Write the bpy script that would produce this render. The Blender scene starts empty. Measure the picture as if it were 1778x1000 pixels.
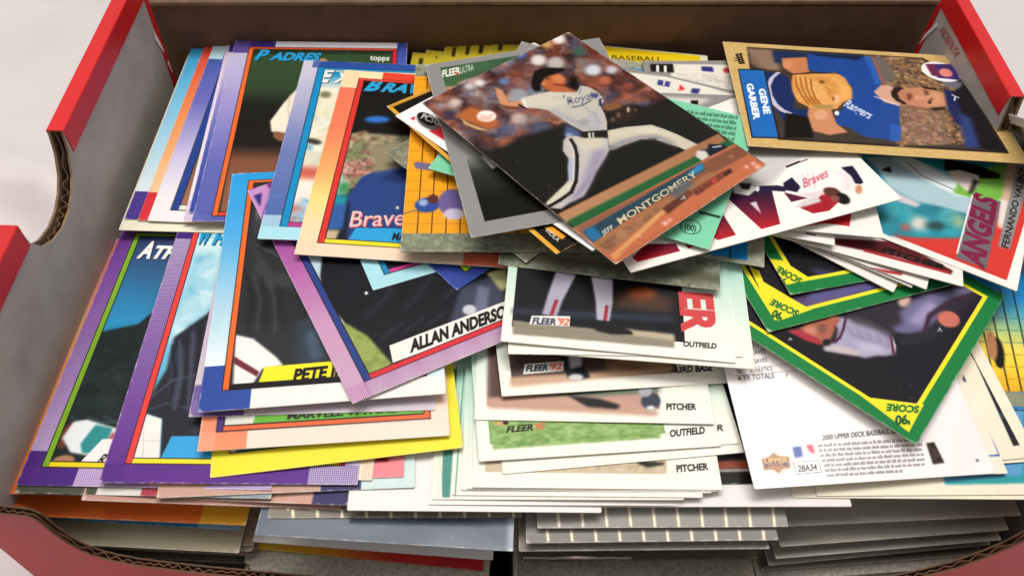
import bpy, math, numpy as np, random
from mathutils import Matrix, Vector
MM = 0.001
sc = bpy.context.scene
COL = sc.collection
# ------------------------------------------------------------------ camera, light, exposure
CAM_F, CAM_P, CAM_R, CAM_H = 1456.09, math.radians(52.2366), math.radians(3.3931), 201.738
cam = bpy.data.cameras.new('camera'); co = bpy.data.objects.new('camera', cam); COL.objects.link(co)
fwd = Vector((0, math.cos(CAM_P), -math.sin(CAM_P))); upv = Vector((0, math.sin(CAM_P), math.cos(CAM_P))); rt = Vector((1, 0, 0))
cr_ = rt*math.cos(CAM_R) + upv*math.sin(CAM_R); cu_ = -rt*math.sin(CAM_R) + upv*math.cos(CAM_R)
m = Matrix((cr_, cu_, -fwd)).transposed().to_4x4(); m.translation = Vector((0, 0, CAM_H*MM)); co.matrix_world = m
cam.sensor_width = 36; cam.lens = CAM_F/1778*36; cam.clip_start = .01; cam.clip_end = 20
cam.dof.use_dof = True; cam.dof.focus_distance = .25; cam.dof.aperture_fstop = 24
sc.camera = co
w = bpy.data.worlds.new('World'); sc.world = w; w.use_nodes = True
w.node_tree.nodes['Background'].inputs[0].default_value = (1, .955, .92, 1); w.node_tree.nodes['Background'].inputs[1].default_value = .37
def area(name, loc, target, sx, sy, power, col):
    l = bpy.data.lights.new(name, 'AREA'); l.shape = 'RECTANGLE'; l.size = sx; l.size_y = sy; l.energy = power; l.color = col
    o = bpy.data.objects.new(name, l); COL.objects.link(o); o.location = loc
    o.rotation_euler = (Vector(target)-Vector(loc)).to_track_quat('-Z', 'Y').to_euler(); return o
area('ceiling_lamp', (.10, .62, 1.45), (.02, .16, 0), 1.1, .5, 17, (1, .965, .93))
area('ceiling_lamp', (-.55, .25, 1.3), (.02, .16, 0), .6, .6, 5, (1, .97, .95))
vs = sc.view_settings; vs.view_transform = 'Standard'; vs.look = 'None'; vs.exposure = 0; vs.gamma = 1
# ------------------------------------------------------------------ helpers
def hexc(h):
    return np.array([int(h[i:i+2], 16)/255 for i in (1, 3, 5)], np.float32)
def lin(h):
    c = hexc(h); return tuple(float(v/12.92 if v <= .04045 else ((v+.055)/1.055)**2.4) for v in c)+(1,)
def tag(o, label=None, cat=None, group=None, kind=None):
    if label: o['label'] = label
    if cat: o['category'] = cat
    if group: o['group'] = group
    if kind: o['kind'] = kind
    return o
def empty(name, mat=None):
    o = bpy.data.objects.new(name, None); COL.objects.link(o); o.empty_display_size = .01
    if mat is not None: o.matrix_world = mat
    return o
def mesh(name, V, F, mats, idx=None, parent=None, smooth=False):
    me = bpy.data.meshes.new(name); me.from_pydata([tuple(c*MM for c in v) for v in V], [], F)
    for m_ in mats: me.materials.append(m_)
    if idx is not None:
        for p, i in zip(me.polygons, idx): p.material_index = i
    if smooth:
        for p in me.polygons: p.use_smooth = True
    me.update(); o = bpy.data.objects.new(name, me); COL.objects.link(o)
    if parent: o.parent = parent
    return o
def mat(name, col, rough=.5, noise=None, bump=0, scale=200, spec=.5, coat=0):
    m_ = bpy.data.materials.new(name); m_.use_nodes = True; nt = m_.node_tree; b = nt.nodes['Principled BSDF']
    b.inputs['Base Color'].default_value = lin(col); b.inputs['Roughness'].default_value = rough; b.inputs['Specular IOR Level'].default_value = spec
    b.inputs['Coat Weight'].default_value = coat
    tc = nt.nodes.new('ShaderNodeTexCoord')
    if noise:
        n = nt.nodes.new('ShaderNodeTexNoise'); n.inputs['Scale'].default_value = scale; n.inputs['Detail'].default_value = 6
        r = nt.nodes.new('ShaderNodeValToRGB'); r.color_ramp.elements[0].color = lin(col); r.color_ramp.elements[1].color = lin(noise)
        r.color_ramp.elements[0].position = .38; r.color_ramp.elements[1].position = .68
        nt.links.new(tc.outputs['Object'], n.inputs['Vector']); nt.links.new(n.outputs['Fac'], r.inputs['Fac']); nt.links.new(r.outputs['Color'], b.inputs['Base Color'])
    if bump:
        n2 = nt.nodes.new('ShaderNodeTexNoise'); n2.inputs['Scale'].default_value = scale*2; n2.inputs['Detail'].default_value = 5
        bu = nt.nodes.new('ShaderNodeBump'); bu.inputs['Strength'].default_value = bump; bu.inputs['Distance'].default_value = .001
        nt.links.new(tc.outputs['Object'], n2.inputs['Vector']); nt.links.new(n2.outputs['Fac'], bu.inputs['Height']); nt.links.new(bu.outputs['Normal'], b.inputs['Normal'])
    return m_
# ------------------------------------------------------------------ printed artwork, painted in millimetres on each card
CW, CH = 63.5, 88.9
_glyph = {}
def glyphs(text, off, shear):
    k = (text, off, shear)
    if k in _glyph: return _glyph[k]
    cu = bpy.data.curves.new('lettering', 'FONT'); cu.body = text; cu.offset = min(off*.4, .05); cu.shear = shear; cu.resolution_u = 3
    o = bpy.data.objects.new('lettering', cu); me = o.to_mesh(); me.calc_loop_triangles()
    v = np.array([p.co[:2] for p in me.vertices], np.float32).reshape(-1, 2); t = np.array([t_.vertices[:] for t_ in me.loop_triangles], int).reshape(-1, 3)
    o.to_mesh_clear(); bpy.data.objects.remove(o); bpy.data.curves.remove(cu)
    if len(v):
        v[:, 0] -= v[:, 0].min(); v[:, 0] /= max(v[:, 0].max(), 1e-6); v[:, 1] /= .72
    _glyph[k] = (v, t); return _glyph[k]
def blur(a, r):
    r = int(round(r))
    if r < 1: return a
    for ax in (0, 1):
        for _ in (0, 1):
            p = np.pad(a, [(r+1, r) if i == ax else (0, 0) for i in (0, 1)], mode='edge'); c = np.cumsum(p, axis=ax, dtype=np.float64)
            n = a.shape[ax]; s = [slice(None)]*2; e = [slice(None)]*2; s[ax] = slice(2*r+1, 2*r+1+n); e[ax] = slice(0, n)
            a = ((c[tuple(s)]-c[tuple(e)])/(2*r+1)).astype(np.float32)
    return a
class Art:
    def __init__(s, S, seed):
        s.S = S; s.w = int(CW*S); s.h = int(CH*S); s.im = np.zeros((s.h, s.w, 3), np.float32); s.rs = np.random.RandomState(seed)
    def box(s, P, pad):
        P = np.array(P, np.float32)*s.S; x0, y0 = np.floor(P.min(0)-pad).astype(int); x1, y1 = np.ceil(P.max(0)+pad).astype(int)
        return P, max(x0, 0), max(y0, 0), min(x1, s.w), min(y1, s.h)
    def pmask(s, P, soft):
        r = soft*s.S; P, x0, y0, x1, y1 = s.box(P, r*2+2)
        if x1 <= x0 or y1 <= y0: return None
        X = np.arange(x0, x1)+.5; Y = np.arange(y0, y1)+.5; m_ = np.zeros((len(Y), len(X)), np.float32)
        sub = 2 if r < 2 else 1
        for k in range(sub):
            YY = Y+(k+.5)/sub-.5; cr = []
            acc = np.zeros((len(YY), len(X)), np.float32)
            for i in range(len(P)):
                (ax, ay), (bx, by) = P[i], P[(i+1) % len(P)]
                if ay == by: continue
                rows = (YY >= min(ay, by)) & (YY < max(ay, by))
                if not rows.any(): continue
                xs = ax+(YY[rows]-ay)*(bx-ax)/(by-ay)
                cov = np.clip(X[None, :]-xs[:, None]+.5, 0, 1); acc[rows] += cov*(1 if by > ay else -1)
            m_ += np.minimum(np.abs(acc), 1)/sub
        return blur(m_, r), x0, y0, x1, y1
    def put(s, mk, col):
        if mk is None: return
        m_, x0, y0, x1, y1 = mk; r = s.im[y0:y1, x0:x1]; r += (col-r)*m_[..., None]
    def grid(s, x0, y0, x1, y1): return np.meshgrid((np.arange(x0, x1)+.5)/s.S, (np.arange(y0, y1)+.5)/s.S)
    def run(s, ops):
        for o in ops:
            k = o[0]
            if k == 'F': s.im[:] = hexc(o[1])
            elif k == 'S': s.keep = s.im.copy()
            elif k == 'R':
                m_, x0, y0, x1, y1 = s.pmask(o[1], o[2]); q = s.keep.copy(); q[y0:y1, x0:x1] += (s.im[y0:y1, x0:x1]-q[y0:y1, x0:x1])*m_[..., None]; s.im = q
            elif k == 'p': s.put(s.pmask(o[1], o[3]), hexc(o[2]))
            elif k == 'e':
                c, a, b = [np.array(q) for q in o[1]]; t = np.linspace(0, 2*np.pi, 28)[:-1, None]
                s.put(s.pmask(c+np.cos(t)*(a-c)+np.sin(t)*(b-c), o[3]), hexc(o[2]))
            elif k == 'g':
                mk = s.pmask(o[1], o[4])
                if mk is None: continue
                gx, gy = s.grid(*mk[1:]); p0, p1 = [np.array(q) for q in o[3]]; d = p1-p0; t = ((gx-p0[0])*d[0]+(gy-p0[1])*d[1])/(d@d)
                st = [q[0] for q in o[2]]; cs = np.array([hexc(q[1]) for q in o[2]])
                s.put(mk, np.stack([np.interp(t, st, cs[:, i]) for i in range(3)], -1).astype(np.float32))
            elif k == 'l':
                P = [np.array(q, float) for q in o[1]]
                for a, b in zip(P, P[1:]):
                    d = b-a; L = np.hypot(*d)+1e-6; n = np.array([-d[1], d[0]])/L*o[2]/2; e = d/L*o[2]*.3
                    s.put(s.pmask([a-e+n, b+e+n, b+e-n, a-e-n], o[4]), hexc(o[3]))
            elif k == 'n':
                mk = s.pmask(o[1], o[4])
                if mk is None: continue
                gx, gy = s.grid(*mk[1:]); sx = o[3]*o[5]; sy = o[3]; cols = np.array([hexc(q) for q in o[2]])
                r_ = 0
                def field(q, ch, arr=None):
                    nx = int(CW/(sx*q))+4; ny = int(CH/(sy*q))+4; g = cols[s.rs.randint(0, len(cols), (ny, nx))] if ch else s.rs.rand(ny, nx, 1).astype(np.float32)*2-1
                    u = np.clip((gx+wx)/(sx*q)+1, 0, nx-1.01); v = np.clip((gy+wy)/(sy*q)+1, 0, ny-1.01); i, j = u.astype(int), v.astype(int); fu, fv = (u-i)[..., None], (v-j)[..., None]; fu = fu*fu*(3-2*fu); fv = fv*fv*(3-2*fv)
                    return (g[j, i]*(1-fu)+g[j, i+1]*fu)*(1-fv)+(g[j+1, i]*(1-fu)+g[j+1, i+1]*fu)*fv
                wx = wy = 0; a_, b_ = field(.9, 0)[..., 0], field(.9, 0)[..., 0]; c_, d_ = field(.4, 0)[..., 0], field(.4, 0)[..., 0]; wx = (a_*.3+c_*.2)*sx; wy = (b_*.3+d_*.2)*sy
                s.put(mk, (field(1, 1)*.55+field(.45, 1)*.33+field(.2, 1)*.12).astype(np.float32))
            elif k == 'h':
                mk = s.pmask(o[1], .05)
                if mk is None: continue
                gx, gy = s.grid(*mk[1:]); p = o[3]; q = (np.sin((gx+gy)*2*np.pi/p/1.2)*np.sin((gx-gy)*2*np.pi/p/1.2)); q = np.clip(q*2.2+.4, 0, 1)*o[4]
                s.put((mk[0]*q.astype(np.float32),)+mk[1:], hexc(o[2]))
            elif k == 'c':   # title: large first letter, smaller rest, dark shadow
                O, X, Y = [np.array(q, float) for q in o[2]]; t_ = o[1]; n = 1+.78*(len(t_)-1); d = (X-O)/n; u = Y-O; O2 = O+d*1.1
                for sh, cc in ((np.array([.3, -.3]), '#0f0f0f'), (np.zeros(2), o[3])):
                    s.run([('t', t_[:1], [tuple(q+sh) for q in (O, O+d*.98, O+u)], cc, o[4], o[5], o[6]), ('t', t_[1:], [tuple(q+sh) for q in (O2, X, O2+u*.76)], cc, o[4], o[5], o[6])])
            elif k == 't':
                v, t = glyphs(o[1], o[4], o[5])
                if not len(v): continue
                O, X, Y = [np.array(q) for q in o[2]]; P = O+v[:, :1]*(X-O)+v[:, 1:]*(Y-O); Q, x0, y0, x1, y1 = s.box(P, 2)
                if x1 <= x0 or y1 <= y0: continue
                SS = 3; m_ = np.zeros(((y1-y0)*SS, (x1-x0)*SS), bool); Q = (Q-[x0, y0])*SS
                for tri in t:
                    a, b, c = Q[tri]; bx0, by0 = np.maximum(np.floor(np.minimum(np.minimum(a, b), c)).astype(int), 0); bx1, by1 = np.ceil(np.maximum(np.maximum(a, b), c)).astype(int)+1
                    bx1 = min(bx1, m_.shape[1]); by1 = min(by1, m_.shape[0])
                    if bx1 <= bx0 or by1 <= by0: continue
                    gx, gy = np.meshgrid(np.arange(bx0, bx1)+.5, np.arange(by0, by1)+.5)
                    f = lambda p, q_: (q_[0]-p[0])*(gy-p[1])-(q_[1]-p[1])*(gx-p[0])
                    e1, e2, e3 = f(a, b), f(b, c), f(c, a); m_[by0:by1, bx0:bx1] |= ((e1 >= -.01) & (e2 >= -.01) & (e3 >= -.01)) | ((e1 <= .01) & (e2 <= .01) & (e3 <= .01))
                mk = m_.reshape(y1-y0, SS, x1-x0, SS).mean((1, 3)).astype(np.float32); s.put((blur(mk, o[6]*s.S) if o[6]*s.S >= .5 else mk, x0, y0, x1, y1), hexc(o[3]))
            elif k == 's':
                O, X, Y = [np.array(q) for q in o[1]]; L = np.hypot(*(X-O)); n = int(L/.28); i = 0
                while i < n-2:
                    wl = s.rs.randint(3, 9)
                    for q in range(wl):
                        if i+q >= n: break
                        a = (i+q)/n; b = a+.62/n; hh = s.rs.choice([.7, .7, 1.0]); A0 = O+(X-O)*a; B0 = O+(X-O)*b
                        s.put(s.pmask([A0, B0, B0+(Y-O)*hh, A0+(Y-O)*hh], .04), hexc(o[2]))
                    i += wl+1
        return s
def wear(art):
    """whitened nicks along the cut edges, soft corners and faint scuffs"""
    X, Y = np.meshgrid((np.arange(art.w)+.5)/art.S, (np.arange(art.h)+.5)/art.S); d = np.minimum(np.minimum(X, CW-X), np.minimum(Y, CH-Y))
    dc = np.minimum(np.minimum(np.hypot(X, Y), np.hypot(CW-X, Y)), np.minimum(np.hypot(X, CH-Y), np.hypot(CW-X, CH-Y)))
    def nz(q):
        g = art.rs.rand(int(CH/q)+3, int(CW/q)+3).astype(np.float32); u, v = X/q, Y/q; i, j = u.astype(int), v.astype(int); fu, fv = u-i, v-j
        return (g[j, i]*(1-fu)+g[j, i+1]*fu)*(1-fv)+(g[j+1, i]*(1-fu)+g[j+1, i+1]*fu)*fv
    n = nz(.5)*.5+nz(1.7)*.5; k = np.clip((n*.85+.05-d*1.5)*2.2-.25, 0, 1)*.65; k = np.maximum(k, np.clip((n*2.4-dc*1.1), 0, 1)*.7)
    sc_ = np.clip(nz(.35)*nz(6)*3-1.95, 0, 1)*.35
    k = np.maximum(k, sc_)[..., None]; art.im += (hexc('#e6ded2')-art.im)*k
    h = (np.sin((X*.8+Y*.6)*2*np.pi/.42)*np.sin((Y*.8-X*.6)*2*np.pi/.42)); art.im *= (1+.035*h)[..., None]; art.im *= (.985+.03*nz(9)+.02*nz(2))[..., None]
def card_mat(name, rough, art):
    wear(art)
    img = bpy.data.images.new(name+'_print', art.w, art.h, alpha=False); px = np.ones((art.h, art.w, 4), np.float32)
    g = art.rs.normal(0, .008, (art.h, art.w, 1)).astype(np.float32)
    px[..., :3] = np.clip(art.im+g, 0, 1); img.pixels.foreach_set(px.ravel()); img.update(); img.pack()
    m_ = bpy.data.materials.new(name); m_.use_nodes = True; nt = m_.node_tree; b = nt.nodes['Principled BSDF']
    t = nt.nodes.new('ShaderNodeTexImage'); t.image = img; t.interpolation = 'Cubic'; t.extension = 'EXTEND'
    nt.links.new(t.outputs['Color'], b.inputs['Base Color'])
    tc = nt.nodes.new('ShaderNodeTexCoord')
    n = nt.nodes.new('ShaderNodeTexNoise'); n.inputs['Scale'].default_value = 38; n.inputs['Detail'].default_value = 5
    mr = nt.nodes.new('ShaderNodeMapRange'); mr.inputs['To Min'].default_value = rough*.85; mr.inputs['To Max'].default_value = rough*1.3
    nt.links.new(tc.outputs['Object'], n.inputs['Vector']); nt.links.new(n.outputs['Fac'], mr.inputs['Value']); nt.links.new(mr.outputs['Result'], b.inputs['Roughness'])
    bu = nt.nodes.new('ShaderNodeBump'); bu.inputs['Strength'].default_value = .12; bu.inputs['Distance'].default_value = .0006
    nt.links.new(n.outputs['Fac'], bu.inputs['Height']); nt.links.new(bu.outputs['Normal'], b.inputs['Normal'])
    b.inputs['Specular IOR Level'].default_value = .14 if rough > .2 else .3
    return m_
TH = .3
_edge = {}
def edge_mat(c):
    if c not in _edge: _edge[c] = mat('card_stock_edge', c, .8, noise='#%02x%02x%02x' % tuple(int(int(c[i:i+2], 16)*.8) for i in (1, 3, 5)), scale=900)
    return _edge[c]
def outline(r=.8, n=3):
    P = []
    for cx, cy, a0 in ((CW-r, CH-r, 0), (r, CH-r, 90), (r, r, 180), (CW-r, r, 270)):
        for k in range(n+1):
            a = math.radians(a0+90*k/n); P.append((cx+r*math.cos(a)-CW/2, cy+r*math.sin(a)-CH/2))
    return P
def uvset(o, scale=1):
    me = o.data; uv = me.uv_layers.new(name='UVMap')
    for l in me.loops:
        c = me.vertices[l.vertex_index].co; uv.data[l.index].uv = (c.x/MM/CW+.5, c.y/MM/CH+.5)
def slab(name, P, mats, parent=None, th=TH):
    n = len(P); V = [(x, y, th/2) for x, y in P]+[(x, y, -th/2) for x, y in P]
    F = [list(range(n)), list(range(2*n-1, n-1, -1))]+[[i, n+i, n+(i+1) % n, (i+1) % n] for i in range(n)]
    return mesh(name, V, F, mats, [0, 1]+[1]*n, parent)
def pose_matrix(x, y, z, a, tx, ty):
    a, tx, ty = map(math.radians, (a, tx, ty))
    return Matrix.Translation((x*MM, y*MM, z*MM)) @ Matrix.Rotation(a, 4, 'Z') @ Matrix.Rotation(tx, 4, 'X') @ Matrix.Rotation(ty, 4, 'Y')
def build_card(i, spec, mtx):
    label, edge, rough, group, rnd, S, ops, parts = spec
    art = Art(S, sum(map(ord, i))).run(ops); m_ = card_mat('card_print', rough, art)
    if parts:
        root = empty('trading_card', mtx); b = slab('card_stock', outline(rnd), [m_, edge_mat(edge)], root); uvset(b)
        for k, (n, P) in enumerate(parts):
            q = [(x-CW/2, y-CH/2) for x, y in P]
            ar = sum(q[j][0]*q[(j+1) % len(q)][1]-q[(j+1) % len(q)][0]*q[j][1] for j in range(len(q)))
            if ar < 0: q = q[::-1]
            z = TH/2+.03+.012*k; o = mesh(n, [(x, y, z) for x, y in q], [list(range(len(q)))], [m_], None, root); uvset(o)
        return tag(root, label, 'card', group)
    o = slab('trading_card', outline(rnd), [m_, edge_mat(edge)]); uvset(o); o.matrix_world = mtx
    return tag(o, label, 'card', group)

# ------------------------------------------------------------------ box, table
LEAN = [(156.32, 209.37, 33.0), (158.71, 227.86, 21.0), (168.87, 209.61, 9.0)]
LETTER = [(165.2, 266.5, 19.7), (165.2, 249.0, 20.4), (165.2, 263.8, 23.1)]
FOIL = [(7.04, 79.33, -15.2), (35.72, 81.05, -15.2)]
RED = mat('red_printed_card', '#d81f22', .38, noise='#c91a1f', bump=.15, scale=60)
def scuffed(m_, col, scale, lo):
    nt = m_.node_tree; b_ = nt.nodes['Principled BSDF']; src = b_.inputs['Base Color'].links[0].from_socket
    tc = nt.nodes.new('ShaderNodeTexCoord'); n = nt.nodes.new('ShaderNodeTexNoise'); n.inputs['Scale'].default_value = scale; n.inputs['Detail'].default_value = 9; n.inputs['Roughness'].default_value = .7
    r = nt.nodes.new('ShaderNodeMapRange'); r.inputs['From Min'].default_value = lo; r.inputs['From Max'].default_value = lo+.05; r.inputs['To Max'].default_value = .6
    mx = nt.nodes.new('ShaderNodeMix'); mx.data_type = 'RGBA'; mx.inputs[7].default_value = lin(col)
    nt.links.new(tc.outputs['Object'], n.inputs['Vector']); nt.links.new(n.outputs['Fac'], r.inputs['Value']); nt.links.new(r.outputs['Result'], mx.inputs[0]); nt.links.new(src, mx.inputs[6]); nt.links.new(mx.outputs[2], b_.inputs['Base Color'])
scuffed(RED, '#e7b4aa', 210, .67)
KRAFT = mat('kraft_board', '#6b4d36', .85, noise='#5d422e', bump=.25, scale=120)
KRAFT2 = mat('kraft_board_light', '#8f7458', .85, noise='#7d634a', bump=.25, scale=150)
RED2 = mat('red_printed_front_shaded', '#bd2328', .5, noise='#ad1f25', bump=.15, scale=60)  # darker than the wrap's red: the front face's shade is put into the colour
GREY = mat('grey_lined_board', '#b8b1ab', .6, noise='#aba39d', bump=.2, scale=90)
PAPER = mat('white_paper', '#d9d3d2', .45, noise='#d0c8c7', bump=.1, scale=14)
TEAR = mat('torn_paper', '#e9dcd6', .8)
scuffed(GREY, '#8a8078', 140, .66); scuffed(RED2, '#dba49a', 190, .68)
BOXM = Matrix.Rotation(math.radians(2.7), 4, 'Z')
box = tag(empty('cardboard_box', BOXM), 'open red cardboard box lined grey and brown, packed with cards, on white paper', 'box')
ZB = -75
def prism(name, P, axis, a, b, m_, par=box, idx=None):
    """P: polygon in the other two axes, extruded from a to b along axis"""
    def pt(p, t): return (t, p[0], p[1]) if axis == 'x' else ((p[0], t, p[1]) if axis == 'y' else (p[0], p[1], t))
    n = len(P); V = [pt(p, a) for p in P]+[pt(p, b) for p in P]
    F = [list(range(n-1, -1, -1)), list(range(n, 2*n))]+[[i, (i+1) % n, n+(i+1) % n, n+i] for i in range(n)]
    ms = m_ if isinstance(m_, list) else [m_]
    return mesh(name, V, F, ms, [0]*2+[len(ms)-1]*n, par)
def flutes(name, prof, fy, per, amp, th, m_, swap=False, drop=.5):
    """a corrugated sheet under the profile prof [(s, ztop)], waving about fy(s)"""
    s0, s1 = prof[0][0], prof[-1][0]; n = int((s1-s0)/.7); V = []; F = []
    for k in range(n+1):
        s = s0+(s1-s0)*k/n; z = float(np.interp(s, [p[0] for p in prof], [p[1] for p in prof]))-drop; c = fy(s)+amp*(.75+.35*math.sin(s*.31))*math.sin(2*math.pi*(s+.5*math.sin(s*.23))/per)
        for d in (-th/2, th/2):
            for zz in (ZB, z): V.append((c+d, s, zz) if swap else (s, c+d, zz))
        if k:
            a, b = 4*(k-1), 4*k
            F += [[a, b, b+1, a+1], [a+2, a+3, b+3, b+2], [a+1, b+1, b+3, a+3]]
    return mesh(name, V, F, [m_], None, box)
def side_wall(x_out, s, y0, y1, zt, notch, rear):
    """s = +1: inside lies towards +x"""
    prof = [(y0, zt)]+notch+[(y1, zt)]; poly = [(y0, ZB)]+prof+[(y1, ZB)]
    w_ = box
    a, b = x_out, x_out+s*.7; o = prism('side_wall', poly, 'x', min(a, b), max(a, b), [RED, KRAFT2]); o.data.polygons[1 if s > 0 else 0].material_index = 1
    a, b = x_out+s*3.8, x_out+s*4.5; prism('inner_liner', poly, 'x', min(a, b), max(a, b), [GREY, KRAFT2])
    flutes('corrugation', prof, lambda q: x_out+s*2.25, 3.6, 1.1, .35, KRAFT, True, .5)
    for ya, yb in ((y0, notch[0][0]), (notch[-1][0], y1)):
        xo, xi = x_out-s*.25, x_out+s*4.75
        P = [(xo, zt-6), (xo, zt+.15), (xo+s*.25, zt+.4), (xi-s*.25, zt+.4), (xi, zt+.15), (xi, zt-7.5), (x_out+s*4.5, zt-7.5), (x_out+s*4.5, zt+.02), (x_out, zt+.02), (x_out, zt-6)]
        V = [(x, ya, z) for x, z in P]+[(x, yb, z) for x, z in P]; n = len(P)
        mesh('red_wrap', V, [[i, (i+1) % n, n+(i+1) % n, n+i] for i in range(n)]+[[0, 1, 2, 3, 4, 5, 6, 7, 8, 9], [n+i for i in range(n-1, -1, -1)]], [RED], None, box)
    xi = x_out+s*4.5; a, b = xi, xi+s*.3
    prism('rear_wrap', [(y1-2.6, ZB), (y1-2.2, zt-7), (y1+.5, zt-7), (y1+.5, ZB)], 'x', min(a, b), max(a, b), RED)
side_wall(-124.5, 1, 83, 256, 38, [(143, 38), (143.6, 31), (147, 25.5), (152, 22.2), (158, 20.6), (164, 21), (169, 23), (173, 26), (176.6, 31.5), (178.6, 38)], 1)
side_wall(170, -1, 80, 274, 33, [(146, 33), (148, 20), (155, 11), (165, 7), (180, 6), (195, 7.5), (206, 14), (212, 33)], 1)
for P in ([(251.2, 16), (252.2, 20), (254.2, 13), (255, 8), (254, 9)], [(254.5, 3), (255.6, 4), (256, -2), (255, -1)]):
    prism('torn_edge', P, 'x', -119.75, -119.6, TEAR)
for P in ([(268, 20), (269, 21), (273, 13), (273.6, 8), (271.4, 13)],):
    prism('torn_edge', P, 'x', 165.0, 165.15, TEAR)
t_ = glyphs('VIOSENTA', .02, 0)
O_, X_, Y_ = [Vector(q) for q in LETTER]
mesh('lettering', [tuple(O_+(X_-O_)*float(a)+(Y_-O_)*float(b)) for a, b in t_[0]], [list(map(int, q)) for q in t_[1]], [mat('dull_red_ink', '#b04a44', .6)], None, box)
# front wall, bowed outwards by the packed cards, with its wide hand cut-out
def fo(x): return 80-11*max(0, 1-((x-20)/146)**2)
TOP = [(-125, 9.2), (-114.3, 10), (-105.8, 11), (-104.2, 8.8), (-103.6, 5), (-103.4, 1.4), (-102.3, -4.4), (-100.3, -9.3), (-97.5, -12.2), (-94, -13.9), (-88, -15), (-76.8, -15.2), (-64.7, -15.0), (-52.7, -14.8), (-40.9, -15.4), (-29.1, -16.1), (-5.3, -17.4), (24.6, -17.6), (54.9, -17.6), (78.1, -17.8), (93.6, -17.6), (101.3, -16.9), (111.1, -13.8), (120.9, -7.7), (125.7, -1.6), (128.8, 4.2), (130.8, 11), (138, 31), (170, 33)]
def curved(name, d0, d1, mats):
    xs = sorted(set([p[0] for p in TOP]+[float(v) for v in np.arange(-125, 170, 1.2)])); V = []; F = []; I = []
    for k, x in enumerate(xs):
        z = float(np.interp(x, [p[0] for p in TOP], [p[1] for p in TOP]))+.25*math.sin(x*1.9)*math.sin(x*.53+d0)
        V += [(x, fo(x)+d0, ZB), (x, fo(x)+d0, z), (x, fo(x)+d1, z), (x, fo(x)+d1, ZB)]
        if k:
            a, b = 4*(k-1), 4*k; F += [[a, b, b+1, a+1], [a+1, b+1, b+2, a+2], [a+2, b+2, b+3, a+3]]; I += [0, 1, 0]
    return mesh(name, V, F, mats, I, box)
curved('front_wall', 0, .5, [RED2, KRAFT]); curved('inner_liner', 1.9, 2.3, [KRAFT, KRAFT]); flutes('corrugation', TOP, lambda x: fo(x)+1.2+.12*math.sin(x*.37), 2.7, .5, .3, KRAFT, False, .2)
# back wall with its crease and the flap that folds back above it
bk = [(-124, 262, ZB), (169, 279, ZB), (169, 279, 21), (-124, 262, 22.5)]
n_ = Vector((-.058, 1, 0))*3.2
V = [Vector(v) for v in bk]+[Vector(v)+n_ for v in bk]
mesh('back_wall', V, [[0, 1, 2, 3], [5, 4, 7, 6], [3, 2, 6, 7], [0, 3, 7, 4], [1, 5, 6, 2], [0, 4, 5, 1]], [KRAFT], None, box)
V = []
for z, dy in ((22.2, .2), (22.9, -.8), (24.2, -.9), (25.2, .3), (80, 16)):
    for x, y in ((-124, 262), (169, 279)): V += [(x, y+dy, z), (x, y+dy+3, z+.3)]
F = []
for k in range(4):
    a = 4*k; F += [[a, a+2, a+6, a+4], [a+1, a+5, a+7, a+3], [a, a+4, a+5, a+1], [a+2, a+3, a+7, a+6]]
F += [[16, 18, 19, 17]]
mesh('folded_flap', V, F, [KRAFT2], None, box)
prism('floor_panel', [(-124, 84), (169, 84), (169, 277), (-124, 262)], 'z', ZB+.1, ZB+3, KRAFT)
# table paper with soft creases
N_ = 300; V = []; F = []; rr = random.Random(4)
fold = [(rr.uniform(-420, 420), rr.uniform(-50, 700), rr.uniform(0, math.pi), rr.uniform(14, 40), rr.uniform(2, 6)) for _ in range(46)]+[(-165, 215, .9, 9, 9), (-190, 180, 2.2, 12, 10), (-150, 262, .4, 10, 7), (-215, 250, 1.5, 16, 12), (-175, 140, 1.2, 12, 8), (215, 262, 1.9, 14, 9), (205, 225, 1.2, 12, 7), (240, 300, .6, 18, 12), (-205, 205, .2, 9, -6), (225, 240, 2.6, 9, -6)]
for j in range(N_+1):
    for i in range(N_+1):
        x = -900+1800*i/N_; y = -500+1900*j/N_; z = 0
        for fx, fy, fa, fw, fh in fold:
            u = (x-fx)*math.cos(fa)+(y-fy)*math.sin(fa); v = -(x-fx)*math.sin(fa)+(y-fy)*math.cos(fa)
            z += fh*math.exp(-(u/fw)**2-(v/(fw*5))**2)
        if -140 < x < 185 and 60 < y < 300: z *= .0
        V.append((x, y, ZB-.3+z))
for j in range(N_):
    for i in range(N_): a = j*(N_+1)+i; F.append([a, a+1, a+N_+2, a+N_+1])
tag(mesh('table_paper', V, F, [PAPER], None, None, True), kind='structure')

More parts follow.
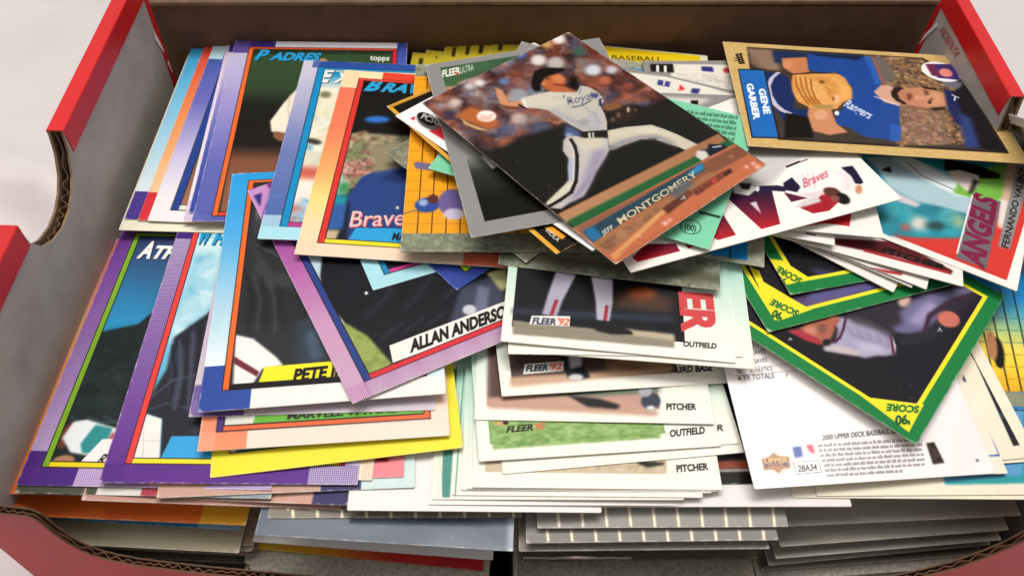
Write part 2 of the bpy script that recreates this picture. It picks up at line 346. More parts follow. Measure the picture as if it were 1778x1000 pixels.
# ------------------------------------------------------------------ cards: pose (mm, degrees), look, artwork in mm from the lower left corner, parts
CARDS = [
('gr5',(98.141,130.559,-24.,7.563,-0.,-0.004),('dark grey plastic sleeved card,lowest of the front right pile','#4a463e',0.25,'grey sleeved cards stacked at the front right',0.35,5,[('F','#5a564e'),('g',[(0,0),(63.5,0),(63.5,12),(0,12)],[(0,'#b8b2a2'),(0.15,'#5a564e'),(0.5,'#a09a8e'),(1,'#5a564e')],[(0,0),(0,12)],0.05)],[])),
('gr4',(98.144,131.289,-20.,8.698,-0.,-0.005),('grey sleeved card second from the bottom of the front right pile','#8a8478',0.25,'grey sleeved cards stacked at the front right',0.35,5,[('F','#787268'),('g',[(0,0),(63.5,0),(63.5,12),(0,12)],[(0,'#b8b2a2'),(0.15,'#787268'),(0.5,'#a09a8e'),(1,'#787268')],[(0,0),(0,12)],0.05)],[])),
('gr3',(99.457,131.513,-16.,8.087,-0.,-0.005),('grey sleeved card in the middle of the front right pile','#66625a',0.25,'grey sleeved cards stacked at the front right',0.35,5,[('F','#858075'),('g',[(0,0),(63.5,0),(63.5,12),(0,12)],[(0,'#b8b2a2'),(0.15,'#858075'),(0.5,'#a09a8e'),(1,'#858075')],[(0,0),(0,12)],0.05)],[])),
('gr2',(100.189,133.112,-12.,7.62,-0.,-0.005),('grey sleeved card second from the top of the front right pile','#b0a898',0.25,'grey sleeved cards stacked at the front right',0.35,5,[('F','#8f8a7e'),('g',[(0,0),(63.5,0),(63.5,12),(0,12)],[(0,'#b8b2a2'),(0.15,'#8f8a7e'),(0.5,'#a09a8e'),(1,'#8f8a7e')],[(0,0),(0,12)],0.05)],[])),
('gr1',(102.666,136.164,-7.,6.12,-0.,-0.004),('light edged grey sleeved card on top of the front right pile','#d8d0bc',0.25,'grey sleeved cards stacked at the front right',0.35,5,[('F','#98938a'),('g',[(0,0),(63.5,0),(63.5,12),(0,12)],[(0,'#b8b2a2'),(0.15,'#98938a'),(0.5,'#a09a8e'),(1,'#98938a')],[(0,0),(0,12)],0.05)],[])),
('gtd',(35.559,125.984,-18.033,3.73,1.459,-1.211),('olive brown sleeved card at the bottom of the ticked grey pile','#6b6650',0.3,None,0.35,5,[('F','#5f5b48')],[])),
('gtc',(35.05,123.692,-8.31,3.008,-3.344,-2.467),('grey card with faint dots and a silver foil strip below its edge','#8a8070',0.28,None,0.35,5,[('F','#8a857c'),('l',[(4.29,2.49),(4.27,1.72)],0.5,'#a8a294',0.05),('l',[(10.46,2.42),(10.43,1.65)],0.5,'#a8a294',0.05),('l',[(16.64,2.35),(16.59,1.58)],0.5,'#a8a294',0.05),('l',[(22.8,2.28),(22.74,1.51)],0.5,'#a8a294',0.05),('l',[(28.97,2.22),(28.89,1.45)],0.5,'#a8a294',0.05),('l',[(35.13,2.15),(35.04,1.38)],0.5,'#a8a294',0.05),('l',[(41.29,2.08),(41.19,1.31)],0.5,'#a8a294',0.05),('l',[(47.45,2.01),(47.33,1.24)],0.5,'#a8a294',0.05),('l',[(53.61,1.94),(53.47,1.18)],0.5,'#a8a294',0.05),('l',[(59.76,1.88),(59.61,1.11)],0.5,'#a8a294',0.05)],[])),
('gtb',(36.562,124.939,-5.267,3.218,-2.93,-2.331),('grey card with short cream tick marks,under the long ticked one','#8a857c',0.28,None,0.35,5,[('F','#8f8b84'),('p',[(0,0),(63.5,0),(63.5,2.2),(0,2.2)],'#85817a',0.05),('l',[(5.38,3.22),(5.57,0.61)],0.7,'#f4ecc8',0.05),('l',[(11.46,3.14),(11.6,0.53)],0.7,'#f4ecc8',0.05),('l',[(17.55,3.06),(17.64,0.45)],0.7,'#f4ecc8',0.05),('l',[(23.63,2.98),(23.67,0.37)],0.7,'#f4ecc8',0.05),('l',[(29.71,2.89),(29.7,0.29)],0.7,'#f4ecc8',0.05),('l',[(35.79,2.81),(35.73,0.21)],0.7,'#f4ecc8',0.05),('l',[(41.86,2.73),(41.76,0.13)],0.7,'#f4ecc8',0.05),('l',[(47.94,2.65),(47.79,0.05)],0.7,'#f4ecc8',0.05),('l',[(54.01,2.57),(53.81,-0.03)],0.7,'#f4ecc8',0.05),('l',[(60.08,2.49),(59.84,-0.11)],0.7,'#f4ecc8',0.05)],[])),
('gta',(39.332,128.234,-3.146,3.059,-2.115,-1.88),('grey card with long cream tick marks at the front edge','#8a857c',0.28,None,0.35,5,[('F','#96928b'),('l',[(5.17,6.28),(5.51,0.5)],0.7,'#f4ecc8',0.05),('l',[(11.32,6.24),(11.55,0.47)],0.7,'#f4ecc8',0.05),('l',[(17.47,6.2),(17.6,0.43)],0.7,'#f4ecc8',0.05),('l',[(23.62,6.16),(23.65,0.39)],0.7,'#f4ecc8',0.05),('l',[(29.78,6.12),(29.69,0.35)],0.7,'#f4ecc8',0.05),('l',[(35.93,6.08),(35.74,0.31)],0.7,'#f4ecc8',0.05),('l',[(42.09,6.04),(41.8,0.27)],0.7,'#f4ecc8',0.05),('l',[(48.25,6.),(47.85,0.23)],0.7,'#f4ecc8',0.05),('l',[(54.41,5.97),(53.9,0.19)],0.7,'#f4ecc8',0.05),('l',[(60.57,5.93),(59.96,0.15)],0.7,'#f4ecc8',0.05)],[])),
('yr',(-33.442,122.719,-21.598,-2.142,-0.175,0.147),('card with a yellow border fading to red,lowest at the front','#c9a03a',0.38,None,0.35,5,[('F','#caa53a'),('g',[(0,0),(63.5,0),(63.5,88.9),(0,88.9)],[(0,'#e8c63a'),(0.35,'#e39a35'),(0.6,'#cf3f36'),(1,'#c23034')],[(0,0),(63.5,0)],0.05)],[])),
('bgw',(-31.821,123.278,-16.363,-0.916,-0.278,0.204),('white edged card right on top of the yellow and red card','#e6e2de',0.38,None,0.35,5,[('F','#f0ece8')],[])),
('bg',(-28.123,119.818,-4.376,0.606,-4.128,1.89),('glossy slate blue sleeved card with a worn plastic edge','#8d9199',0.2,None,0.35,5,[('F','#4d5a6b'),('g',[(0,0),(63.5,0),(63.5,16),(0,16)],[(0,'#5d6a80'),(0.12,'#33435a'),(0.35,'#43536a'),(0.5,'#7a7878'),(1,'#84807c')],[(0,0),(0,16)],0.05),('n',[(0,0),(63.5,0),(63.5,14),(0,14)],['#4a5768','#6b737f','#3d495a'],6,0.8,4),('p',[(61.9,0),(63.5,0),(63.5,88.9),(61.9,88.9)],'#9aa3ad',0.3)],[])),
('gl',(-29.231,126.478,-2.989,4.641,-2.113,1.908),('olive grey card with two rows of cream ticks beneath the white edges','#7a7462',0.3,None,0.35,5,[('F','#867f70'),('l',[(4.3,4.18),(4.69,2.32)],0.7,'#f4ecc8',0.05),('l',[(10.38,4.16),(10.73,2.3)],0.7,'#f4ecc8',0.05),('l',[(16.48,4.14),(16.81,2.28)],0.7,'#f4ecc8',0.05),('l',[(22.62,4.13),(22.91,2.25)],0.7,'#f4ecc8',0.05),('l',[(28.77,4.11),(29.03,2.23)],0.7,'#f4ecc8',0.05),('l',[(34.96,4.09),(35.18,2.21)],0.7,'#f4ecc8',0.05),('l',[(41.17,4.07),(41.36,2.19)],0.7,'#f4ecc8',0.05),('l',[(47.41,4.05),(47.56,2.17)],0.7,'#f4ecc8',0.05),('l',[(53.67,4.04),(53.79,2.14)],0.7,'#f4ecc8',0.05),('l',[(59.96,4.02),(60.05,2.12)],0.7,'#f4ecc8',0.05),('l',[(5.84,2.16),(6.22,0.32)],0.7,'#f4ecc8',0.05),('l',[(11.89,2.14),(12.24,0.3)],0.7,'#f4ecc8',0.05),('l',[(17.97,2.12),(18.28,0.27)],0.7,'#f4ecc8',0.05),('l',[(24.07,2.09),(24.35,0.24)],0.7,'#f4ecc8',0.05),('l',[(30.2,2.07),(30.45,0.22)],0.7,'#f4ecc8',0.05),('l',[(36.35,2.05),(36.57,0.19)],0.7,'#f4ecc8',0.05),('l',[(42.53,2.03),(42.71,0.17)],0.7,'#f4ecc8',0.05),('l',[(48.73,2.01),(48.88,0.14)],0.7,'#f4ecc8',0.05),('l',[(54.97,1.98),(55.08,0.11)],0.7,'#f4ecc8',0.05),('l',[(61.22,1.96),(61.3,0.09)],0.7,'#f4ecc8',0.05)],[])),
('bgb',(-99.102,120.274,-16.,0.471,-0.,-0.002),('beige card lowest in the front left corner','#8a8270',0.38,None,0.35,5,[('F','#b3a88e')],[])),
('blu',(-98.559,124.682,-11.,-0.102,-0.,-0.002),('card with a blue border and pale blue corner at front left','#6a625a',0.38,None,0.35,5,[('F','#3a87b5'),('p',[(52.5,0),(63.5,0),(63.5,14),(52.5,14)],'#9cc3d6',0.05),('h',[(0,0),(63.5,0),(63.5,10),(0,10)],'#2a6c9a',0.8,0.35)],[])),
('orn',(-96.712,124.036,-7.,0.959,-0.,-0.003),('card with an orange halftone border and amber corner at front left','#b9805a',0.38,None,0.35,5,[('F','#e0702c'),('p',[(51.5,0),(63.5,0),(63.5,14),(51.5,14)],'#e5a530',0.05),('h',[(0,0),(51.5,0),(51.5,12),(0,12)],'#c9521c',0.8,0.45)],[])),
('orl',(-94.741,128.568,-4.,1.828,-2.212,-1.64),('card with a glowing orange border along the left wall of the box','#d9a884',0.38,None,0.35,5,[('F','#e0752f'),('g',[(0,0),(63.5,0),(63.5,88.9),(0,88.9)],[(0,'#e0702c'),(0.6,'#e8a572'),(1,'#d9646a')],[(0,0),(0,88.9)],0.05)],[])),
('u3',(-73.355,126.245,-1.021,2.397,-2.161,2.306),('worn card with a dotted pink edge under the purple bordered cards','#b59a8e',0.38,None,0.35,5,[('F','#c4a89c'),('h',[(0,0),(63.5,0),(63.5,8),(0,8)],'#a8503f',0.9,0.6)],[])),
('u2',(-70.034,127.329,0.556,0.736,-0.775,-1.57),('card with a cream and red dotted border beneath the purple cards','#c9b3a4',0.38,None,0.35,5,[('F','#d5bfae'),('h',[(0,0),(63.5,0),(63.5,8),(0,8)],'#b04634',0.9,0.6),('p',[(54.5,0),(63.5,0),(63.5,6),(54.5,6)],'#3a3560',0.05)],[])),
('u1',(-89.866,126.982,0.959,1.769,-1.437,-0.917),('olive and white edged card below the green framed card','#57594a',0.38,None,0.35,5,[('F','#4b4f40'),('p',[(20,0),(31,0),(31,9),(20,9)],'#dcd6cc',0.05),('p',[(31,0),(44,0),(44,9),(31,9)],'#a8404c',0.05),('p',[(44,0),(63.5,0),(63.5,9),(44,9)],'#8f9aa0',0.05)],[])),
('osn',(-51.56,131.775,1.402,3.717,-0.828,0.331),('black and red card with white capitals beside the pink corner','#3a3438',0.38,None,0.35,5,[('F','#15120f'),('p',[(40.68,7.58),(64.39,7.64),(64.42,6.82),(40.77,6.76)],'#a09a98',0.1),('p',[(40.79,6.6),(64.43,6.66),(64.49,5.03),(40.95,4.98)],'#7a2430',0.1),('p',[(40.97,4.82),(64.49,4.87),(64.52,4.23),(41.04,4.18)],'#8f8a88',0.1),('t','JOSE',[(55.04,0.55),(62.32,0.56),(54.91,2.61)],'#e9e6e2',0.06,0,0.04),('p',[(49.95,2.44),(53.3,2.61),(53.26,-1.02),(50.23,-1.02)],'#dfe6cf',0.12),('p',[(53.31,2.45),(54.32,2.61),(54.4,-0.7),(53.24,-0.7)],'#d6353c',0.12),('p',[(54.48,2.45),(56.08,2.61),(56.26,-0.39),(54.52,-0.39)],'#4b93a0',0.12)],[])),
('wb1',(-8.579,128.1,1.167,3.54,-0.883,1.218),('white card with its blank edge above the slate blue sleeve','#d8cfc6',0.38,None,0.35,5,[('F','#efe9e4')],[])),
('wb3',(55.419,133.29,0.445,2.591,-1.936,-2.314),('white card lying under the right half of the pitcher card','#cfc8be',0.38,None,0.35,5,[('F','#e9e3de')],[])),
('wb2',(11.291,130.93,1.306,3.602,-0.963,0.652),('white card with a blue corner jutting from below the stack','#d8cfc6',0.38,None,0.35,5,[('F','#efe9e4')],[])),
('d1',(36.667,138.457,1.432,2.925,-0.922,-0.015),('black card with a dark red stripe,showing between white cards','#2a2422',0.38,None,0.35,5,[('F','#14110f'),('p',[(39.6,6.3),(64.14,7.13),(63.64,4.64),(39.28,3.83)],'#8a3d2d',0.15),('p',[(39.26,3.67),(63.6,4.47),(63.47,3.82),(39.18,3.01)],'#c9c0b8',0.12),('g',[(40.49,13.07),(65.4,13.43),(64.14,7.13),(39.6,6.3)],[(0,'#6a6468'),(1,'#2a2628')],[(51.08,11.51),(57.91,6.55)],0.4)],[])),
('cr1',(104.77,137.44,2.945,1.756,-1.955,-2.847),('cream bordered card with a teal picture edge at the bottom right','#d9cdb4',0.38,None,0.35,5,[('F','#efe6d0'),('p',[(-1.58,4.04),(66.07,4.61),(82.91,47.94),(6.7,47.51)],'#2f9aa0',0.12),('p',[(0.83,5.03),(59.72,5.2),(75.49,47.9),(9.2,47.53)],'#5f9ccc',0.12)],[])),
('cr2',(110.197,138.452,3.589,2.66,-1.951,-2.75),('cream card offset over the bottom right cream card','#d9cdb4',0.38,None,0.35,5,[('F','#efe6d0'),('p',[(33.19,2.87),(59.72,3.17),(69.34,26.83),(41.14,27.06)],'#2f9aa0',0.12),('p',[(33.45,3.67),(54.01,5.48),(62.3,26.89),(41.14,27.06)],'#5f9ccc',0.12)],[])),
('gridr',(131.098,164.464,4.483,0.093,-1.919,-0.566),('card with a black grid over blue fading to yellow,far right','#8a8a78',0.38,None,0.35,5,[('F','#1d80c4'),('g',[(0.12,40.32),(67.94,44.88),(53.68,6.56),(-7.62,2.77)],[(0,'#1d86cc'),(0.2,'#4fa8c4'),(0.42,'#b4cc84'),(0.6,'#f0d85a'),(0.8,'#f2cf3a'),(1,'#f2b02a')],[(51.87,41.53),(42.31,5.86)],0.05),('p',[(-0.15,7.96),(56.21,4.85),(54.63,0.7),(-1.64,1.28)],'#8d9078',0.12),('p',[(-1.64,1.28),(54.63,0.7),(53.92,-1.16),(-2.06,-0.58)],'#2a74c0',0.12),('l',[(29.41,42.29),(25.16,4.8)],0.4,'#1b1f1c',0.06),('l',[(33.33,42.56),(28.71,5.02)],0.4,'#1b1f1c',0.06),('l',[(37.26,42.82),(32.27,5.24)],0.4,'#1b1f1c',0.06),('l',[(41.19,43.08),(35.83,5.46)],0.4,'#1b1f1c',0.06),('l',[(45.13,43.35),(39.39,5.68)],0.4,'#1b1f1c',0.06),('l',[(49.07,43.61),(42.96,5.9)],0.4,'#1b1f1c',0.06),('l',[(53.01,43.88),(46.53,6.12)],0.4,'#1b1f1c',0.06),('l',[(56.96,44.14),(50.1,6.34)],0.4,'#1b1f1c',0.06),('l',[(60.92,44.41),(53.68,6.56)],0.4,'#1b1f1c',0.06),('l',[(64.88,44.67),(57.27,6.78)],0.4,'#1b1f1c',0.06),('l',[(31.62,40.85),(59.75,41.6)],0.25,'#3f7f80',0.06),('l',[(30.26,36.06),(58.04,36.8)],0.25,'#3f7f80',0.06),('l',[(28.93,31.39),(56.38,32.11)],0.25,'#3f7f80',0.06),('l',[(27.63,26.82),(54.76,27.53)],0.25,'#3f7f80',0.06),('l',[(26.36,22.36),(53.17,23.06)],0.25,'#3f7f80',0.06),('l',[(25.11,18.01),(51.62,18.69)],0.25,'#b98a2a',0.06),('l',[(23.9,13.75),(50.11,14.42)],0.25,'#b98a2a',0.06),('l',[(22.72,9.59),(48.63,10.24)],0.25,'#b98a2a',0.06),('l',[(21.56,5.51),(47.18,6.16)],0.25,'#b98a2a',0.06),('e',[(40.71,19.),(42.48,19.46),(39.69,13.45)],'#15120f',0.2),('e',[(39.66,21.37),(41.25,21.73),(38.56,16.11)],'#b07a52',0.2)],[])),
('c3',(102.855,144.738,5.188,7.26,-1.028,-1.047),('cream bordered card,rightmost of the three tilted cream cards','#d9cdb4',0.38,None,0.35,5,[('F','#f0e7d0')],[])),
('c2',(98.683,144.652,5.475,8.086,-1.042,-0.997),('cream card with a dark picture wedge between two cream borders','#d9cdb4',0.38,None,0.35,5,[('F','#f0e7d0'),('p',[(41.15,58.56),(64.76,33.42),(61.72,3.93),(24.23,4.14)],'#f0e7d0',0.12),('p',[(63.65,43.73),(65.04,31.42),(63.71,3.76),(61.56,3.61),(63.19,30.01)],'#22252b',0.1),('p',[(61.95,43.87),(64.28,27.58),(65.1,4.32),(61.79,3.75),(63.18,29.62)],'#22252b',0.1),('e',[(63.77,12.79),(65.02,12.68),(63.27,11.77)],'#3f565c',0.3)],[])),
('c1',(94.152,141.521,5.9,5.294,-0.915,-0.89),('cream bordered card with a thin blue line beside the white back','#d9cdb4',0.38,None,0.35,5,[('F','#efe6d4'),('l',[(64.33,30.9),(63.31,5.15)],0.45,'#3a55a8',0.06),('l',[(27.15,4.48),(63.31,5.15)],0.45,'#3a55a8',0.06),('e',[(63.29,28.66),(63.94,28.63),(62.85,27.54)],'#3a3f58',0.2)],[])),
('ath',(-90.182,128.913,1.462,1.861,-1.462,-1.089),('purple bordered card with a lime frame and a player in a teal sleeve','#8a8478',0.38,None,0.35,8,[('F','#ddd0e4'),('g',[(0,0),(4.9,0),(4.9,88.9),(0,88.9)],[(0,'#5c2a7e'),(1,'#ddd0e4')],[(0,88.9),(0,9.5)],0.05),('p',[(0,85.5),(63.5,85.5),(63.5,88.9),(0,88.9)],'#5c2a7e',0.05),('p',[(0,0),(14,0),(14,5.2),(0,5.2)],'#3d2170',0.05),('p',[(0,0),(4.9,0),(4.9,9.5),(0,9.5)],'#3d2170',0.05),('g',[(59.5,0),(63.5,0),(63.5,88.9),(59.5,88.9)],[(0,'#ddd0e4'),(1,'#5c2a7e')],[(0,0),(0,88.9)],0.05),('p',[(49.5,85.5),(63.5,85.5),(63.5,88.9),(49.5,88.9)],'#ddd0e4',0.05),('h',[(0,0),(4.6,0),(4.6,88.9),(0,88.9)],'#6a3590',0.85,0.75),('h',[(0,0),(63.5,0),(63.5,5.2),(0,5.2)],'#6a3590',0.85,0.75),('p',[(4.35,4.95),(59.75,4.95),(59.75,85.75),(4.35,85.75)],'#1a1418',0.05),('p',[(4.6,5.2),(6.1,5.2),(6.1,85.5),(4.6,85.5)],'#7fae2a',0.05),('p',[(6.2,5.2),(59.5,5.2),(59.5,6.55),(6.2,6.55)],'#ecd31f',0.05),('p',[(4.6,84.5),(59.5,84.5),(59.5,85.5),(4.6,85.5)],'#7fae2a',0.05),('p',[(58.1,5.2),(59.5,5.2),(59.5,85.5),(58.1,85.5)],'#7fae2a',0.05),('p',[(6.1,6.55),(58.1,6.55),(58.1,84.5),(6.1,84.5)],'#1a1418',0.05),('p',[(6.35,6.8),(57.9,6.8),(57.9,84.3),(6.35,84.3)],'#2c3a62',0.05),('S',),('g',[(4.49,88.02),(69.58,89.98),(80.89,8.44),(6.51,6.76)],[(0,'#323a60'),(1,'#2a93c4')],[(22.25,82.41),(17.66,48.88)],0.1),('p',[(2.71,44.44),(5.41,47.13),(15.61,50.26),(21.34,59.5),(66.15,65.11),(75.52,5.1),(6.21,3.55),(3.22,20.14)],'#1d2526',0.2),('p',[(7.54,44.57),(15.,46.78),(21.33,42.94),(20.62,33.26),(17.2,24.01),(11.68,22.1),(5.93,25.54)],'#2a4244',0.8),('p',[(12.94,40.75),(15.14,41.99),(19.92,31.38),(18.79,25.85),(15.23,30.33)],'#4a8484',0.6),('p',[(4.99,32.87),(7.83,38.67),(11.24,33.03),(8.99,25.61),(5.77,23.74)],'#3f6668',0.7),('l',[(7.78,41.8),(9.36,32.98),(9.82,23.12)],0.8,'#141b1c',0.35),('l',[(8.91,42.81),(10.77,33.02),(11.16,23.69)],0.8,'#3a5c5e',0.35),('l',[(10.04,43.84),(12.17,33.05),(12.51,24.26)],0.8,'#141b1c',0.35),('l',[(11.18,44.86),(13.58,33.09),(13.86,24.83)],0.8,'#3a5c5e',0.35),('l',[(12.33,45.9),(14.99,33.12),(15.22,25.4)],0.8,'#141b1c',0.35),('l',[(13.48,46.94),(16.39,33.16),(16.59,25.98)],0.8,'#3a5c5e',0.35),('l',[(14.64,47.99),(17.8,33.19),(17.95,26.55)],0.8,'#141b1c',0.35),('l',[(6.35,19.87),(11.61,17.74),(17.44,18.39)],0.6,'#31494a',0.3),('l',[(10.86,19.98),(15.8,17.84),(20.74,18.47)],0.6,'#31494a',0.3),('l',[(15.39,20.08),(20.,17.93),(24.04,18.55)],0.6,'#31494a',0.3),('l',[(19.91,20.19),(24.2,18.03),(27.35,18.63)],0.6,'#31494a',0.3),('n',[(4.72,20.18),(24.83,24.2),(20.44,44.91),(16.03,48.84),(6.9,46.56),(3.49,23.68)],['#1d2526','#263334','#172021'],4,2,1),('p',[(5.93,15.89),(8.03,18.52),(9.31,14.78),(7.97,10.06),(6.22,10.85)],'#6b3a2c',0.4),('p',[(6.81,13.37),(8.14,18.17),(11.51,18.95),(15.56,17.66),(20.47,16.4),(20.46,11.18),(14.67,8.57),(10.31,9.29)],'#e8ebec',0.3),('p',[(14.12,17.45),(18.93,16.53),(18.35,8.98),(13.28,9.2),(12.1,11.82)],'#2f8c8c',0.25),('e',[(9.4,6.83),(12.07,7.45),(10.21,5.26)],'#b07f5c',0.3),('e',[(8.73,5.84),(9.89,5.87),(9.01,5.05)],'#d8b28c',0.3),('e',[(20.52,13.35),(22.,13.38),(21.14,11.36)],'#a8402f',0.4),('p',[(12.96,4.98),(17.27,13.27),(35.34,13.69),(37.53,5.53)],'#efebe8',0.06),('t','RON',[(17.7,6.05),(24.79,6.69),(18.5,8.99)],'#16130f',0.05,0.25,0.04),('c','ATHLETICS',[(7.64,75.55),(38.21,75.02),(7.81,82.22)],'#f2f0ea',0.3,0.25,0.05),('R',[(6.35,6.800000000000001),(57.9,6.800000000000001),(57.9,84.3),(6.35,84.3)],0.05)],[('picture',[(6.35,6.8),(57.9,6.8),(57.9,84.3),(6.35,84.3)]),('frame_line',[(4.6,5.2),(6.1,5.2),(6.1,85.5),(4.6,85.5)]),('frame_line',[(6.1,5.2),(59.5,5.2),(59.5,6.55),(6.1,6.55)]),('name_banner',[(12.96,4.98),(17.27,13.27),(35.34,13.69),(37.53,5.53)])])),
('lbu',(-57.97,129.503,2.141,6.277,-0.906,0.197),('pale blue and cream bordered card peeping out below the pink corner','#b9c4c4',0.38,None,0.35,5,[('F','#cfe3e0'),('p',[(0,0),(44,0),(44,10),(0,10)],'#cdb6a6',0.05),('h',[(0,0),(44,0),(44,8),(0,8)],'#a8503f',0.9,0.5),('p',[(40,0),(50,0),(50,10),(40,10)],'#3a3560',0.05)],[])),
('pk',(-60.654,132.319,2.462,5.745,-0.77,0.002),('pink bordered card with a dark red square at its corner','#d9b0aa',0.38,None,0.35,5,[('F','#e8868e'),('p',[(55.74,7.98),(59.3,7.85),(59.43,4.4),(55.9,4.53)],'#8a1f24',0.12)],[])),
('crm',(-65.923,132.877,2.751,2.294,-0.619,-0.07),('cream bordered card with ribbed lines left of the pink corner','#d9cbb4',0.38,None,0.35,5,[('F','#eedfc6'),('l',[(60.92,-0.13),(60.99,6.91)],0.25,'#d8b79a',0.06),('l',[(61.65,-0.11),(61.72,6.93)],0.25,'#d8b79a',0.06),('l',[(62.37,-0.1),(62.46,6.95)],0.25,'#d8b79a',0.06),('l',[(63.09,-0.08),(63.2,6.97)],0.25,'#d8b79a',0.06),('l',[(63.81,-0.06),(63.93,6.98)],0.25,'#d8b79a',0.06)],[])),
('w',(-70.258,130.626,3.302,3.544,-0.859,0.955),('purple bordered card with a red frame line and navy jacketed player','#8a8478',0.38,None,0.35,8,[('F','#6a3496'),('g',[(0,0),(5.3,0),(5.3,88.9),(0,88.9)],[(0,'#d6c9e2'),(1,'#6a3496')],[(0,80.9),(0,0)],0.05),('p',[(0,85.3),(63.5,85.3),(63.5,88.9),(0,88.9)],'#d6c9e2',0.05),('p',[(0,85.3),(12.5,85.3),(12.5,88.9),(0,88.9)],'#46287c',0.05),('p',[(0,80.9),(5.3,80.9),(5.3,88.9),(0,88.9)],'#46287c',0.05),('p',[(0,0),(63.5,0),(63.5,5.3),(0,5.3)],'#6a3496',0.05),('p',[(51.,0),(63.5,0),(63.5,5.3),(51.,5.3)],'#d6c9e2',0.05),('g',[(59.5,0),(63.5,0),(63.5,88.9),(59.5,88.9)],[(0,'#d6c9e2'),(1,'#6a3496')],[(0,0),(0,88.9)],0.05),('h',[(0,0),(5.,0),(5.,88.9),(0,88.9)],'#3d1a66',0.85,0.75),('h',[(0,0),(63.5,0),(63.5,5.3),(0,5.3)],'#3d1a66',0.85,0.75),('p',[(4.75,5.05),(59.75,5.05),(59.75,85.55),(4.75,85.55)],'#1a1418',0.05),('p',[(5.,5.3),(6.5,5.3),(6.5,85.3),(5.,85.3)],'#e8403c',0.05),('p',[(6.6,5.3),(59.5,5.3),(59.5,6.65),(6.6,6.65)],'#f0de2c',0.05),('p',[(5.,84.3),(59.5,84.3),(59.5,85.3),(5.,85.3)],'#e8403c',0.05),('p',[(58.1,5.3),(59.5,5.3),(59.5,85.3),(58.1,85.3)],'#e8403c',0.05),('p',[(6.5,6.65),(58.1,6.65),(58.1,84.3),(6.5,84.3)],'#1a1418',0.05),('p',[(6.75,6.9),(57.9,6.9),(57.9,84.1),(6.75,84.1)],'#a6d6e2',0.05),('S',),('g',[(6.15,80.91),(55.25,82.47),(62.75,6.57),(6.61,5.94)],[(0,'#cfeaec'),(0.5,'#7cc0d8'),(1,'#4a9cc0')],[(13.78,77.61),(6.97,15.79)],0.1),('n',[(7.4,75.09),(15.96,75.35),(19.4,49.39),(6.84,41.16)],['#e3f3f4','#6ab4d0','#b9dfe8'],7,1.2,1),('p',[(15.67,52.58),(8.09,43.93),(8.63,33.58),(6.93,27.31),(5.93,19.88),(11.01,17.89),(13.28,6.01),(48.19,6.4),(40.29,62.54),(20.23,62.01)],'#20222c',0.35),('p',[(8.85,39.27),(15.05,43.29),(15.19,31.84),(14.17,22.8),(11.19,22.75)],'#333746',0.7),('p',[(11.37,49.2),(16.57,41.36),(21.59,12.64),(19.7,12.61)],'#2d303c',0.7),('l',[(8.41,41.19),(11.36,31.77),(11.68,20.66)],0.7,'#15161d',0.3),('l',[(9.93,42.79),(12.74,31.79),(13.46,20.69)],0.7,'#454a5c',0.3),('l',[(11.47,44.4),(14.11,31.82),(15.24,20.71)],0.7,'#15161d',0.3),('l',[(13.03,46.02),(15.49,31.84),(17.03,20.74)],0.7,'#454a5c',0.3),('l',[(14.6,47.66),(16.87,31.87),(18.81,20.77)],0.7,'#15161d',0.3),('l',[(16.18,49.31),(18.25,31.9),(20.6,20.8)],0.7,'#454a5c',0.3),('l',[(6.58,24.44),(11.02,29.92),(17.49,31.88)],0.5,'#4a4f62',0.25),('l',[(6.65,20.58),(11.19,22.75),(19.11,20.77)],0.5,'#3c4152',0.25),('p',[(6.32,19.54),(10.97,18.06),(13.09,6.81),(5.92,6.41)],'#ece8e0',0.15),('l',[(4.56,11.59),(11.92,11.68)],0.15,'#b9b4ac',0.06),('l',[(6.97,15.79),(8.96,6.77)],0.15,'#c4beb4',0.06),('p',[(13.38,6.82),(14.65,13.05),(47.19,13.47),(48.19,6.4)],'#35a3dc',0.06),('c','WHITE SOX',[(7.07,79.05),(34.54,78.48),(7.17,86.)],'#1f9ed6',0.3,0.25,0.05),('R',[(6.75,6.9),(57.9,6.9),(57.9,84.10000000000001),(6.75,84.10000000000001)],0.05)],[('picture',[(6.75,6.9),(57.9,6.9),(57.9,84.1),(6.75,84.1)]),('frame_line',[(5.,5.3),(6.5,5.3),(6.5,85.3),(5.,85.3)]),('frame_line',[(6.5,5.3),(59.5,5.3),(59.5,6.65),(6.5,6.65)]),('name_banner',[(13.38,6.82),(14.65,13.05),(47.19,13.47),(48.19,6.4)])])),
('a0',(-92.495,212.671,2.846,2.524,-0.796,0.187),('cream edged card lowest in the upper left pile','#d9cfb8',0.38,None,0.35,5,[('F','#ece6cf')],[])),
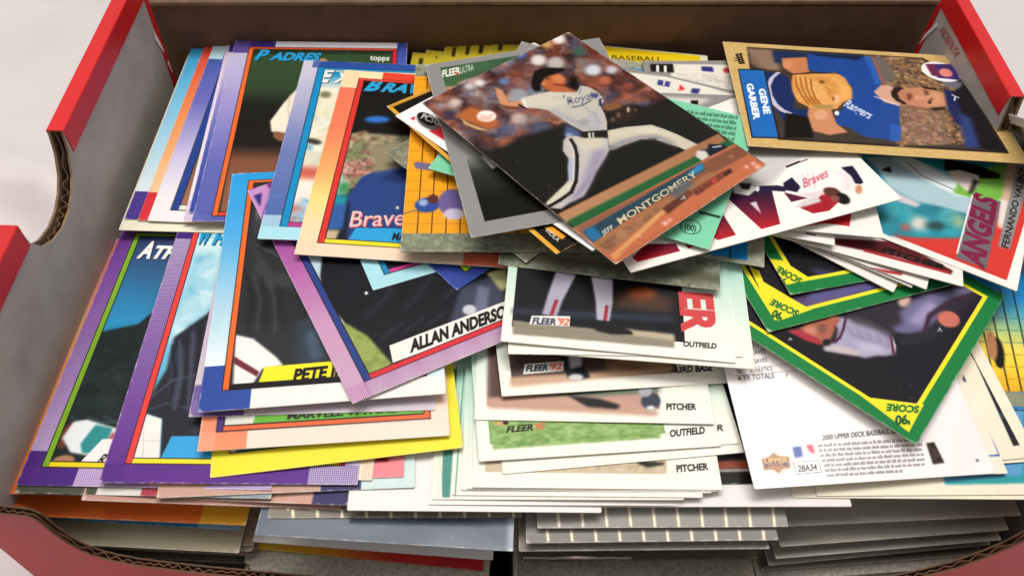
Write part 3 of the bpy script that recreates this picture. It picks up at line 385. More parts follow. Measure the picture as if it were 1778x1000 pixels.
('a1',(-91.754,216.849,3.652,2.116,0.016,0.343),('card with a sky blue to white border and a purple corner','#d9cfb8',0.38,None,0.35,5,[('F','#e3eff2'),('g',[(0,0),(5.8,0),(5.8,88.9),(0,88.9)],[(0,'#35a6dc'),(1,'#e3eff2')],[(0,88.9),(0,12)],0.05),('p',[(0,85.3),(63.5,85.3),(63.5,88.9),(0,88.9)],'#35a6dc',0.05),('p',[(0,0),(7,0),(7,5),(0,5)],'#4b3a8c',0.05),('p',[(0,0),(5.8,0),(5.8,12),(0,12)],'#4b3a8c',0.05),('g',[(59.5,0),(63.5,0),(63.5,88.9),(59.5,88.9)],[(0,'#e3eff2'),(1,'#35a6dc')],[(0,0),(0,88.9)],0.05),('p',[(56.5,85.3),(63.5,85.3),(63.5,88.9),(56.5,88.9)],'#e3eff2',0.05),('p',[(5.25,4.75),(59.75,4.75),(59.75,85.55),(5.25,85.55)],'#1a1418',0.05),('p',[(5.5,5),(7.,5),(7.,85.3),(5.5,85.3)],'#d8333c',0.05),('p',[(7.1,5),(59.5,5),(59.5,6.35),(7.1,6.35)],'#e8e2d8',0.05),('p',[(5.5,84.3),(59.5,84.3),(59.5,85.3),(5.5,85.3)],'#35a6dc',0.05),('p',[(58.1,5),(59.5,5),(59.5,85.3),(58.1,85.3)],'#d8333c',0.05),('p',[(7.,6.35),(58.1,6.35),(58.1,84.3),(7.,84.3)],'#1a1418',0.05),('p',[(7.25,6.6),(57.9,6.6),(57.9,84.1),(7.25,84.1)],'#2b2d2f',0.05),('S',),('R',[(7.25,6.6),(57.9,6.6),(57.9,84.10000000000001),(7.25,84.10000000000001)],0.05)],[('picture',[(7.25,6.6),(57.9,6.6),(57.9,84.1),(7.25,84.1)]),('frame_line',[(5.5,5),(7.,5),(7.,85.3),(5.5,85.3)]),('frame_line',[(7.,5),(59.5,5),(59.5,6.35),(7.,6.35)])])),
('a2',(-87.153,216.28,4.081,1.819,0.219,0.409),('card with a red to peach border and a red lower corner','#d9cfb8',0.38,None,0.35,5,[('F','#f3cf9e'),('g',[(0,0),(5.3,0),(5.3,88.9),(0,88.9)],[(0,'#e2453c'),(0.5,'#f09050'),(1,'#f3cf9e')],[(0,88.9),(0,12)],0.05),('p',[(0,85.3),(63.5,85.3),(63.5,88.9),(0,88.9)],'#e2453c',0.05),('p',[(0,0),(6,0),(6,5),(0,5)],'#d8333c',0.05),('p',[(0,0),(5.3,0),(5.3,12),(0,12)],'#d8333c',0.05),('g',[(59.5,0),(63.5,0),(63.5,88.9),(59.5,88.9)],[(0,'#f3cf9e'),(1,'#e2453c')],[(0,0),(0,88.9)],0.05),('p',[(57.5,85.3),(63.5,85.3),(63.5,88.9),(57.5,88.9)],'#f3cf9e',0.05),('p',[(4.75,4.75),(59.75,4.75),(59.75,85.55),(4.75,85.55)],'#1a1418',0.05),('p',[(5,5),(6.5,5),(6.5,85.3),(5,85.3)],'#e2453c',0.05),('p',[(6.6,5),(59.5,5),(59.5,6.35),(6.6,6.35)],'#e8e2d8',0.05),('p',[(5,84.3),(59.5,84.3),(59.5,85.3),(5,85.3)],'#e2453c',0.05),('p',[(58.1,5),(59.5,5),(59.5,85.3),(58.1,85.3)],'#e2453c',0.05),('p',[(6.5,6.35),(58.1,6.35),(58.1,84.3),(6.5,84.3)],'#1a1418',0.05),('p',[(6.75,6.6),(57.9,6.6),(57.9,84.1),(6.75,84.1)],'#2b2d2f',0.05),('S',),('R',[(6.75,6.6),(57.9,6.6),(57.9,84.10000000000001),(6.75,84.10000000000001)],0.05)],[('picture',[(6.75,6.6),(57.9,6.6),(57.9,84.1),(6.75,84.1)]),('frame_line',[(5,5),(6.5,5),(6.5,85.3),(5,85.3)]),('frame_line',[(6.5,5),(59.5,5),(59.5,6.35),(6.5,6.35)])])),
('a3',(-83.817,215.936,4.472,1.695,0.292,0.391),('card with a violet to white border and a navy frame line','#d9cfb8',0.38,None,0.35,5,[('F','#eee9ea'),('g',[(0,0),(6.3,0),(6.3,88.9),(0,88.9)],[(0,'#3f5aa8'),(0.4,'#6a6ab8'),(0.75,'#c9bfe0'),(1,'#eee9ea')],[(0,88.9),(0,9.5)],0.05),('p',[(0,84.4),(63.5,84.4),(63.5,88.9),(0,88.9)],'#3f5aa8',0.05),('p',[(0,0),(14,0),(14,5),(0,5)],'#eee9ea',0.05),('p',[(0,0),(6.3,0),(6.3,9.5),(0,9.5)],'#eee9ea',0.05),('g',[(59.5,0),(63.5,0),(63.5,88.9),(59.5,88.9)],[(0,'#eee9ea'),(1,'#3f5aa8')],[(0,0),(0,88.9)],0.05),('p',[(49.5,84.4),(63.5,84.4),(63.5,88.9),(49.5,88.9)],'#eee9ea',0.05),('p',[(5.75,4.75),(59.75,4.75),(59.75,84.65),(5.75,84.65)],'#1a1418',0.05),('p',[(6,5),(8.2,5),(8.2,84.4),(6,84.4)],'#24408f',0.05),('p',[(8.3,5),(59.5,5),(59.5,6.98),(8.3,6.98)],'#e8e2d8',0.05),('p',[(6,83.4),(59.5,83.4),(59.5,84.4),(6,84.4)],'#24408f',0.05),('p',[(58.1,5),(59.5,5),(59.5,84.4),(58.1,84.4)],'#24408f',0.05),('p',[(8.2,6.98),(58.1,6.98),(58.1,83.4),(8.2,83.4)],'#1a1418',0.05),('p',[(8.45,7.23),(57.9,7.23),(57.9,83.2),(8.45,83.2)],'#2b2d2f',0.05),('S',),('p',[(0,79.9),(5,79.9),(5,88.9),(0,88.9)],'#bfe3ea',0.05),('p',[(0,85.4),(63.5,85.4),(63.5,88.9),(0,88.9)],'#bfe3ea',0.05),('S',),('g',[(4.57,81.17),(70.98,86.09),(60.57,5.44),(5.46,2.32)],[(0,'#3f7a74'),(0.45,'#2f5a48'),(0.5,'#efe9e0'),(0.56,'#efe9e0'),(0.58,'#3f6a58'),(0.75,'#8a5a48'),(1,'#a87a60')],[(5.32,77.85),(10.73,2.62)],0.5),('R',[(8.45,7.23),(57.9,7.23),(57.9,83.2),(8.45,83.2)],0.05)],[('picture',[(8.45,7.23),(57.9,7.23),(57.9,83.2),(8.45,83.2)]),('frame_line',[(6,5),(8.2,5),(8.2,84.4),(6,84.4)]),('frame_line',[(8.2,5),(59.5,5),(59.5,6.98),(8.2,6.98)])])),
('a4',(-75.71,217.596,5.09,5.85,-0.104,0.33),('card with a pale lilac border beside the wide purple one','#d9cfd8',0.38,None,0.35,5,[('F','#e6dde6'),('g',[(0,0),(3.5,0),(3.5,88.9),(0,88.9)],[(0,'#d6c3d8'),(1,'#e6dde6')],[(0,88.9),(0,9.5)],0.05),('p',[(0,85.3),(63.5,85.3),(63.5,88.9),(0,88.9)],'#d6c3d8',0.05),('p',[(0,0),(14,0),(14,5.),(0,5.)],'#d6c3d8',0.05),('p',[(0,0),(3.5,0),(3.5,9.5),(0,9.5)],'#d6c3d8',0.05),('g',[(59.5,0),(63.5,0),(63.5,88.9),(59.5,88.9)],[(0,'#e6dde6'),(1,'#d6c3d8')],[(0,0),(0,88.9)],0.05),('p',[(49.5,85.3),(63.5,85.3),(63.5,88.9),(49.5,88.9)],'#e6dde6',0.05),('p',[(2.95,4.75),(59.75,4.75),(59.75,85.55),(2.95,85.55)],'#1a1418',0.05),('p',[(3.2,5.),(4.2,5.),(4.2,85.3),(3.2,85.3)],'#9a4f98',0.05),('p',[(4.3,5.),(59.5,5.),(59.5,5.9),(4.3,5.9)],'#e8e2d8',0.05),('p',[(3.2,84.3),(59.5,84.3),(59.5,85.3),(3.2,85.3)],'#9a4f98',0.05),('p',[(58.1,5.),(59.5,5.),(59.5,85.3),(58.1,85.3)],'#9a4f98',0.05),('p',[(4.2,5.9),(58.1,5.9),(58.1,84.3),(4.2,84.3)],'#1a1418',0.05),('p',[(4.45,6.15),(57.9,6.15),(57.9,84.1),(4.45,84.1)],'#2b2d2f',0.05),('S',),('R',[(4.45,6.15),(57.9,6.15),(57.9,84.10000000000001),(4.45,84.10000000000001)],0.05)],[('picture',[(4.45,6.15),(57.9,6.15),(57.9,84.1),(4.45,84.1)]),('frame_line',[(3.2,5.),(4.2,5.),(4.2,85.3),(3.2,85.3)]),('frame_line',[(4.2,5.),(59.5,5.),(59.5,5.9),(4.2,5.9)])])),
('a5',(-74.813,221.023,5.525,5.798,-0.102,0.165),('card with a lavender to violet border tucked under the green field card','#cfc6d8',0.38,None,0.35,5,[('F','#33479a'),('g',[(0,0),(6.3,0),(6.3,88.9),(0,88.9)],[(0,'#dcd4e6'),(0.35,'#8f86c4'),(0.65,'#4a58a8'),(1,'#33479a')],[(0,80.9),(0,0)],0.05),('p',[(0,85.3),(63.5,85.3),(63.5,88.9),(0,88.9)],'#dcd4e6',0.05),('p',[(0,85.3),(14,85.3),(14,88.9),(0,88.9)],'#43307c',0.05),('p',[(0,80.9),(6.3,80.9),(6.3,88.9),(0,88.9)],'#43307c',0.05),('p',[(0,0),(63.5,0),(63.5,3),(0,3)],'#33479a',0.05),('p',[(49.5,0),(63.5,0),(63.5,3),(49.5,3)],'#dcd4e6',0.05),('g',[(59.5,0),(63.5,0),(63.5,88.9),(59.5,88.9)],[(0,'#dcd4e6'),(1,'#33479a')],[(0,0),(0,88.9)],0.05),('p',[(5.75,2.75),(59.75,2.75),(59.75,85.55),(5.75,85.55)],'#1a1418',0.05),('p',[(6,3),(7.5,3),(7.5,85.3),(6,85.3)],'#ee6a2b',0.05),('p',[(7.6,3),(59.5,3),(59.5,4.35),(7.6,4.35)],'#ee6a2b',0.05),('p',[(6,84.3),(59.5,84.3),(59.5,85.3),(6,85.3)],'#ee6a2b',0.05),('p',[(58.1,3),(59.5,3),(59.5,85.3),(58.1,85.3)],'#ee6a2b',0.05),('p',[(7.5,4.35),(58.1,4.35),(58.1,84.3),(7.5,84.3)],'#1a1418',0.05),('p',[(7.75,4.6),(57.9,4.6),(57.9,84.1),(7.75,84.1)],'#2b2d2f',0.05),('S',),('R',[(7.75,4.6),(57.9,4.6),(57.9,84.10000000000001),(7.75,84.10000000000001)],0.05)],[('picture',[(7.75,4.6),(57.9,4.6),(57.9,84.1),(7.75,84.1)]),('frame_line',[(6,3),(7.5,3),(7.5,85.3),(6,85.3)]),('frame_line',[(7.5,3),(59.5,3),(59.5,4.35),(7.5,4.35)])])),
('a6',(-72.112,216.755,6.881,5.448,0.685,0.812),('card with a blue team title and a player in cream against a green field','#cfc6d8',0.38,None,0.35,8,[('F','#33479a'),('g',[(0,0),(6.1,0),(6.1,88.9),(0,88.9)],[(0,'#e6e0ea'),(0.35,'#9f97cc'),(0.7,'#4a58a8'),(1,'#33479a')],[(0,81.9),(0,0)],0.05),('p',[(0,85.3),(63.5,85.3),(63.5,88.9),(0,88.9)],'#e6e0ea',0.05),('p',[(0,85.3),(15,85.3),(15,88.9),(0,88.9)],'#3d2f7c',0.05),('p',[(0,81.9),(6.1,81.9),(6.1,88.9),(0,88.9)],'#3d2f7c',0.05),('p',[(0,0),(63.5,0),(63.5,2.2),(0,2.2)],'#33479a',0.05),('p',[(48.5,0),(63.5,0),(63.5,2.2),(48.5,2.2)],'#e6e0ea',0.05),('g',[(59.7,0),(63.5,0),(63.5,88.9),(59.7,88.9)],[(0,'#e6e0ea'),(1,'#33479a')],[(0,0),(0,88.9)],0.05),('h',[(0,0),(5.8,0),(5.8,88.9),(0,88.9)],'#8a80c0',0.85,0.75),('h',[(0,0),(63.5,0),(63.5,2.2),(0,2.2)],'#8a80c0',0.85,0.75),('p',[(5.55,1.95),(59.95,1.95),(59.95,85.55),(5.55,85.55)],'#1a1418',0.05),('p',[(5.8,2.2),(7.3,2.2),(7.3,85.3),(5.8,85.3)],'#ee6a2b',0.05),('p',[(7.4,2.2),(59.7,2.2),(59.7,3.55),(7.4,3.55)],'#d8402f',0.05),('p',[(5.8,84.3),(59.7,84.3),(59.7,85.3),(5.8,85.3)],'#e0552f',0.05),('p',[(58.3,2.2),(59.7,2.2),(59.7,85.3),(58.3,85.3)],'#d8283c',0.05),('p',[(7.3,3.55),(58.3,3.55),(58.3,84.3),(7.3,84.3)],'#1a1418',0.05),('p',[(7.55,3.8),(58.1,3.8),(58.1,84.1),(7.55,84.1)],'#24301f',0.05),('S',),('g',[(5.61,81.08),(62.11,82.14),(62.75,0.76),(8.02,0.89)],[(0,'#35502f'),(0.3,'#2b4026'),(0.42,'#15150f'),(0.7,'#15120f'),(0.8,'#7a4a34'),(1,'#8a5a40')],[(24.26,81.43),(22.24,13.11)],0.4),('p',[(33.18,74.96),(25.75,63.02),(21.51,54.39),(18.11,45.21),(19.09,40.35),(23.14,36.73),(28.38,41.28),(34.69,57.58),(46.5,60.82),(49.77,75.24)],'#ece3cf',0.2),('l',[(23.57,58.97),(23.41,51.43),(25.19,44.12)],0.5,'#c9bda4',0.3),('l',[(27.63,68.41),(26.56,59.01),(28.62,48.52)],0.5,'#cfc4ac',0.3),('p',[(20.04,40.36),(24.76,39.27),(26.05,36.19),(22.35,35.33),(20.,37.54)],'#8a5a40',0.25),('e',[(32.98,77.26),(34.85,77.29),(33.15,75.29)],'#b9856a',0.3),('c','PADRES',[(8.28,78.14),(32.09,77.91),(8.77,83.82)],'#2ba0dc',0.3,0.25,0.05),('t','topps',[(50.01,78.56),(57.16,78.35),(50.06,81.58)],'#f2efe8',0.06,0.,0.04),('R',[(7.55,3.8000000000000003),(58.1,3.8000000000000003),(58.1,84.10000000000001),(7.55,84.10000000000001)],0.05)],[('picture',[(7.55,3.8),(58.1,3.8),(58.1,84.1),(7.55,84.1)]),('frame_line',[(5.8,2.2),(7.3,2.2),(7.3,85.3),(5.8,85.3)]),('frame_line',[(7.3,2.2),(59.7,2.2),(59.7,3.55),(7.3,3.55)])])),
('y0',(-10.956,218.294,3.268,0.005,-0.582,1.903),('leftmost of the six yellow bordered cards against the back wall','#b9a83a',0.38,None,0.35,5,[('F','#c4b02c'),('p',[(2.9,80.9),(4.3,80.9),(4.3,85.7),(2.9,85.7)],'#2c2614',0.2),('n',[(0,85.9),(63.5,85.9),(63.5,88.9),(0,88.9)],['#c4b02c','#b5a026','#cdb93a'],2.5,0.3,1),('p',[(7,6),(57,6),(57,76.9),(7,76.9)],'#5a5a52',0.05)],[])),
('y1',(-6.501,219.694,3.498,-0.499,-0.389,1.504),('second of the six yellow bordered cards against the back wall','#b9a83a',0.38,None,0.35,5,[('F','#c4b02c'),('p',[(4.2,83.9),(4.6,83.9),(4.6,85.7),(4.2,85.7)],'#2c2614',0.2),('n',[(0,85.9),(63.5,85.9),(63.5,88.9),(0,88.9)],['#c4b02c','#b5a026','#cdb93a'],2.5,0.3,1),('p',[(7,6),(57,6),(57,76.9),(7,76.9)],'#5a5a52',0.05)],[])),
('y2',(-0.038,225.119,3.648,-1.328,-0.158,1.167),('third of the six yellow bordered cards against the back wall','#b9a83a',0.38,None,0.35,5,[('F','#c4b02c'),('p',[(3.,79.9),(4.2,79.9),(4.2,85.7),(3.,85.7)],'#2c2614',0.2),('n',[(0,85.9),(63.5,85.9),(63.5,88.9),(0,88.9)],['#c4b02c','#b5a026','#cdb93a'],2.5,0.3,1),('p',[(7,6),(57,6),(57,76.9),(7,76.9)],'#5a5a52',0.05)],[])),
('y3',(4.296,225.637,3.881,-1.927,-0.003,0.992),('fourth of the six yellow bordered cards against the back wall','#b9a83a',0.38,None,0.35,5,[('F','#c4b02c'),('p',[(3.4,80.4),(4.6,80.4),(4.6,85.7),(3.4,85.7)],'#2c2614',0.2),('n',[(0,85.9),(63.5,85.9),(63.5,88.9),(0,88.9)],['#c4b02c','#b5a026','#cdb93a'],2.5,0.3,1),('p',[(7,6),(57,6),(57,76.9),(7,76.9)],'#5a5a52',0.05)],[])),
('y4',(9.242,226.565,4.114,-2.557,0.113,0.881),('fifth of the six yellow bordered cards against the back wall','#b9a83a',0.38,None,0.35,5,[('F','#c4b02c'),('p',[(2.9,79.9),(4.4,79.9),(4.4,85.7),(2.9,85.7)],'#2c2614',0.2),('n',[(0,85.9),(63.5,85.9),(63.5,88.9),(0,88.9)],['#c4b02c','#b5a026','#cdb93a'],2.5,0.3,1),('p',[(7,6),(57,6),(57,76.9),(7,76.9)],'#5a5a52',0.05)],[])),
('y5',(15.813,227.975,4.333,-3.352,0.203,0.809),('rightmost of the six yellow bordered cards against the back wall','#b9a83a',0.38,None,0.35,5,[('F','#c4b02c'),('p',[(3.1,80.4),(4.5,80.4),(4.5,85.7),(3.1,85.7)],'#2c2614',0.2),('n',[(0,85.9),(63.5,85.9),(63.5,88.9),(0,88.9)],['#c4b02c','#b5a026','#cdb93a'],2.5,0.3,1),('p',[(7,6),(57,6),(57,76.9),(7,76.9)],'#5a5a52',0.05)],[])),
('yr2',(35.715,227.939,4.389,-2.755,0.241,0.535),('bright yellow topped card with black capitals near the back wall','#d9cfb0',0.38,None,0.35,5,[('F','#efe6d0'),('p',[(0,79.9),(60.5,79.9),(60.5,88.3),(0,88.3)],'#f5d21a',0.05),('t','BASEBALL',[(26.85,80.87),(46.11,82.46),(26.79,83.68)],'#5a4a12',0.03,0,0.04)],[])),
('fl1',(12.249,132.085,2.925,3.269,0.01,-0.437),('white card with a teal stripe,lowest at the left of the mint pile','#d9d2c0',0.4,None,0.35,5,[('F','#f3eddf'),('g',[(0,0),(63.5,0),(63.5,88.9),(0,88.9)],[(0,'#f5f0e4'),(0.1,'#eef0e2'),(0.5,'#98d2bc'),(1,'#74bfa2')],[(0,0),(0,88.9)],0.05),('p',[(3.2,4.2),(49.5,4.2),(49.5,84.9),(3.2,84.9)],'#f1ecdd',0.05),('p',[(-0.2,38.39),(5.56,38.43),(4.48,0.54),(2.61,0.53)],'#4f8f82',0.06),('p',[(-1.,38.38),(2.2,38.41),(2.32,0.53),(1.03,0.53)],'#e3e8d8',0.05)],[('picture',[(3.2,4.2),(49.5,4.2),(49.5,84.9),(3.2,84.9)])])),
('fl2',(17.414,133.116,3.306,2.816,-0.01,-0.416),('card with a mint border second from the left of the mint pile','#d9d2c0',0.4,None,0.35,5,[('F','#f3eddf'),('g',[(0,0),(63.5,0),(63.5,88.9),(0,88.9)],[(0,'#f5f0e4'),(0.1,'#eef0e2'),(0.5,'#98d2bc'),(1,'#74bfa2')],[(0,0),(0,88.9)],0.05),('l',[(2.01,37.25),(0.93,-0.45)],0.3,'#4a8a78',0.06)],[])),
('fl3',(19.77,134.476,3.632,2.814,0.029,-0.032),('plain mint bordered card in the mint pile under the pitcher card','#d9d2c0',0.4,None,0.35,5,[('F','#f3eddf'),('g',[(0,0),(63.5,0),(63.5,88.9),(0,88.9)],[(0,'#f5f0e4'),(0.1,'#eef0e2'),(0.5,'#98d2bc'),(1,'#74bfa2')],[(0,0),(0,88.9)],0.05)],[])),
('fl4',(21.08,134.809,3.92,2.987,0.025,0.097),('mint bordered card directly beneath the sandy pitcher card','#d9d2c0',0.4,None,0.35,5,[('F','#f3eddf'),('g',[(0,0),(63.5,0),(63.5,88.9),(0,88.9)],[(0,'#f5f0e4'),(0.1,'#eef0e2'),(0.5,'#98d2bc'),(1,'#74bfa2')],[(0,0),(0,88.9)],0.05)],[])),
('f6',(22.242,135.052,4.254,3.103,-0.041,0.292),('pitcher card with sandy ground,lowest legible in the mint pile','#d9d2c0',0.4,None,0.35,8,[('F','#f3eddf'),('g',[(0,0),(63.5,0),(63.5,88.9),(0,88.9)],[(0,'#f5f0e4'),(0.1,'#eef0e2'),(0.5,'#98d2bc'),(1,'#74bfa2')],[(0,0),(0,88.9)],0.05),('p',[(3.2,4.2),(49.5,4.2),(49.5,84.9),(3.2,84.9)],'#cdbb9c',0.05),('n',[(19.04,4.85),(49.84,4.75),(50.31,11.1),(41.82,10.98)],['#cdbb9c','#d9cbb0','#b5a284'],1.5,0.3,1),('p',[(41.27,8.35),(43.3,7.73),(49.7,7.32),(48.87,6.67),(45.06,5.97),(42.9,6.75)],'#1c1a18',0.2),('t','PITCHER',[(52.38,4.78),(60.7,5.53),(52.47,6.71)],'#15130f',0.08,0,0.04),('e',[(60.17,11.07),(61.54,11.09),(60.07,10.4)],'#f0a050',0.3)],[('picture',[(3.2,4.2),(49.5,4.2),(49.5,84.9),(3.2,84.9)])])),
('f5',(24.6,141.869,4.559,9.31,-0.065,0.265),('cream edged card askew between the grass card and the sandy one','#d9d2c0',0.4,None,0.35,5,[('F','#f3eddf'),('g',[(0,0),(63.5,0),(63.5,88.9),(0,88.9)],[(0,'#f5f0e4'),(0.1,'#eef0e2'),(0.5,'#98d2bc'),(1,'#74bfa2')],[(0,0),(0,88.9)],0.05),('p',[(-2.5,1.44),(-0.55,1.73),(-0.45,-0.03),(-2.37,-0.16)],'#d9bfa8',0.4)],[])),
('fr',(24.548,145.287,4.857,7.612,-0.084,0.178),('mint card jutting to the right with one letter showing','#d9d2c0',0.4,None,0.35,5,[('F','#f3eddf'),('g',[(0,0),(63.5,0),(63.5,88.9),(0,88.9)],[(0,'#f5f0e4'),(0.1,'#eef0e2'),(0.5,'#98d2bc'),(1,'#74bfa2')],[(0,0),(0,88.9)],0.05),('t','R',[(58.37,3.98),(60.26,4.03),(58.97,5.83)],'#2a2622',0.06,0,0.04)],[])),
('f4',(19.503,143.88,5.327,7.953,-0.125,0.56),('outfield card with a strip of green grass','#d9d2c0',0.4,None,0.35,8,[('F','#f3eddf'),('g',[(0,0),(63.5,0),(63.5,88.9),(0,88.9)],[(0,'#f5f0e4'),(0.1,'#eef0e2'),(0.5,'#98d2bc'),(1,'#74bfa2')],[(0,0),(0,88.9)],0.05),('p',[(3.2,4.6),(49.5,4.6),(49.5,84.9),(3.2,84.9)],'#86a860',0.05),('n',[(3.64,12.33),(49.28,9.28),(47.92,3.39),(3.83,3.09)],['#7ea356','#9cbc72','#688f48','#a8c480'],1.,0.2,2),('e',[(6.53,10.42),(8.64,10.28),(6.49,9.91)],'#d9a070',0.3),('e',[(7.75,10.51),(8.51,10.46),(7.71,10.)],'#15130f',0.15),('t','FLEER',[(7.65,7.63),(14.8,7.99),(7.96,9.47)],'#16130f',0.08,0.15,0.04),('t',"'92",[(15.1,7.97),(17.71,8.14),(15.46,9.82)],'#e8573c',0.06,0.15,0.04),('t','OUTFIELD',[(50.42,3.55),(59.98,3.92),(50.85,5.56)],'#15130f',0.08,0,0.04)],[('picture',[(3.2,4.6),(49.5,4.6),(49.5,84.9),(3.2,84.9)])])),
('f3',(21.862,153.036,5.82,2.672,-0.274,0.056),('pitcher card with clay coloured ground and a green shadow','#d9d2c0',0.4,None,0.35,8,[('F','#f3eddf'),('g',[(0,0),(63.5,0),(63.5,88.9),(0,88.9)],[(0,'#f5f0e4'),(0.1,'#eef0e2'),(0.5,'#98d2bc'),(1,'#74bfa2')],[(0,0),(0,88.9)],0.05),('p',[(3.2,4.2),(49.5,4.2),(49.5,84.9),(3.2,84.9)],'#c4988a',0.05),('p',[(3.43,31.36),(52.39,32.66),(49.88,9.55),(25.49,7.21),(16.2,7.72),(6.91,7.16),(3.83,6.73)],'#4e6a5a',0.8),('p',[(3.43,31.36),(11.66,31.58),(11.55,6.9),(3.85,5.85)],'#5a3c38',0.8),('p',[(3.52,6.73),(27.06,7.6),(38.12,5.71),(48.79,3.83),(48.6,2.08),(3.58,3.56)],'#c59c88',0.5),('p',[(24.74,7.91),(33.25,7.02),(38.86,5.2),(37.99,3.95),(30.,4.48)],'#1c1a1a',0.35),('e',[(47.22,6.62),(49.88,6.68),(46.95,3.96)],'#3a3d4c',0.3),('e',[(45.94,9.46),(47.83,9.5),(45.78,7.84)],'#a8a8b0',0.3),('e',[(47.,4.49),(48.25,4.52),(46.93,3.79)],'#e3e0dc',0.2),('t','PITCHER',[(51.14,4.05),(59.23,4.22),(51.36,6.)],'#15130f',0.08,0,0.04)],[('picture',[(3.2,4.2),(49.5,4.2),(49.5,84.9),(3.2,84.9)])])),
('f2',(23.524,162.45,6.661,8.827,-0.209,1.727),('third base card with a blurred brown picture and white shoe','#d9d2c0',0.4,None,0.35,8,[('F','#f3eddf'),('g',[(0,0),(63.5,0),(63.5,88.9),(0,88.9)],[(0,'#f5f0e4'),(0.1,'#eef0e2'),(0.5,'#98d2bc'),(1,'#74bfa2')],[(0,0),(0,88.9)],0.05),('p',[(3.2,4.2),(49.5,4.2),(49.5,84.9),(3.2,84.9)],'#4e3d3a',0.05),('p',[(2.72,5.7),(20.94,5.78),(48.04,6.62),(47.85,4.37),(2.71,2.62)],'#cfa98c',0.5),('n',[(31.76,12.26),(49.3,12.12),(47.78,5.51),(28.97,5.8)],['#b98f6c','#8a6a50','#5a4640'],4,0.8,3),('p',[(16.41,13.24),(23.66,12.78),(24.03,7.06),(24.69,4.24),(20.6,3.59),(18.38,4.66),(18.13,8.38)],'#23252c',0.3),('p',[(19.58,12.65),(23.86,11.99),(22.91,8.07),(19.58,7.35)],'#b9b8bc',0.35),('e',[(20.74,4.5),(22.79,4.36),(20.57,3.41)],'#d5d3d0',0.3),('p',[(7.28,9.65),(18.19,9.88),(17.57,6.74),(6.42,6.37)],'#e9e7e0',0.06),('t','FLEER',[(7.31,7.23),(13.33,7.21),(7.71,9.25)],'#16263a',0.08,0.15,0.04),('t',"'92",[(13.65,7.18),(17.18,7.33),(14.11,9.4)],'#e8573c',0.06,0.15,0.04),('t','3RD BASE',[(49.42,4.08),(59.16,4.19),(49.9,6.12)],'#15130f',0.08,0,0.04)],[('picture',[(3.2,4.2),(49.5,4.2),(49.5,84.9),(3.2,84.9)]),('brand_panel',[(7.28,9.65),(18.19,9.88),(17.57,6.74),(6.42,6.37)])])),
('yel',(-49.864,137.061,5.305,11.042,0.936,-0.475),('card with a plain bright yellow border angled across the pile','#d9cb3a',0.38,None,0.35,5,[('F','#f3e338'),('g',[(0,0),(4.9,0),(4.9,88.9),(0,88.9)],[(0,'#f3e338'),(1,'#f3e338')],[(0,88.9),(0,9.5)],0.05),('p',[(0,85.3),(63.5,85.3),(63.5,88.9),(0,88.9)],'#f3e338',0.05),('p',[(0,0),(5,0),(5,6.3),(0,6.3)],'#f3e338',0.05),('p',[(0,0),(4.9,0),(4.9,9.5),(0,9.5)],'#f3e338',0.05),('g',[(60.1,0),(63.5,0),(63.5,88.9),(60.1,88.9)],[(0,'#f3e338'),(1,'#f3e338')],[(0,0),(0,88.9)],0.05),('p',[(58.5,85.3),(63.5,85.3),(63.5,88.9),(58.5,88.9)],'#f3e338',0.05),('p',[(4.35,6.05),(60.35,6.05),(60.35,85.55),(4.35,85.55)],'#1a1418',0.05),('p',[(4.6,6.3),(6.1,6.3),(6.1,85.3),(4.6,85.3)],'#efeae0',0.05),('p',[(6.2,6.3),(60.1,6.3),(60.1,7.65),(6.2,7.65)],'#2c8fc0',0.05),('p',[(4.6,84.3),(60.1,84.3),(60.1,85.3),(4.6,85.3)],'#efeae0',0.05),('p',[(58.7,6.3),(60.1,6.3),(60.1,85.3),(58.7,85.3)],'#efeae0',0.05),('p',[(6.1,7.65),(58.7,7.65),(58.7,84.3),(6.1,84.3)],'#1a1418',0.05),('p',[(6.35,7.9),(58.5,7.9),(58.5,84.1),(6.35,84.1)],'#2f8fc2',0.05),('S',),('R',[(6.35,7.9),(58.5,7.9),(58.5,84.10000000000001),(6.35,84.10000000000001)],0.05)],[('picture',[(6.35,7.9),(58.5,7.9),(58.5,84.1),(6.35,84.1)]),('frame_line',[(4.6,6.3),(6.1,6.3),(6.1,85.3),(4.6,85.3)]),('frame_line',[(6.1,6.3),(60.1,6.3),(60.1,7.65),(6.1,7.65)])])),
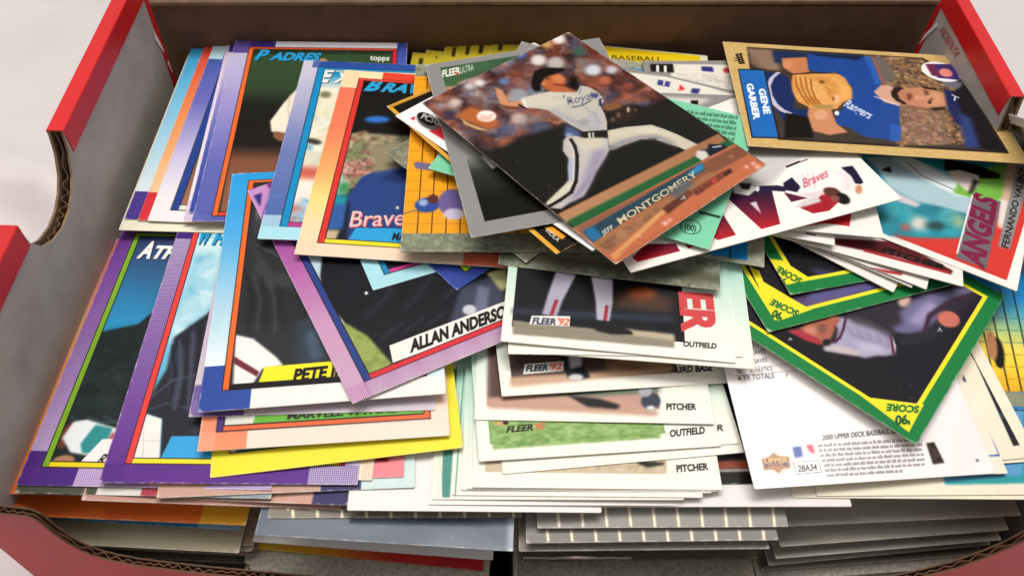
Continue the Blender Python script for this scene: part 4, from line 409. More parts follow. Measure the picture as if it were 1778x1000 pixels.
('org',(-51.541,141.617,6.422,8.077,-0.,0.423),('card with an orange corner,cream edge and green name strip','#d9cbb4',0.38,None,0.35,5,[('F','#f3e4d4'),('g',[(0,0),(4.5,0),(4.5,88.9),(0,88.9)],[(0,'#ee6a3a'),(1,'#f3e4d4')],[(0,88.9),(0,30)],0.05),('p',[(0,85.3),(63.5,85.3),(63.5,88.9),(0,88.9)],'#ee6a3a',0.05),('p',[(0,0),(12,0),(12,5.4),(0,5.4)],'#ee6a3a',0.05),('p',[(0,0),(4.5,0),(4.5,30),(0,30)],'#ee6a3a',0.05),('g',[(58.5,0),(63.5,0),(63.5,88.9),(58.5,88.9)],[(0,'#f3e4d4'),(1,'#ee6a3a')],[(0,0),(0,88.9)],0.05),('p',[(51.5,85.3),(63.5,85.3),(63.5,88.9),(51.5,88.9)],'#f3e4d4',0.05),('h',[(0,0),(4.2,0),(4.2,88.9),(0,88.9)],'#f0d4c0',0.85,0.75),('h',[(0,0),(63.5,0),(63.5,5.4),(0,5.4)],'#f0d4c0',0.85,0.75),('p',[(3.95,5.15),(58.75,5.15),(58.75,85.55),(3.95,85.55)],'#1a1418',0.05),('p',[(4.2,5.4),(5.7,5.4),(5.7,85.3),(4.2,85.3)],'#4a2f7c',0.05),('p',[(5.8,5.4),(58.5,5.4),(58.5,6.75),(5.8,6.75)],'#ee6a3a',0.05),('p',[(4.2,84.3),(58.5,84.3),(58.5,85.3),(4.2,85.3)],'#ee6a3a',0.05),('p',[(57.1,5.4),(58.5,5.4),(58.5,85.3),(57.1,85.3)],'#ee6a3a',0.05),('p',[(5.7,6.75),(57.1,6.75),(57.1,84.3),(5.7,84.3)],'#1a1418',0.05),('p',[(5.95,7.),(56.9,7.),(56.9,84.1),(5.95,84.1)],'#dfe0d4',0.05),('S',),('p',[(12.81,5.36),(13.48,9.18),(58.05,8.82),(57.91,4.7)],'#6cb43f',0.06),('t','MARVELL WYNNE',[(21.66,7.58),(50.17,7.81),(21.67,9.62)],'#1b2a12',0.1,0.1,0.04),('R',[(5.95,7.),(56.9,7.),(56.9,84.10000000000001),(5.95,84.10000000000001)],0.05)],[('picture',[(5.95,7.),(56.9,7.),(56.9,84.1),(5.95,84.1)]),('frame_line',[(4.2,5.4),(5.7,5.4),(5.7,85.3),(4.2,85.3)]),('frame_line',[(5.7,5.4),(58.5,5.4),(58.5,6.75),(5.7,6.75)]),('name_banner',[(12.81,5.36),(13.48,9.18),(58.05,8.82),(57.91,4.7)])])),
('p2',(-54.475,149.946,6.767,5.944,-0.084,0.444),('card with a violet corner and dotted grey white edge','#c9c0c4',0.38,None,0.35,5,[('F','#dcd3da'),('g',[(0,0),(4.3,0),(4.3,88.9),(0,88.9)],[(0,'#b79ad0'),(1,'#dcd3da')],[(0,88.9),(0,9.5)],0.05),('p',[(0,85.3),(63.5,85.3),(63.5,88.9),(0,88.9)],'#b79ad0',0.05),('p',[(0,0),(14,0),(14,5),(0,5)],'#48348c',0.05),('p',[(0,0),(4.3,0),(4.3,9.5),(0,9.5)],'#48348c',0.05),('g',[(59.5,0),(63.5,0),(63.5,88.9),(59.5,88.9)],[(0,'#dcd3da'),(1,'#b79ad0')],[(0,0),(0,88.9)],0.05),('p',[(49.5,85.3),(63.5,85.3),(63.5,88.9),(49.5,88.9)],'#dcd3da',0.05),('h',[(0,0),(4,0),(4,88.9),(0,88.9)],'#b5a2b4',0.85,0.75),('h',[(0,0),(63.5,0),(63.5,5),(0,5)],'#b5a2b4',0.85,0.75),('p',[(3.75,4.75),(59.75,4.75),(59.75,85.55),(3.75,85.55)],'#1a1418',0.05),('p',[(4,5),(5.5,5),(5.5,85.3),(4,85.3)],'#48348c',0.05),('p',[(5.6,5),(59.5,5),(59.5,6.35),(5.6,6.35)],'#15120f',0.05),('p',[(4,84.3),(59.5,84.3),(59.5,85.3),(4,85.3)],'#48348c',0.05),('p',[(58.1,5),(59.5,5),(59.5,85.3),(58.1,85.3)],'#48348c',0.05),('p',[(5.5,6.35),(58.1,6.35),(58.1,84.3),(5.5,84.3)],'#1a1418',0.05),('p',[(5.75,6.6),(57.9,6.6),(57.9,84.1),(5.75,84.1)],'#1a1816',0.05),('S',),('R',[(5.75,6.6),(57.9,6.6),(57.9,84.10000000000001),(5.75,84.10000000000001)],0.05)],[('picture',[(5.75,6.6),(57.9,6.6),(57.9,84.1),(5.75,84.1)]),('frame_line',[(4,5),(5.5,5),(5.5,85.3),(4,85.3)]),('frame_line',[(5.5,5),(59.5,5),(59.5,6.35),(5.5,6.35)])])),
('pete',(-53.976,151.42,8.224,8.933,-1.691,0.101),('blue to white bordered card with a yellow name strip and a dark jersey','#d9d2c6',0.38,None,0.35,8,[('F','#e3eef0'),('g',[(0,0),(5.9,0),(5.9,88.9),(0,88.9)],[(0,'#2a9bdc'),(0.35,'#4aa6dc'),(0.7,'#a6d0e2'),(1,'#e3eef0')],[(0,88.9),(0,14)],0.05),('p',[(0,85.3),(63.5,85.3),(63.5,88.9),(0,88.9)],'#2a9bdc',0.05),('p',[(0,0),(13,0),(13,6.2),(0,6.2)],'#2f4b9b',0.05),('p',[(0,0),(5.9,0),(5.9,14),(0,14)],'#2f4b9b',0.05),('g',[(58.5,0),(63.5,0),(63.5,88.9),(58.5,88.9)],[(0,'#e3eef0'),(1,'#2a9bdc')],[(0,0),(0,88.9)],0.05),('p',[(50.5,85.3),(63.5,85.3),(63.5,88.9),(50.5,88.9)],'#e3eef0',0.05),('p',[(5.35,5.95),(58.75,5.95),(58.75,85.55),(5.35,85.55)],'#1a1418',0.05),('p',[(5.6,6.2),(7.1,6.2),(7.1,85.3),(5.6,85.3)],'#ee6a2b',0.05),('p',[(7.2,6.2),(58.5,6.2),(58.5,7.55),(7.2,7.55)],'#131110',0.05),('p',[(5.6,84.3),(58.5,84.3),(58.5,85.3),(5.6,85.3)],'#ee6a2b',0.05),('p',[(57.1,6.2),(58.5,6.2),(58.5,85.3),(57.1,85.3)],'#ee6a2b',0.05),('p',[(7.1,7.55),(57.1,7.55),(57.1,84.3),(7.1,84.3)],'#1a1418',0.05),('p',[(7.35,7.8),(56.9,7.8),(56.9,84.1),(7.35,84.1)],'#2a2c2f',0.05),('S',),('p',[(5.5,0),(13,0),(13,5.6),(5.5,5.6)],'#2f4b9b',0.05),('p',[(13,0),(63.5,0),(63.5,5.9),(13,5.9)],'#eee9e2',0.05),('S',),('g',[(9.02,82.15),(36.23,80.14),(37.02,25.67),(8.53,28.06)],[(0,'#8f9098'),(0.25,'#3a3c40'),(1,'#222427')],[(7.96,73.19),(16.75,46.42)],0.5),('p',[(11.06,55.97),(19.14,62.45),(23.06,52.71),(22.08,39.42),(13.91,40.09),(10.11,46.95)],'#35383a',0.8),('l',[(7.63,47.15),(11.01,36.08),(10.32,25.51)],0.8,'#1b1d1f',0.4),('l',[(10.06,45.63),(12.94,35.92),(12.82,25.3)],0.8,'#3a3d40',0.4),('l',[(12.47,44.11),(14.87,35.76),(15.33,25.09)],0.8,'#1b1d1f',0.4),('l',[(14.87,42.61),(16.81,35.6),(17.84,24.88)],0.8,'#3a3d40',0.4),('l',[(17.26,41.11),(18.75,35.44),(20.35,24.67)],0.8,'#1b1d1f',0.4),('p',[(9.17,58.46),(10.62,66.03),(18.43,74.95),(29.11,75.43),(30.06,45.35),(23.5,43.66),(15.09,46.55)],'#26282b',0.5),('l',[(10.12,57.21),(19.84,50.22),(30.06,45.35)],0.7,'#44474b',0.3),('p',[(7.2,24.),(12.14,22.21),(18.76,15.5),(20.76,12.7),(15.38,12.05),(13.33,7.67),(8.19,5.8)],'#ebe8e2',0.2),('p',[(7.42,16.85),(14.54,11.2),(14.07,9.6),(7.34,14.61)],'#6d2b33',0.12),('p',[(23.53,26.8),(30.54,30.29),(32.78,18.12),(31.11,12.17),(24.22,13.15)],'#2f3a48',0.8),('p',[(26.09,22.6),(28.36,24.39),(31.04,14.44),(28.,13.76)],'#44566a',0.8),('p',[(14.32,6.51),(15.94,12.56),(61.43,13.35),(61.06,6.23)],'#f5e42a',0.06),('t','PETE INCAVIGLIA',[(23.47,7.32),(55.62,8.55),(23.57,11.16)],'#14110d',0.12,0.15,0.04),('p',[(50.93,5.28),(60.9,6.24),(61.06,9.2),(52.55,8.82)],'#1a1816',0.1),('R',[(7.35,7.800000000000001),(56.9,7.800000000000001),(56.9,84.10000000000001),(7.35,84.10000000000001)],0.05)],[('picture',[(7.35,7.8),(56.9,7.8),(56.9,84.1),(7.35,84.1)]),('frame_line',[(5.6,6.2),(7.1,6.2),(7.1,85.3),(5.6,85.3)]),('frame_line',[(7.1,6.2),(58.5,6.2),(58.5,7.55),(7.1,7.55)]),('name_banner',[(14.32,6.51),(15.94,12.56),(61.43,13.35),(61.06,6.23)])])),
('alan',(-35.306,161.505,8.359,31.336,-2.054,1.494),('violet dotted card with a white name strip turned at an angle','#cfc4c8',0.38,None,0.35,8,[('F','#ddd2da'),('g',[(0,0),(5.7,0),(5.7,88.9),(0,88.9)],[(0,'#7a2488'),(0.5,'#b878b4'),(0.75,'#d8bccc'),(1,'#ddd2da')],[(0,88.9),(0,9.5)],0.05),('p',[(0,85.3),(63.5,85.3),(63.5,88.9),(0,88.9)],'#7a2488',0.05),('p',[(0,0),(14,0),(14,5.),(0,5.)],'#ddd2da',0.05),('p',[(0,0),(5.7,0),(5.7,9.5),(0,9.5)],'#ddd2da',0.05),('g',[(59.5,0),(63.5,0),(63.5,88.9),(59.5,88.9)],[(0,'#ddd2da'),(1,'#7a2488')],[(0,0),(0,88.9)],0.05),('p',[(49.5,85.3),(63.5,85.3),(63.5,88.9),(49.5,88.9)],'#ddd2da',0.05),('h',[(0,0),(5.4,0),(5.4,88.9),(0,88.9)],'#a03a86',0.85,0.75),('h',[(0,0),(63.5,0),(63.5,5.),(0,5.)],'#a03a86',0.85,0.75),('p',[(5.15,4.75),(59.75,4.75),(59.75,85.55),(5.15,85.55)],'#1a1418',0.05),('p',[(5.4,5.),(7.1,5.),(7.1,85.3),(5.4,85.3)],'#2b3f84',0.05),('p',[(7.2,5.),(59.5,5.),(59.5,6.53),(7.2,6.53)],'#d8303a',0.05),('p',[(5.4,84.3),(59.5,84.3),(59.5,85.3),(5.4,85.3)],'#2b3f84',0.05),('p',[(58.1,5.),(59.5,5.),(59.5,85.3),(58.1,85.3)],'#2b3f84',0.05),('p',[(7.1,6.53),(58.1,6.53),(58.1,84.3),(7.1,84.3)],'#1a1418',0.05),('p',[(7.35,6.78),(57.9,6.78),(57.9,84.1),(7.35,84.1)],'#14141b',0.05),('S',),('h',[(5,0),(63.5,0),(63.5,5),(5,5)],'#8f7a9a',0.8,0.5),('p',[(0.06,88.48),(6.21,89.02),(6.67,85.83),(-0.6,73.7)],'#c48fc4',0.2),('p',[(1.03,85.67),(3.84,85.75),(1.35,79.75)],'#3a2f7c',0.2),('S',),('p',[(0.06,88.48),(6.21,89.02),(6.67,85.83),(-0.6,73.7)],'#c48fc4',0.2),('p',[(1.03,85.67),(3.84,85.75),(1.35,79.75)],'#3a2f7c',0.2),('p',[(4.08,59.27),(11.63,52.9),(7.84,44.64),(6.14,38.18),(5.69,30.18),(2.47,28.37),(3.23,39.64)],'#b5d0d8',0.3),('p',[(4.65,34.19),(5.89,29.38),(8.13,25.51),(11.88,18.),(13.88,6.83),(6.04,5.02),(4.71,7.75)],'#8c9c50',0.4),('p',[(5.68,36.03),(7.11,29.46),(7.98,25.13),(5.7,24.48),(4.97,30.54)],'#ece3c0',0.25),('n',[(5.98,24.34),(10.86,19.63),(13.88,6.83),(6.04,5.02)],['#8c9c50','#7a8c44','#a8b068'],2.5,0.5,1),('l',[(8.13,25.51),(16.98,30.33),(24.16,38.96)],1.,'#0d0d12',0.5),('l',[(13.57,24.58),(21.68,28.92),(28.97,36.55)],1.,'#262632',0.5),('l',[(19.07,23.64),(26.42,27.49),(33.79,34.14)],1.,'#0d0d12',0.5),('l',[(24.64,22.69),(31.18,26.05),(38.62,31.72)],1.,'#262632',0.5),('l',[(30.27,21.73),(35.98,24.61),(43.46,29.29)],1.,'#0d0d12',0.5),('l',[(35.97,20.76),(40.82,23.15),(48.31,26.86)],1.,'#262632',0.5),('l',[(14.3,15.67),(22.34,18.31)],0.6,'#2c2c3a',0.4),('l',[(20.87,14.99),(28.63,17.42)],0.6,'#2c2c3a',0.4),('l',[(27.54,14.31),(35.01,16.52)],0.6,'#2c2c3a',0.4),('p',[(42.3,22.41),(51.82,22.58),(53.21,14.48),(48.2,8.68),(42.41,8.15),(33.79,12.52)],'#3f4356',0.6),('p',[(47.28,21.13),(49.76,18.66),(45.05,11.45),(41.22,12.21)],'#6a6f86',0.5),('e',[(40.87,14.03),(42.62,13.15),(40.02,12.36)],'#c9c9d0',0.3),('p',[(51.59,23.95),(58.32,23.89),(54.85,16.1),(52.24,16.19)],'#a9a878',0.4),('e',[(17.3,32.8),(17.73,32.58),(17.05,32.21)],'#e9e9ee',0.12),('p',[(15.76,12.73),(53.87,12.22),(53.01,5.56),(14.31,7.03)],'#efece2',0.06),('t','ALLAN ANDERSON',[(19.83,8.06),(52.2,7.13),(21.22,11.93)],'#15120f',0.12,0.12,0.04),('R',[(7.3500000000000005,6.78),(57.9,6.78),(57.9,84.10000000000001),(7.3500000000000005,84.10000000000001)],0.05)],[('picture',[(7.35,6.78),(57.9,6.78),(57.9,84.1),(7.35,84.1)]),('frame_line',[(5.4,5.),(7.1,5.),(7.1,85.3),(5.4,85.3)]),('frame_line',[(7.1,5.),(59.5,5.),(59.5,6.53),(7.1,6.53)]),('name_banner',[(15.76,12.73),(53.87,12.22),(53.01,5.56),(14.31,7.03)])])),
('lbl',(-31.155,198.878,8.035,26.5,-0.77,1.555),('small showing corner with a pale blue border and magenta line','#a9c9d4',0.38,None,0.35,5,[('F','#a9dbe6'),('g',[(0,0),(5.3,0),(5.3,88.9),(0,88.9)],[(0,'#a9dbe6'),(1,'#a9dbe6')],[(0,88.9),(0,9.5)],0.05),('p',[(0,85.3),(63.5,85.3),(63.5,88.9),(0,88.9)],'#a9dbe6',0.05),('p',[(0,0),(20,0),(20,4.6),(0,4.6)],'#a9dbe6',0.05),('p',[(0,0),(5.3,0),(5.3,9.5),(0,9.5)],'#a9dbe6',0.05),('g',[(59.5,0),(63.5,0),(63.5,88.9),(59.5,88.9)],[(0,'#a9dbe6'),(1,'#a9dbe6')],[(0,0),(0,88.9)],0.05),('p',[(43.5,85.3),(63.5,85.3),(63.5,88.9),(43.5,88.9)],'#a9dbe6',0.05),('p',[(4.75,4.35),(59.75,4.35),(59.75,85.55),(4.75,85.55)],'#1a1418',0.05),('p',[(5,4.6),(6.5,4.6),(6.5,85.3),(5,85.3)],'#1c86b8',0.05),('p',[(6.6,4.6),(59.5,4.6),(59.5,5.95),(6.6,5.95)],'#d63f96',0.05),('p',[(5,84.3),(59.5,84.3),(59.5,85.3),(5,85.3)],'#1c86b8',0.05),('p',[(58.1,4.6),(59.5,4.6),(59.5,85.3),(58.1,85.3)],'#1c86b8',0.05),('p',[(6.5,5.95),(58.1,5.95),(58.1,84.3),(6.5,84.3)],'#1a1418',0.05),('p',[(6.75,6.2),(57.9,6.2),(57.9,84.1),(6.75,84.1)],'#1a1a20',0.05),('S',),('p',[(22,0),(63.5,0),(63.5,4.6),(22,4.6)],'#2b4f94',0.05),('S',),('R',[(6.75,6.199999999999999),(57.9,6.199999999999999),(57.9,84.10000000000001),(6.75,84.10000000000001)],0.05)],[('picture',[(6.75,6.2),(57.9,6.2),(57.9,84.1),(6.75,84.1)]),('frame_line',[(5,4.6),(6.5,4.6),(6.5,85.3),(5,85.3)]),('frame_line',[(6.5,4.6),(59.5,4.6),(59.5,5.95),(6.5,5.95)])])),
('nav',(-6.902,200.652,8.596,-45.001,-0.732,-0.31),('navy corner with a yellow and green chevron above the dark jersey','#33406a',0.38,None,0.35,5,[('F','#33479a'),('g',[(0,0),(6.8,0),(6.8,88.9),(0,88.9)],[(0,'#33479a'),(1,'#33479a')],[(0,88.9),(0,9.5)],0.05),('p',[(0,85.3),(63.5,85.3),(63.5,88.9),(0,88.9)],'#33479a',0.05),('p',[(0,0),(14,0),(14,6.5),(0,6.5)],'#33479a',0.05),('p',[(0,0),(6.8,0),(6.8,9.5),(0,9.5)],'#33479a',0.05),('g',[(59.5,0),(63.5,0),(63.5,88.9),(59.5,88.9)],[(0,'#33479a'),(1,'#33479a')],[(0,0),(0,88.9)],0.05),('p',[(49.5,85.3),(63.5,85.3),(63.5,88.9),(49.5,88.9)],'#33479a',0.05),('p',[(6.25,6.25),(59.75,6.25),(59.75,85.55),(6.25,85.55)],'#1a1418',0.05),('p',[(6.5,6.5),(7.9,6.5),(7.9,85.3),(6.5,85.3)],'#a8cf2e',0.05),('p',[(8.,6.5),(59.5,6.5),(59.5,7.76),(8.,7.76)],'#e8d81f',0.05),('p',[(6.5,84.3),(59.5,84.3),(59.5,85.3),(6.5,85.3)],'#a8cf2e',0.05),('p',[(58.1,6.5),(59.5,6.5),(59.5,85.3),(58.1,85.3)],'#a8cf2e',0.05),('p',[(7.9,7.76),(58.1,7.76),(58.1,84.3),(7.9,84.3)],'#1a1418',0.05),('p',[(8.15,8.01),(57.9,8.01),(57.9,84.1),(8.15,84.1)],'#c8385a',0.05),('S',),('R',[(8.15,8.01),(57.9,8.01),(57.9,84.10000000000001),(8.15,84.10000000000001)],0.05)],[('picture',[(8.15,8.01),(57.9,8.01),(57.9,84.1),(8.15,84.1)]),('frame_line',[(6.5,6.5),(7.9,6.5),(7.9,85.3),(6.5,85.3)]),('frame_line',[(7.9,6.5),(59.5,6.5),(59.5,7.76),(7.9,7.76)])])),
('ex',(-46.765,206.322,8.931,2.743,-2.109,0.74),('white to blue bordered card with a white title over a cream uniform','#cfd0d8',0.38,None,0.35,8,[('F','#2b4f9c'),('g',[(0,0),(6.1,0),(6.1,88.9),(0,88.9)],[(0,'#ebe6ea'),(0.3,'#b9b6d0'),(0.6,'#5a70b0'),(1,'#2b4f9c')],[(0,88.9),(0,10)],0.05),('p',[(0,84.9),(63.5,84.9),(63.5,88.9),(0,88.9)],'#ebe6ea',0.05),('p',[(0,0),(60,0),(60,5.2),(0,5.2)],'#a9dce8',0.05),('p',[(0,0),(6.1,0),(6.1,10),(0,10)],'#a9dce8',0.05),('g',[(59.5,0),(63.5,0),(63.5,88.9),(59.5,88.9)],[(0,'#2b4f9c'),(1,'#ebe6ea')],[(0,0),(0,88.9)],0.05),('p',[(3.5,84.9),(63.5,84.9),(63.5,88.9),(3.5,88.9)],'#2b4f9c',0.05),('h',[(0,0),(5.8,0),(5.8,88.9),(0,88.9)],'#8f92b8',0.85,0.75),('h',[(0,0),(63.5,0),(63.5,5.2),(0,5.2)],'#8f92b8',0.85,0.75),('p',[(5.55,4.95),(59.75,4.95),(59.75,85.15),(5.55,85.15)],'#1a1418',0.05),('p',[(5.8,5.2),(8.,5.2),(8.,84.9),(5.8,84.9)],'#138ac0',0.05),('p',[(8.1,5.2),(59.5,5.2),(59.5,7.18),(8.1,7.18)],'#b23f86',0.05),('p',[(5.8,83.9),(59.5,83.9),(59.5,84.9),(5.8,84.9)],'#138ac0',0.05),('p',[(58.1,5.2),(59.5,5.2),(59.5,84.9),(58.1,84.9)],'#138ac0',0.05),('p',[(8.,7.18),(58.1,7.18),(58.1,83.9),(8.,83.9)],'#1a1418',0.05),('p',[(8.25,7.43),(57.9,7.43),(57.9,83.7),(8.25,83.7)],'#efe7d0',0.05),('S',),('p',[(0,0),(60,0),(60,5.2),(0,5.2)],'#a9dce8',0.05),('S',),('g',[(4.5,82.36),(23.95,83.64),(25.47,4.56),(4.99,3.65)],[(0,'#1c88bc'),(0.12,'#efe8d2'),(1,'#efe7cf')],[(7.7,81.55),(11.79,3.95)],0.2),('n',[(6.22,70.74),(17.18,71.43),(15.04,29.56),(5.98,29.09)],['#efe7cf','#e2d6b4','#f4eedd','#b9c4b4'],6,1.,1),('e',[(9.72,44.44),(12.8,43.8),(9.77,43.01)],'#3a3a38',0.5),('e',[(8.85,41.5),(10.34,41.58),(9.1,39.8)],'#8ab4c4',0.5),('e',[(10.42,69.37),(12.41,69.5),(10.69,67.45)],'#7a7a58',0.6),('p',[(3.59,32.51),(14.74,31.73),(14.06,26.28),(3.1,26.8)],'#c8604c',1.3),('p',[(-0.34,39.29),(6.4,37.95),(6.,31.27),(0.09,31.51)],'#8ab8cc',1.5),('p',[(1.41,24.05),(15.87,23.72),(16.39,7.78),(3.51,7.19)],'#ebe4d8',0.8),('n',[(9.65,17.45),(23.95,16.86),(25.47,4.56),(4.78,4.84)],['#4f94c8','#e8d8cc','#7ab4d8','#c87a60','#ece4d8'],4,1.,1),('e',[(7.72,13.06),(10.16,13.17),(8.04,11.08)],'#c07a62',1.),('c','EXPOS',[(6.75,76.74),(26.77,76.34),(7.32,84.28)],'#f2efe8',0.3,0.25,0.05),('R',[(8.25,7.430000000000001),(57.9,7.430000000000001),(57.9,83.7),(8.25,83.7)],0.05)],[('picture',[(8.25,7.43),(57.9,7.43),(57.9,83.7),(8.25,83.7)]),('frame_line',[(5.8,5.2),(8.,5.2),(8.,84.9),(5.8,84.9)]),('frame_line',[(8.,5.2),(59.5,5.2),(59.5,7.18),(8.,7.18)])])),
('brv',(-32.806,199.726,9.579,0.32,-1.687,0.705),('red to cream bordered card with a blue title and a crowd behind the player','#d9cbb4',0.38,None,0.35,8,[('F','#f4dfc8'),('g',[(0,0),(6.3,0),(6.3,88.9),(0,88.9)],[(0,'#e8452f'),(0.3,'#e8582f'),(0.55,'#f0a04a'),(0.7,'#f6e47a'),(0.85,'#f4e0b4'),(1,'#f4dfc8')],[(0,78.9),(0,0)],0.05),('p',[(0,84.5),(63.5,84.5),(63.5,88.9),(0,88.9)],'#e8452f',0.05),('p',[(0,84.5),(14,84.5),(14,88.9),(0,88.9)],'#f2e0b0',0.05),('p',[(0,78.9),(6.3,78.9),(6.3,88.9),(0,88.9)],'#f2e0b0',0.05),('p',[(0,0),(63.5,0),(63.5,5.2),(0,5.2)],'#f4dfc8',0.05),('p',[(49.5,0),(63.5,0),(63.5,5.2),(49.5,5.2)],'#e8452f',0.05),('g',[(59.5,0),(63.5,0),(63.5,88.9),(59.5,88.9)],[(0,'#e8452f'),(1,'#f4dfc8')],[(0,0),(0,88.9)],0.05),('h',[(0,0),(6,0),(6,88.9),(0,88.9)],'#f2c49a',0.85,0.75),('h',[(0,0),(63.5,0),(63.5,5.2),(0,5.2)],'#f2c49a',0.85,0.75),('p',[(5.75,4.95),(59.75,4.95),(59.75,84.75),(5.75,84.75)],'#1a1418',0.05),('p',[(6,5.2),(7.8,5.2),(7.8,84.5),(6,84.5)],'#d8342c',0.05),('p',[(7.9,5.2),(59.5,5.2),(59.5,6.82),(7.9,6.82)],'#f2dc2a',0.05),('p',[(6,83.5),(59.5,83.5),(59.5,84.5),(6,84.5)],'#e8452f',0.05),('p',[(58.1,5.2),(59.5,5.2),(59.5,84.5),(58.1,84.5)],'#d8342c',0.05),('p',[(7.8,6.82),(58.1,6.82),(58.1,83.5),(7.8,83.5)],'#1a1418',0.05),('p',[(8.05,7.07),(57.9,7.07),(57.9,83.3),(8.05,83.3)],'#14130f',0.05),('S',),('n',[(6.19,53.67),(13.32,57.34),(36.51,58.16),(38.92,33.14),(6.91,27.56)],['#6b5a44','#a88f70','#7a8a58','#8a4f3c','#c9b89a','#4a5a4a'],2.2,0.3,1),('p',[(4.88,33.96),(9.54,35.73),(11.52,25.92),(6.04,24.4)],'#9cc4a8',0.9),('p',[(8.17,30.81),(11.03,31.08),(11.43,26.43),(8.24,26.13)],'#3f8a58',0.7),('p',[(3.74,25.21),(11.96,25.45),(11.8,19.87),(5.09,19.77)],'#1c8c9c',0.8),('p',[(3.6,21.13),(12.08,21.4),(13.24,11.21),(4.04,9.45)],'#2f5a9c',0.6),('p',[(3.01,10.32),(11.61,10.59),(11.31,6.32),(3.81,6.14)],'#c4b08c',0.5),('n',[(6.63,39.81),(18.94,44.88),(18.26,36.56),(9.83,31.76)],['#8a5040','#b9705c','#4a4438','#d9b8a8','#e8e0d4'],2,0.5,1),('p',[(9.4,83.73),(34.11,83.04),(36.79,55.23),(13.63,55.29),(8.43,61.35)],'#13120f',0.6),('p',[(13.11,7.88),(11.6,25.41),(14.58,34.06),(18.84,37.69),(27.37,40.69),(41.74,42.88),(44.94,6.41),(12.72,4.12)],'#24407c',0.3),('p',[(10.88,4.89),(12.44,11.86),(12.01,22.9),(12.8,22.47),(14.,10.8),(14.24,5.18)],'#14182c',0.4),('p',[(20.53,33.55),(27.43,40.14),(38.41,38.45),(27.98,32.65)],'#1a2c5a',0.8),('e',[(15.47,62.67),(19.73,63.1),(15.73,60.87)],'#2f6fc4',0.6),('p',[(14.61,48.71),(25.52,52.66),(37.07,52.34),(38.02,42.53),(27.06,40.11),(18.26,36.56)],'#8f8468',0.9),('t','Braves',[(14.38,11.91),(34.26,14.61),(12.76,18.59)],'#b8404a',0.05,0.3,0.04),('t','Braves',[(14.11,12.24),(34.01,14.95),(12.49,18.94)],'#ecc0b8',0.02,0.3,0.04),('e',[(27.56,21.53),(28.09,21.58),(27.65,20.79)],'#c9c4bc',0.15),('p',[(14.43,6.12),(16.25,11.95),(40.81,13.62),(41.4,7.51)],'#2b9fd6',0.06),('t','MARK LEMKE',[(27.56,7.95),(43.02,8.58),(27.5,11.02)],'#10202c',0.1,0.15,0.04),('c','BRAVES',[(8.42,78.01),(34.98,78.2),(9.5,84.41)],'#2b9fd0',0.3,0.25,0.05),('R',[(8.05,7.07),(57.9,7.07),(57.9,83.3),(8.05,83.3)],0.05)],[('picture',[(8.05,7.07),(57.9,7.07),(57.9,83.3),(8.05,83.3)]),('frame_line',[(6,5.2),(7.8,5.2),(7.8,84.5),(6,84.5)]),('frame_line',[(7.8,5.2),(59.5,5.2),(59.5,6.82),(7.8,6.82)]),('name_banner',[(14.43,6.12),(16.25,11.95),(40.81,13.62),(41.4,7.51)])])),
